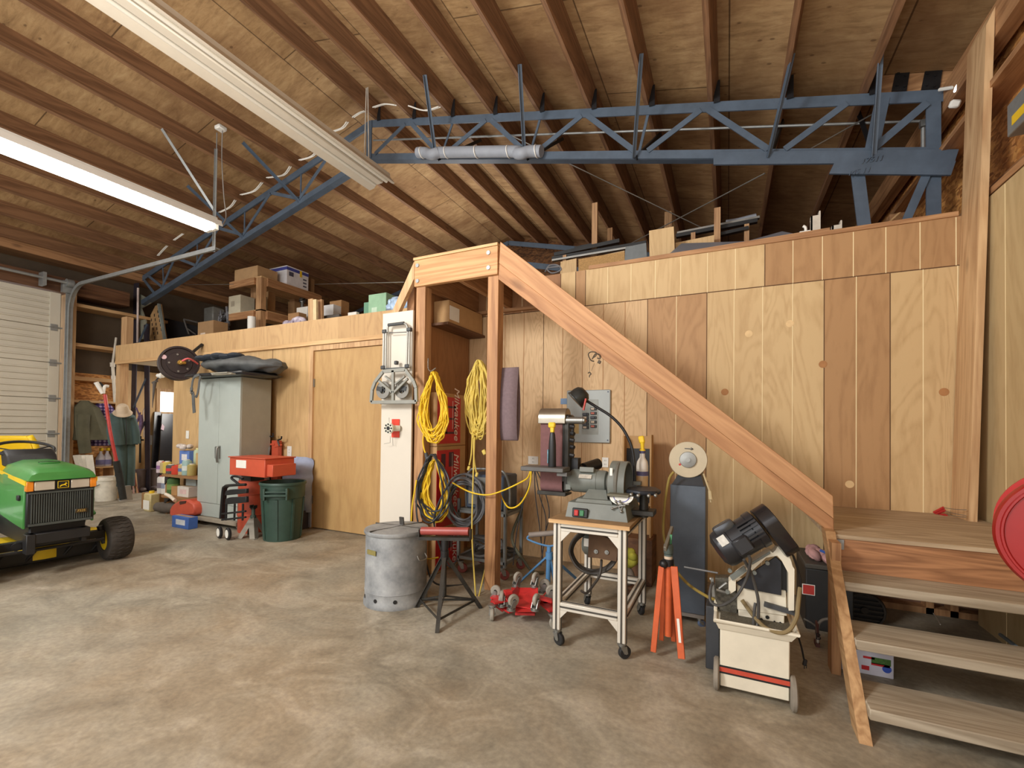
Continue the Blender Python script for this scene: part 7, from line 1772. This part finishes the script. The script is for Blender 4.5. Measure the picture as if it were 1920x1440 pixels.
m.prism([(-.021, .690), (-.012, .700), (.004, .703), (.012, .710), (.015, .717), (.018, .711), (.023, .708), (.018, .705), (.013, .699), (.018, .692), (.021, .687), (.015, .690), (.009, .695), (-.004, .694), (-.011, .691), (-.017, .684)], .246, .249, 'yz'); part('deer_emblem', m, yel, bd, 'yellow leaping deer emblem')
m = MB().bx((.17, -.19, .40), (.222, .19, .654), .006); gr_ = part('grille', m, dk, gt, 'black slatted grille')
m = MB()
for k in range(26): y = -.165 + k * .33 / 25; m.bx((.222, y - .003, .425), (.232, y + .003, .640))
m.bx((.222, -.18, .405), (.236, .18, .422)); m.bx((.222, -.18, .642), (.236, .18, .655)); part('slats', m, mat('slat_grey', S(74, 80, 78), .4, var=.2), gr_)
pl_ = part('model_plate', MB().bx((.234, .075, .468), (.239, .145, .500), .002), mat('plate_brown', S(70, 56, 34), .4), gr_)
m = MB(); m.mesh(textmesh('F525', .024, .15, .0006), frame3((.2395, .11, .484), (0, 1, 0), (0, 0, 1))); part('lettering', m, mat('plate_gold', S(206, 170, 90), .4), pl_)
# frame, axle, bumper
part('chassis', MB().bx((-.9, -.16, .24), (.16, .16, .40), .01), dk, gt)
m = MB().bx((.10, -.17, .27), (.235, .17, .345), .005); m.bx((.15, -.19, .20), (.24, -.14, .345), .004); m.bx((.17, .12, .24), (.22, .15, .345)); part('front_weight_bracket', m, dk, gt)
m = MB().beam((0, -.32, .235), (0, .32, .235), .07, .06); m.cyl((0, -.335, .15), (0, -.30, .30), .024, n=12); m.cyl((0, .335, .15), (0, .30, .30), .024, n=12); m.cyl((.09, -.30, .20), (.09, .30, .20), .012, n=8); m.cyl((.04, -.20, .235), (.055, -.20, .235), .03, n=14); part('front_axle', m, dk, gt)
# wheels
tyre = mat('turf_tyre', S(58, 53, 48), .8, var=.25, scale=12)
def wheel(y, x=0, r=.178, w_=.17, rim=yel):
    prof = [(r * .52, -w_ * .5), (r * .80, -w_ * .52), (r * .93, -w_ * .46), (r * .985, -w_ * .34), (r, -.0), (r * .985, w_ * .34), (r * .93, w_ * .46), (r * .80, w_ * .52), (r * .52, w_ * .5), (r * .52, -w_ * .5)]
    m = MB().lathe(prof, (x, y, r), 40, (0, 1, 0)); wl = part('wheel', m, tyre, gt, 'black turf tyre')
    m = MB(); nblk = 30
    for k in range(nblk):
        a = 2 * PI * k / nblk
        for j in range(6):
            t0 = -w_ * .42 + j * w_ * .14; s0 = .055 * (j % 2); s1 = .055 * ((j + 1) % 2)
            rr = [r * (1.0 - .9 * (abs(t) / w_) ** 3) + .0015 for t in (t0, t0 + w_ * .14)]
            p = [Vector((x + math.cos(a + s_) * q, y + t, r + math.sin(a + s_) * q)) for t, s_, q in ((t0, s0, rr[0]), (t0 + w_ * .14, s1, rr[1]))]
            m.beam(p[0], p[1], .010, .008, tuple((p[0] - Vector((x, p[0].y, r))).normalized()))
    part('tread', m, tyre, wl)
    s = 1 if y > 0 else -1
    part('rim', MB().lathe([(0, .0), (r * .2, .0), (r * .3, -.02), (r * .5, -.01), (r * .54, .035), (r * .5, .03), (r * .46, -.012)], (x, y + s * w_ * .3, r), 30, (0, s, 0)).cyl((x, y - s * w_ * .45, r), (x, y + s * w_ * .28, r), r * .5, n=24), rim, wl, 'yellow rim')
    return wl
wheel(.405); wheel(-.405)
wheel(.40, -1.30, .26, .24); wheel(-.40, -1.30, .26, .24)
# mower deck, dash, steering wheel, seat, fenders
m = MB(); 
for c_, r_ in (((-.52, -.22), .27), ((-.52, .22), .27), ((-.40, 0), .27)): m.lathe([(r_, .07), (r_ * 1.0, .16), (r_ * .92, .185), (0, .19)], (c_[0], c_[1], 0), 32)
m.bx((-.45, -.49, .07), (-.30, .49, .15), .01); part('mower_deck', m, yel, gt, 'yellow mower deck')
m = MB().bx((-.34, -.44, .045), (-.14, .44, .075), .01); m.bx((-.20, -.42, .05), (-.14, .42, .16), .01)
for y in (-.3, -.12, .1, .28): m.cyl((-.16, y, .05), (-.12, y + .06, .15), .012, n=8)
part('deck_hanger', m, dk, gt)
part('dash', MB().prism([(-.45, .80), (-.66, .80), (-.72, .93), (-.62, .945), (-.52, .90)], -.15, .15, 'xz', .012), dk, gt)
sw_c = Vector((-.74, 0, .94)); nx3 = Vector((.32, 0, .95)).normalized(); e1 = Vector((0, 1, 0)); e2 = nx3.cross(e1)
m = MB().tube([sw_c + (e1 * math.cos(t) + e2 * math.sin(t)) * .185 for t in [2 * PI * k / 36 for k in range(36)]], .0135, 8, closed=True)
stw = part('steering_wheel', m, dk, gt)
m = MB()
for t in (.3, PI - .3, -PI / 2): m.beam(sw_c - nx3 * .03, sw_c + (e1 * math.cos(t) + e2 * math.sin(t)) * .182, .03, .008)
m.cyl(sw_c - nx3 * .12, sw_c - nx3 * .01, .025, n=12); part('spokes', m, dk, stw)
m = MB().sheet(lambda u, v: (-1.33 - .05 * v - .05 * math.sin(PI * u) ** .5, -.22 * math.cos(PI * u) * (1 - .25 * max(0, v - .6) ** 2 * 6), .60 + .44 * v), 20, 10)
o = part('seat_back', m, yel, gt, 'yellow seat back'); so = o.modifiers.new('pad', 'SOLIDIFY'); so.thickness = .05; so.offset = 0
m = MB().bx((-1.36, -.24, .60), (-.92, .24, .69), .04, 3); m.bx((-1.2, -.26, .69), (-.95, -.20, .74), .02); m.bx((-1.2, .20, .69), (-.95, .26, .74), .02); part('seat_cushion', m, yel, gt, 'yellow seat cushion')
for s in (-1, 1):
    m = MB().prism([(-1.66, .45), (-1.62, .56), (-1.3, .60), (-1.02, .56), (-.90, .42), (-.62, .33), (-.62, .30), (-.95, .30), (-1.03, .42), (-1.15, .52), (-1.45, .53), (-1.58, .44)], s * .24, s * .46, 'xz', .01); part('fender', m, grn, gt)
part('rear_body', MB().bx((-1.60, -.24, .28), (-.85, .24, .598), .02), grn, gt)
part('seat_post', MB().bx((-1.3, -.1, .598), (-1.05, .1, .61)), dk, gt)
for y in (-.1, .12): part('lever', MB().cyl((-.80, y * 1.6, .62), (-.90, y * 1.8, .88), .008, n=8), dk, gt)
# ================================================================= things stored on the loft, left part
ZF = 2.24
def lbox(name, lab, ul, ue, ur, vt, zb_, col_, y=None, vb=None, group=None, labelc=None, stripe=None, z_top=None):
    """box whose front right vertical edge is at pixel column ue; front face ul..ue, right side ue..ur"""
    if y is None: y = at(ue, vb, z=zb_).y
    zt_ = at(ue, vt, y=y).z if z_top is None else z_top
    x1 = at(ue, vt, y=y).x; x0 = at(ul, vt, y=y).x; y1 = at(ur, vt, x=x1).y if ur > ue else y + .12
    t = thing(name, lab, 'box', ((x0 + x1) / 2, y, zb_), 0, group); nm = 'lb_%d_%d_%d' % col_
    part('carton', MB().bx((x0, y, zb_), (x1, y1, zt_), .004), mat(nm, S(*col_), .75, var=.1), t, w=True)
    if stripe:
        h = (zt_ - zb_); part('printed_band', MB().bx((x0 + .002, y - .002, zt_ - h * .22), (x1 + .002, y1, zt_ - h * .06)), mat('st_%d_%d_%d' % stripe, S(*stripe), .5), t, w=True)
        part('yellow_sticker', MB().bx((x1 + .002, y + (y1 - y) * .58, zt_ - h * .38), (x1 + .004, y + (y1 - y) * .68, zt_ - h * .05)), yellowc, t, 'yellow sticker', w=True)
        m = MB()
        for k in range(3): m.bx((x1 + .0005, y + (y1 - y) * .74, zb_ + h * (.15 + .18 * k)), (x1 + .003, y + (y1 - y) * .9, zb_ + h * (.22 + .18 * k)))
        m.bx((x1 + .0005, y + (y1 - y) * .1, zb_ + h * .5), (x1 + .003, y + (y1 - y) * .3, zb_ + h * .72)); part('printed_marks', m, mat('ink', S(80, 80, 96), .6), t, w=True)
    elif labelc:
        part('label', MB().bx((x0 + (x1 - x0) * .2, y - .002, zb_ + (zt_ - zb_) * .4), (x0 + (x1 - x0) * .5, y, zb_ + (zt_ - zb_) * .7)), mat('ll_%d_%d_%d' % labelc, S(*labelc), .5), t, w=True)
    else:
        part('tape', MB().bx((x0 + .002, y + (y1 - y) * .45, zt_), (x1 - .002, y + (y1 - y) * .55, zt_ + .0015)), mat('tape', S(176, 150, 110)), t, w=True)
    return t
# shelf unit
yu = 4.75
su = thing('loft_shelf_unit', 'rough timber shelf unit on the loft holding cartons, left of the white plank', 'shelf unit', (-6.7, 5.4, ZF))
zsh = at(486, 520, y=yu).z; zsl = at(486, 582, y=yu).z
xu1, xu0 = at(490, 540, y=yu).x, at(438, 540, y=yu).x
pw_ = at(491, 560, y=yu).x - at(481, 560, y=yu).x
yu1 = at(600, 590, x=xu1).y
sw2 = wood('shelf_stud', S(196, 152, 102), S(150, 106, 66), 'z', 1)
for (x, y) in ((xu1 - pw_, yu), (xu0, yu + .30), (xu1 - pw_, yu1 - .09), (xu0, yu1 - .09)): part('post', MB().bx((x, y, ZF), (x + pw_, y + .09, zsh - .002)), sw2, su, w=True)
for nm, z in (('upper_shelf', zsh), ('lower_shelf', zsl)):
    part(nm, MB().bx((xu0 - .06, yu + .0, z), (xu1 + .0, yu1, z + .02)), paleY, su, w=True)
    part('edge_board', MB().bx((xu1 - .002, yu + .09, z - .13), (xu1 + .035, yu1, z + .0)), firY, su, w=True)
    part('edge_board', MB().bx((xu0 - .06, yu - .035, z - .11), (xu1 - pw_ , yu - .002, z)), firX, su, w=True)
zs1 = zsh + .021; zs2 = zsl + .021
lbox('carton', 'wide brown carton on top of the loft shelf unit, left of the white one', 440, 483, 521, 497, zs1, (182, 146, 104), y=yu + .02)
lbox('carton', 'large white carton with blue band on top of the loft shelf unit', 503, 538, 579, 497, zs1, (222, 220, 222), y=at(538, 533, z=zs1).y, stripe=(70, 76, 150))
lbox('carton', 'tan carton end standing right of the large white carton', 580, 584, 590, 522, zs1, (150, 118, 82), y=at(584, 552, z=zs1).y)
lbox('carton', 'newspaper-wrapped carton on the lower tier of the loft shelf unit', 429, 451, 478, 552, zs2, (200, 192, 168), y=yu + .02, labelc=(170, 160, 140))
lbox('carton', 'tall kraft carton on the lower tier of the loft shelf unit, right of the post', 495, 503, 517, 546, zs2, (168, 130, 88), y=yu + .30)
lbox('binder', 'green-grey thin box standing against the tall kraft carton', 490, 498, 501, 556, zs2, (110, 130, 118), y=yu + .2)
lbox('carton', 'tan low carton on the lower tier of the loft shelf unit, near its far end', 540, 552, 578, 564, zs2, (178, 140, 98), y=yu + 1.0)
lbox('carton', 'brown closed carton sitting on the loft left of the shelf unit', 371, 400, 428, 600, ZF, (164, 130, 92), y=4.45, labelc=(226, 206, 186))
# clutter right of the shelf unit
lbox('carton', 'small printed white carton on the loft behind the fascia, right of the leaning boards', 602, 625, 640, 570, ZF, (206, 206, 206), y=4.55, labelc=(60, 110, 140))
lbox('carton', 'open tan carton on the loft left of the green tin case', 618, 640, 655, 562, ZF, (160, 122, 80), y=4.9)
lbox('carton', 'dark speckled carton on the loft at the foot of the tan open carton', 606, 636, 641, 588, ZF, (84, 78, 72), y=4.3)
lbox('carton', 'small brown carton on the loft under the purple bag', 540, 560, 575, 585, ZF, (150, 112, 72), y=4.3)
lbox('carton', 'grey and white carton beside the leaning boards on the loft', 556, 577, 582, 574, ZF, (196, 192, 184), y=4.5, labelc=(120, 120, 120))
lbox('case', 'pale green metal case standing on the loft next to the blue plastic bag', 691, 724, 742, 548, ZF, (150, 190, 156), y=4.2, labelc=(190, 214, 190))
lbox('case', 'small green metal box left of the pale green case on the loft', 682, 692, 695, 566, ZF, (110, 156, 130), y=4.35)
lbox('carton', 'flat white packet on the loft edge left of the small green box', 652, 668, 674, 584, ZF, (224, 218, 210), y=4.0, labelc=(40, 40, 60))
t = thing('plastic_bag', 'crumpled pale blue plastic bag at the right end of the loft edge', 'bag', at(750, 572, y=3.8)); rnd = random.Random(21); m = MB()
pbg = at(752, 572, y=3.85)
for k in range(10): m.ball(pbg + Vector((rnd.uniform(-.16, .15), rnd.uniform(-.06, .06), rnd.uniform(-.05, .04))), rnd.uniform(.05, .085), (1.4, 1, .8), 9, (rnd.random(), rnd.random(), rnd.random()))
part('bag', m, mat('blue_poly', S(170, 196, 224), .25, var=.15, coat=.3), t, w=True)
part('bag_support', MB().bx((pbg.x - .15, pbg.y - .06, ZF), (pbg.x + .15, pbg.y + .06, pbg.z - .04)), mat('bag_support_dark', S(110, 124, 140), .6), t, w=True)  # darker blue-grey block under the bag
for k, (u0, u1, y, lab) in enumerate(((577, 586, 4.15, 'pale board leaning on edge on the loft, left of the leaning pair'), (586, 592, 4.12, 'narrow pale strip leaning on the loft, middle of the leaning boards'), (591, 603, 4.2, 'brown board leaning on the loft, right of the leaning pair'))):
    a, b = at(u0 + 2, 610, y=y), at(u1 + 2, 610, y=y); tt = at(u0, 561 + k, y=y)
    w_ = b.x - a.x; dx = tt.x - a.x
    solo('leaning_board', MB().prism([(a.x, ZF), (a.x + w_, ZF), (a.x + w_ + dx * .8, tt.z), (a.x + dx * .8, tt.z)], y, y + .03, 'xz'), [paleZ, mat('pale_strip', S(230, 206, 160), .6), sw2][k], lab, 'board')
t = thing('purple_bag', 'purple and white patterned bag on the loft edge in front of the small brown carton', 'bag', at(552, 602, y=4.15)); m = MB(); rnd = random.Random(5); q_ = at(554, 603, y=4.15)
for k in range(6): m.ball(q_ + Vector((rnd.uniform(-.14, .14), 0, rnd.uniform(-.03, .02))), .055, (1.3, .8, .9), 10, (rnd.random(), 0, rnd.random()))
part('bag', m, mat('purple_print', S(120, 84, 150), .6, var=.6, scale=18, c2=S(230, 220, 230)), t, w=True); part('bag_base', MB().bx((q_.x - .15, q_.y - .03, ZF), (q_.x + .15, q_.y + .03, q_.z)), mat('purple_print'  , S(120, 84, 150)), t, w=True)
ad = thing('chrome_fixture', 'small chrome and white fitting on the tan carton near the leaning boards', 'fitting', at(567, 560, y=yu + 1.0)); q_ = at(567, 562, y=yu + 1.05)
part('fitting_body', MB().lathe([(.0, -.05), (.05, -.05), (.06, 0), (.04, .04), (0, .05)], q_, 16).cyl(q_ + Vector((0, 0, -.2)), q_ + Vector((0, 0, -.04)), .03, n=10), steel, ad, w=True); part('collar', MB().cyl(q_ + Vector((0, 0, .0)), q_ + Vector((0, -.01, .012)), .065, n=16), black, ad, w=True)
# far-left loft items: slotted tan panel, black board, pole, bent tubing
Cl = crop(220, 520, 200 / 1800); yl_ = 4.25
m = MB().prism(xz(Cl, [(545, 1060), (560, 640), (640, 480), (720, 450), (810, 1040)], yl_ + .2), yl_ + .2, yl_ + .23, 'xz'); t = thing('slotted_board', 'tan cardboard board with rows of black slots leaning on the loft beside the truss leg', 'board', at(*Cl(680, 1040), y=yl_ + .2)); part('panel', m, kraft, t, w=True)
m = MB()
for r_, (u0, v0) in enumerate(((575, 720), (625, 640), (685, 580))):
    for k in range(5): p = at(*Cl(u0 + k * 14, v0 + k * 75), y=yl_ + .199); m.box(p, (.022, .004, .05), (0, -.12, 0))
part('slots', m, black, t, w=True)
part('edge_strip', MB().beam(at(*Cl(700, 450), y=yl_ + .18), at(*Cl(800, 1050), y=yl_ + .18), .03, .04, (0, 1, 0)), mat('edge_grey', S(140, 146, 140), .5), t, 'grey edge strip', w=True)
solo('black_board', MB().prism(xz(Cl, [(760, 680), (1100, 760), (1350, 830), (1360, 1120), (830, 1120)], 4.72), 4.72, 4.75, 'xz'), black, 'large black board standing on the loft left of the brown closed carton', 'board')
solo('bent_tubing', MB().tube([at(*Cl(u, v), y=4.66) for u, v in ((1210, 960), (1130, 730), (1160, 715), (1350, 760))], .014, 8, smooth=4).cyl(at(*Cl(1190, 870), y=4.66), at(*Cl(1320, 960), y=4.66), .012, n=8), mat('tube_grey', S(120, 116, 112), .4, .6), 'bent grey metal tubing in front of the black board on the loft', 'tubing')
solo('white_pole', MB().cyl(at(*Cl(340, 1100), y=4.1), at(*Cl(350, 180), y=4.1), .016, n=8), mat('pole_pink', S(206, 190, 184), .5), 'thin pale pole standing in front of the truss leg at the loft edge', 'pole')
solo('grey_sheet', MB().prism(xz(Cl, [(360, 270), (500, 350), (560, 430), (400, 520), (480, 740), (430, 1040), (400, 1040), (380, 720)], 4.36), 4.36, 4.38, 'xz'), mat('sheet_grey', S(150, 148, 130), .6, var=.2), 'grey-green curled sheet standing behind the steel truss leg on the loft', 'sheet')
solo('clear_bin', MB().box(at(402, 592, y=5.6), (.30, .25, .30), None, .02).bx((at(402, 592, y=5.6) + Vector((-.15, -.12, -1.0))).to_tuple(), (at(402, 592, y=5.6) + Vector((.15, .12, -.16))).to_tuple()), mat('bin_grey', S(150, 150, 144), .4), 'pale grey plastic tub on the loft behind the brown closed carton', 'tub')
rnd = random.Random(14); m = MB()
for k in range(9):
    P = [at(414 + rnd.uniform(-6, 18), 600 + rnd.uniform(-18, 18), y=4.9 + rnd.uniform(-.2, .2)) for _ in range(5)]; m.tube(P, .014, 7, smooth=5)
m.tube([at(429, 640, y=4.8), at(427, 600, y=4.8), at(425, 575, y=4.8)], .02, 8)
solo('cable_heap', m, mat('heap_grey', S(112, 112, 116), .5, var=.4), 'tangle of grey cables on the loft between the brown carton and the shelf unit', 'cables')
solo('white_tube', MB().lathe([(.055, -.3), (.06, .0), (.06, .10), (.0, .105)], at(472, 606, y=4.6), 18), white, 'short white plastic cylinder on the loft at the shelf unit post', 'container')
solo('wire_bundle', MB().tube([at(u, v, y=3.95) for u, v in ((1022, 510), (1030, 498), (1045, 497), (1052, 506), (1035, 512), (1026, 503), (1048, 500))], .007, 6, smooth=5), mat('heap_grey'  , S(112, 112, 116)), 'coil of grey wire on the loft right behind the stair header', 'wire')
# thin wire lines strung over the left loft
solo('guy_wire', MB().cyl(at(345, 534, y=4.5), at(438, 533, y=4.5), .004, n=6), steel, 'thin steel wire strung level from the truss to the loft shelf unit', 'wire')
solo('guy_wire', MB().cyl(at(590, 533, x=xu1), at(757, 529, y=3.0), .004, n=6), steel, 'thin steel wire strung level right of the loft shelf unit', 'wire')

# ================================================================= things stored on the right loft
Cr = crop(1000, 360, 620 / 1920)
def roof_hit(u, v):
    for k in range(900):
        y = 3.9 + k * .005; q_ = at(u, v, y=y)
        if q_.z >= rz_(q_.x) - .0: continue
        return y
    return 5
def upstud(ub, ut, w_px, vt, y, lab, top=None):
    a = at(ub, vt, y=y); w_ = at(ub + w_px, vt, y=y).x - a.x
    zt_ = min(top or a.z, rz_(a.x) - .005)
    solo('loft_stud', MB().bx((a.x, y, ZF + .001), (a.x + w_, y + .038, zt_)), sw2, lab, 'stud', 'timber posts on the right loft')
upstud(1110, 1110, 10, 381, 4.95, 'pale stud standing on the right loft, leftmost and tallest')
upstud(1139, 1139, 9, 428, 5.3, 'short reddish stud on the right loft, just right of the tallest stud')
upstud(1339, 1339, 12, 390, 4.55, 'stud on the right loft standing right of the cable crossing')
upstud(1246, 1246, 14, 383, 6.6, 'pale stud far back on the right loft behind the cable crossing')
rk2 = thing('rail_rack', 'long black and silver metal rails stacked across the right loft', 'rails', at(1200, 455, y=4.86))
railm = mat('rail_black', S(44, 46, 48), .4, .4); 
for (u0, v0, u1, v1, y, w_, mt_) in ((1036, 485, 1212, 455, 4.85, .03, railm), (1040, 478, 1162, 452, 4.92, .04, railm), (1078, 468, 1112, 461, 4.98, .05, railm), (1036, 489, 1205, 461, 4.80, .02, steel), (1268, 443, 1420, 414, 4.70, .035, railm), (1270, 438, 1424, 408, 4.76, .02, steel), (1350, 440, 1404, 428, 4.66, .03, railm), (1125, 462, 1160, 456, 5.05, .07, railm)):
    part('rail', MB().beam(at(u0, v0, y=y), at(u1, v1, y=y), .05, w_), mt_, rk2, w=True)
m = MB()
for u, v in ((1060, 478), (1180, 462), (1300, 436), (1400, 420)): q_ = at(u, v, y=4.84 if u < 1250 else 4.7); m.bx((q_.x - .02, q_.y - .03, ZF + .001), (q_.x + .02, q_.y + .1, q_.z - .01))
part('trestle', m, sw2, rk2, w=True, split=True)
solo('foam_roll', MB().tube([at(u, v, y=4.85) for u, v in ((1361, 420), (1385, 416), (1405, 411), (1418, 408))], .05, 12, smooth=3, flat=.7), mat('grey_foam', S(150, 156, 166)), 'grey foam pad lying on the silver rails of the right loft', 'foam')
# boards standing behind the wall top, right loft
def card(name, lab, pts, y, th, m_, cat, group=None):
    P = xz(Cr, pts, y); P = [(x, max(z, ZF + .001)) for x, z in P]
    solo(name, MB().prism(P, y, y + th, 'xz'), m_, lab, cat, group)
card('plywood_offcut', 'pale plywood offcut standing on the right loft above the wall, tallest one', [(675, 390), (672, 225), (815, 200), (822, 365), (822, 700), (675, 700)], 4.25, .02, ply_light, 'board')
card('plywood_offcut', 'low pale plywood piece at the left end of the right loft', [(155, 490), (158, 405), (250, 385), (250, 460), (250, 700), (155, 700)], 4.6, .02, ply_light2, 'board')
card('pegboard', 'tan perforated pegboard standing on the right loft beside the tallest stud', [(262, 470), (262, 390), (530, 345), (530, 420), (530, 700), (262, 700)], 4.55, .01, mat('pegboard', S(178, 140, 88), .8, var=.3, scale=120), 'board')
card('metal_sheet', 'dark grey folded metal panel on the right loft left of the tallest plywood offcut', [(530, 400), (535, 320), (655, 295), (660, 385), (660, 700), (530, 700)], 4.3, .02, mat('panel_slate', S(104, 110, 112), .5, .1), 'sheet')
card('plywood_offcut', 'low pale plywood strip on the right loft under the black rails', [(825, 345), (825, 295), (1050, 250), (1050, 310), (1050, 700), (825, 700)], 4.45, .02, ply_light2, 'board')
card('plywood_offcut', 'thin pale plywood strip behind the grey panel on the right loft', [(385, 395), (385, 370), (530, 340), (530, 370), (530, 700), (385, 700)], 4.7, .02, ply_light, 'board')
# warped grey sheet
a = [at(*Cr(u, v), y=y) for u, v, y in ((790, 358, 4.0), (860, 298, 4.25), (1240, 285, 4.25), (1445, 228, 4.3), (1530, 245, 4.1), (1200, 330, 3.98))]
m = MB()
m._add(a + [p - Vector((0, 0, .008)) for p in a], [(0, 1, 2, 5), (2, 3, 4, 5), (9, 10, 11, 8), (11, 8, 7, 6), (0, 5, 11, 6), (5, 4, 10, 11)])
solo('grey_sheet', m, mat('laminate_grey', S(132, 136, 146), .4, var=.06), 'warped grey laminate sheet lying on the wall top of the right loft', 'sheet')
m = MB()
P = [at(*Cr(u, v), y=3.95) for u, v in ((350, 445), (1010, 345), (1310, 300), (1715, 232))]
m.beam(P[0], P[1], .09, .03); m.beam(P[1], P[3], .09, .03); solo('loose_board', m, firX, 'long loose brown board lying along the top of the right plywood wall', 'board')
for k, (u, v0, v1, lab) in enumerate(((1612, 140, 235, 'white metal channel bracket standing on the right loft, taller of two'), (1735, 195, 245, 'white metal channel bracket standing on the right loft, shorter of two'))):
    y = 4.05; a = at(*Cr(u, v1), y=y); b = at(*Cr(u, v0), y=y); zb2 = 2.605
    w_ = .085
    solo('channel_bracket', MB().bx((a.x, y, zb2), (a.x + .01, y + .05, b.z)).bx((a.x, y, zb2), (a.x + w_ * .6, y + .008, b.z)).bx((a.x + w_ * .6, y, zb2), (a.x + w_ * .6 + .01, y + .05, b.z + .03)), mat('bracket_white', S(208, 200, 186), .5), lab, 'bracket', 'white channel brackets')
q_ = at(*Cr(1580, 230), y=4.0); solo('hook_bolt', MB().tube([q_ + Vector((-.02, 0, -.02)), q_, q_ + Vector((.0, 0, .03)), q_ + Vector((-.015, 0, .045))], .010, 8, smooth=4).bx((q_.x - .04, q_.y - .02, 2.605), (q_.x + .03, q_.y + .03, q_.z)), white, 'small white clip beside the taller channel bracket on the right loft', 'clip')
# crossing brace cables and rods
solo('brace_cable', MB().cyl(at(960, 255, y=4.45), at(1322, 430, y=5.6), .006, n=6), steel, 'steel brace cable falling from the truss to the right', 'cable')
solo('brace_cable', MB().cyl(at(1434, 325, y=4.32), at(1180, 458, y=5.6), .006, n=6), steel, 'steel brace cable rising from the loft to the truss bottom chord at right', 'cable')
solo('brace_cable', MB().cyl(at(1500, 290, y=4.35), at(1672, 194, y=4.5), .006, n=6).tube([at(1645, 210, y=4.47) + Vector((.03 * math.cos(t), 0, .03 * math.sin(t))) for t in [k * PI / 5 for k in range(10)]], .006, 6, closed=True), steel, 'steel brace rod with a ring near the right end of the truss', 'cable')
solo('conduit', MB().cyl(at(1731, 240, y=4.42), at(1731, 290, y=4.42), .014, n=8).box(at(1731, 232, y=4.42), (.04, .04, .05)), galv, 'short vertical conduit with a white elbow near the truss end column', 'conduit')
# timber block with plates at the right end of the truss
m = MB(); a, b = at(1635, 178, y=4.4), at(1800, 165, y=4.4); c_ = at(1800, 112, y=4.4); d_ = at(1640, 128, y=4.4)
m.prism([a.xz[:], b.xz[:], c_.xz[:], d_.xz[:]], 4.40, 4.48, 'xz'); trim(11, m, firX)
bt_ = bpy.data.objects['roof_truss']
for u0, u1 in ((1672, 1704), (1727, 1765)):
    m = MB(); y = 4.385; P = [at(u0, 170, y=y), at(u1 - 4, 170, y=y), at(u1 + 3, 128, y=y), at(u0 + 8, 132, y=y)]
    m.prism([p.xz[:] for p in P], y, y + .012, 'xz')
    for u, v in ((u0 + 12, 138), (u0 + 26, 142), (u0 + 10, 160), (u0 + 24, 162)): p = at(u, v, y=y); m.cyl(p, p + Vector((0, -.008, 0)), .009, n=8)
    part('anchor_plate', m, black, tr, 'black bolted anchor plate', w=True)
solo('wood_block', MB().bx((at(1668, 420, y=4.9).x, 4.9, ZF + .001), (at(1698, 420, y=4.9).x, 4.98, at(1680, 400, y=4.9).z)), firX, 'dark timber block standing behind the truss column at the right end of the loft', 'block')
solo('batten', MB().beam(at(1664, 424, y=4.1), at(1687, 402, y=4.3), .02, .03), paleX, 'short pale batten leaning by the truss column at the right end of the loft', 'batten')
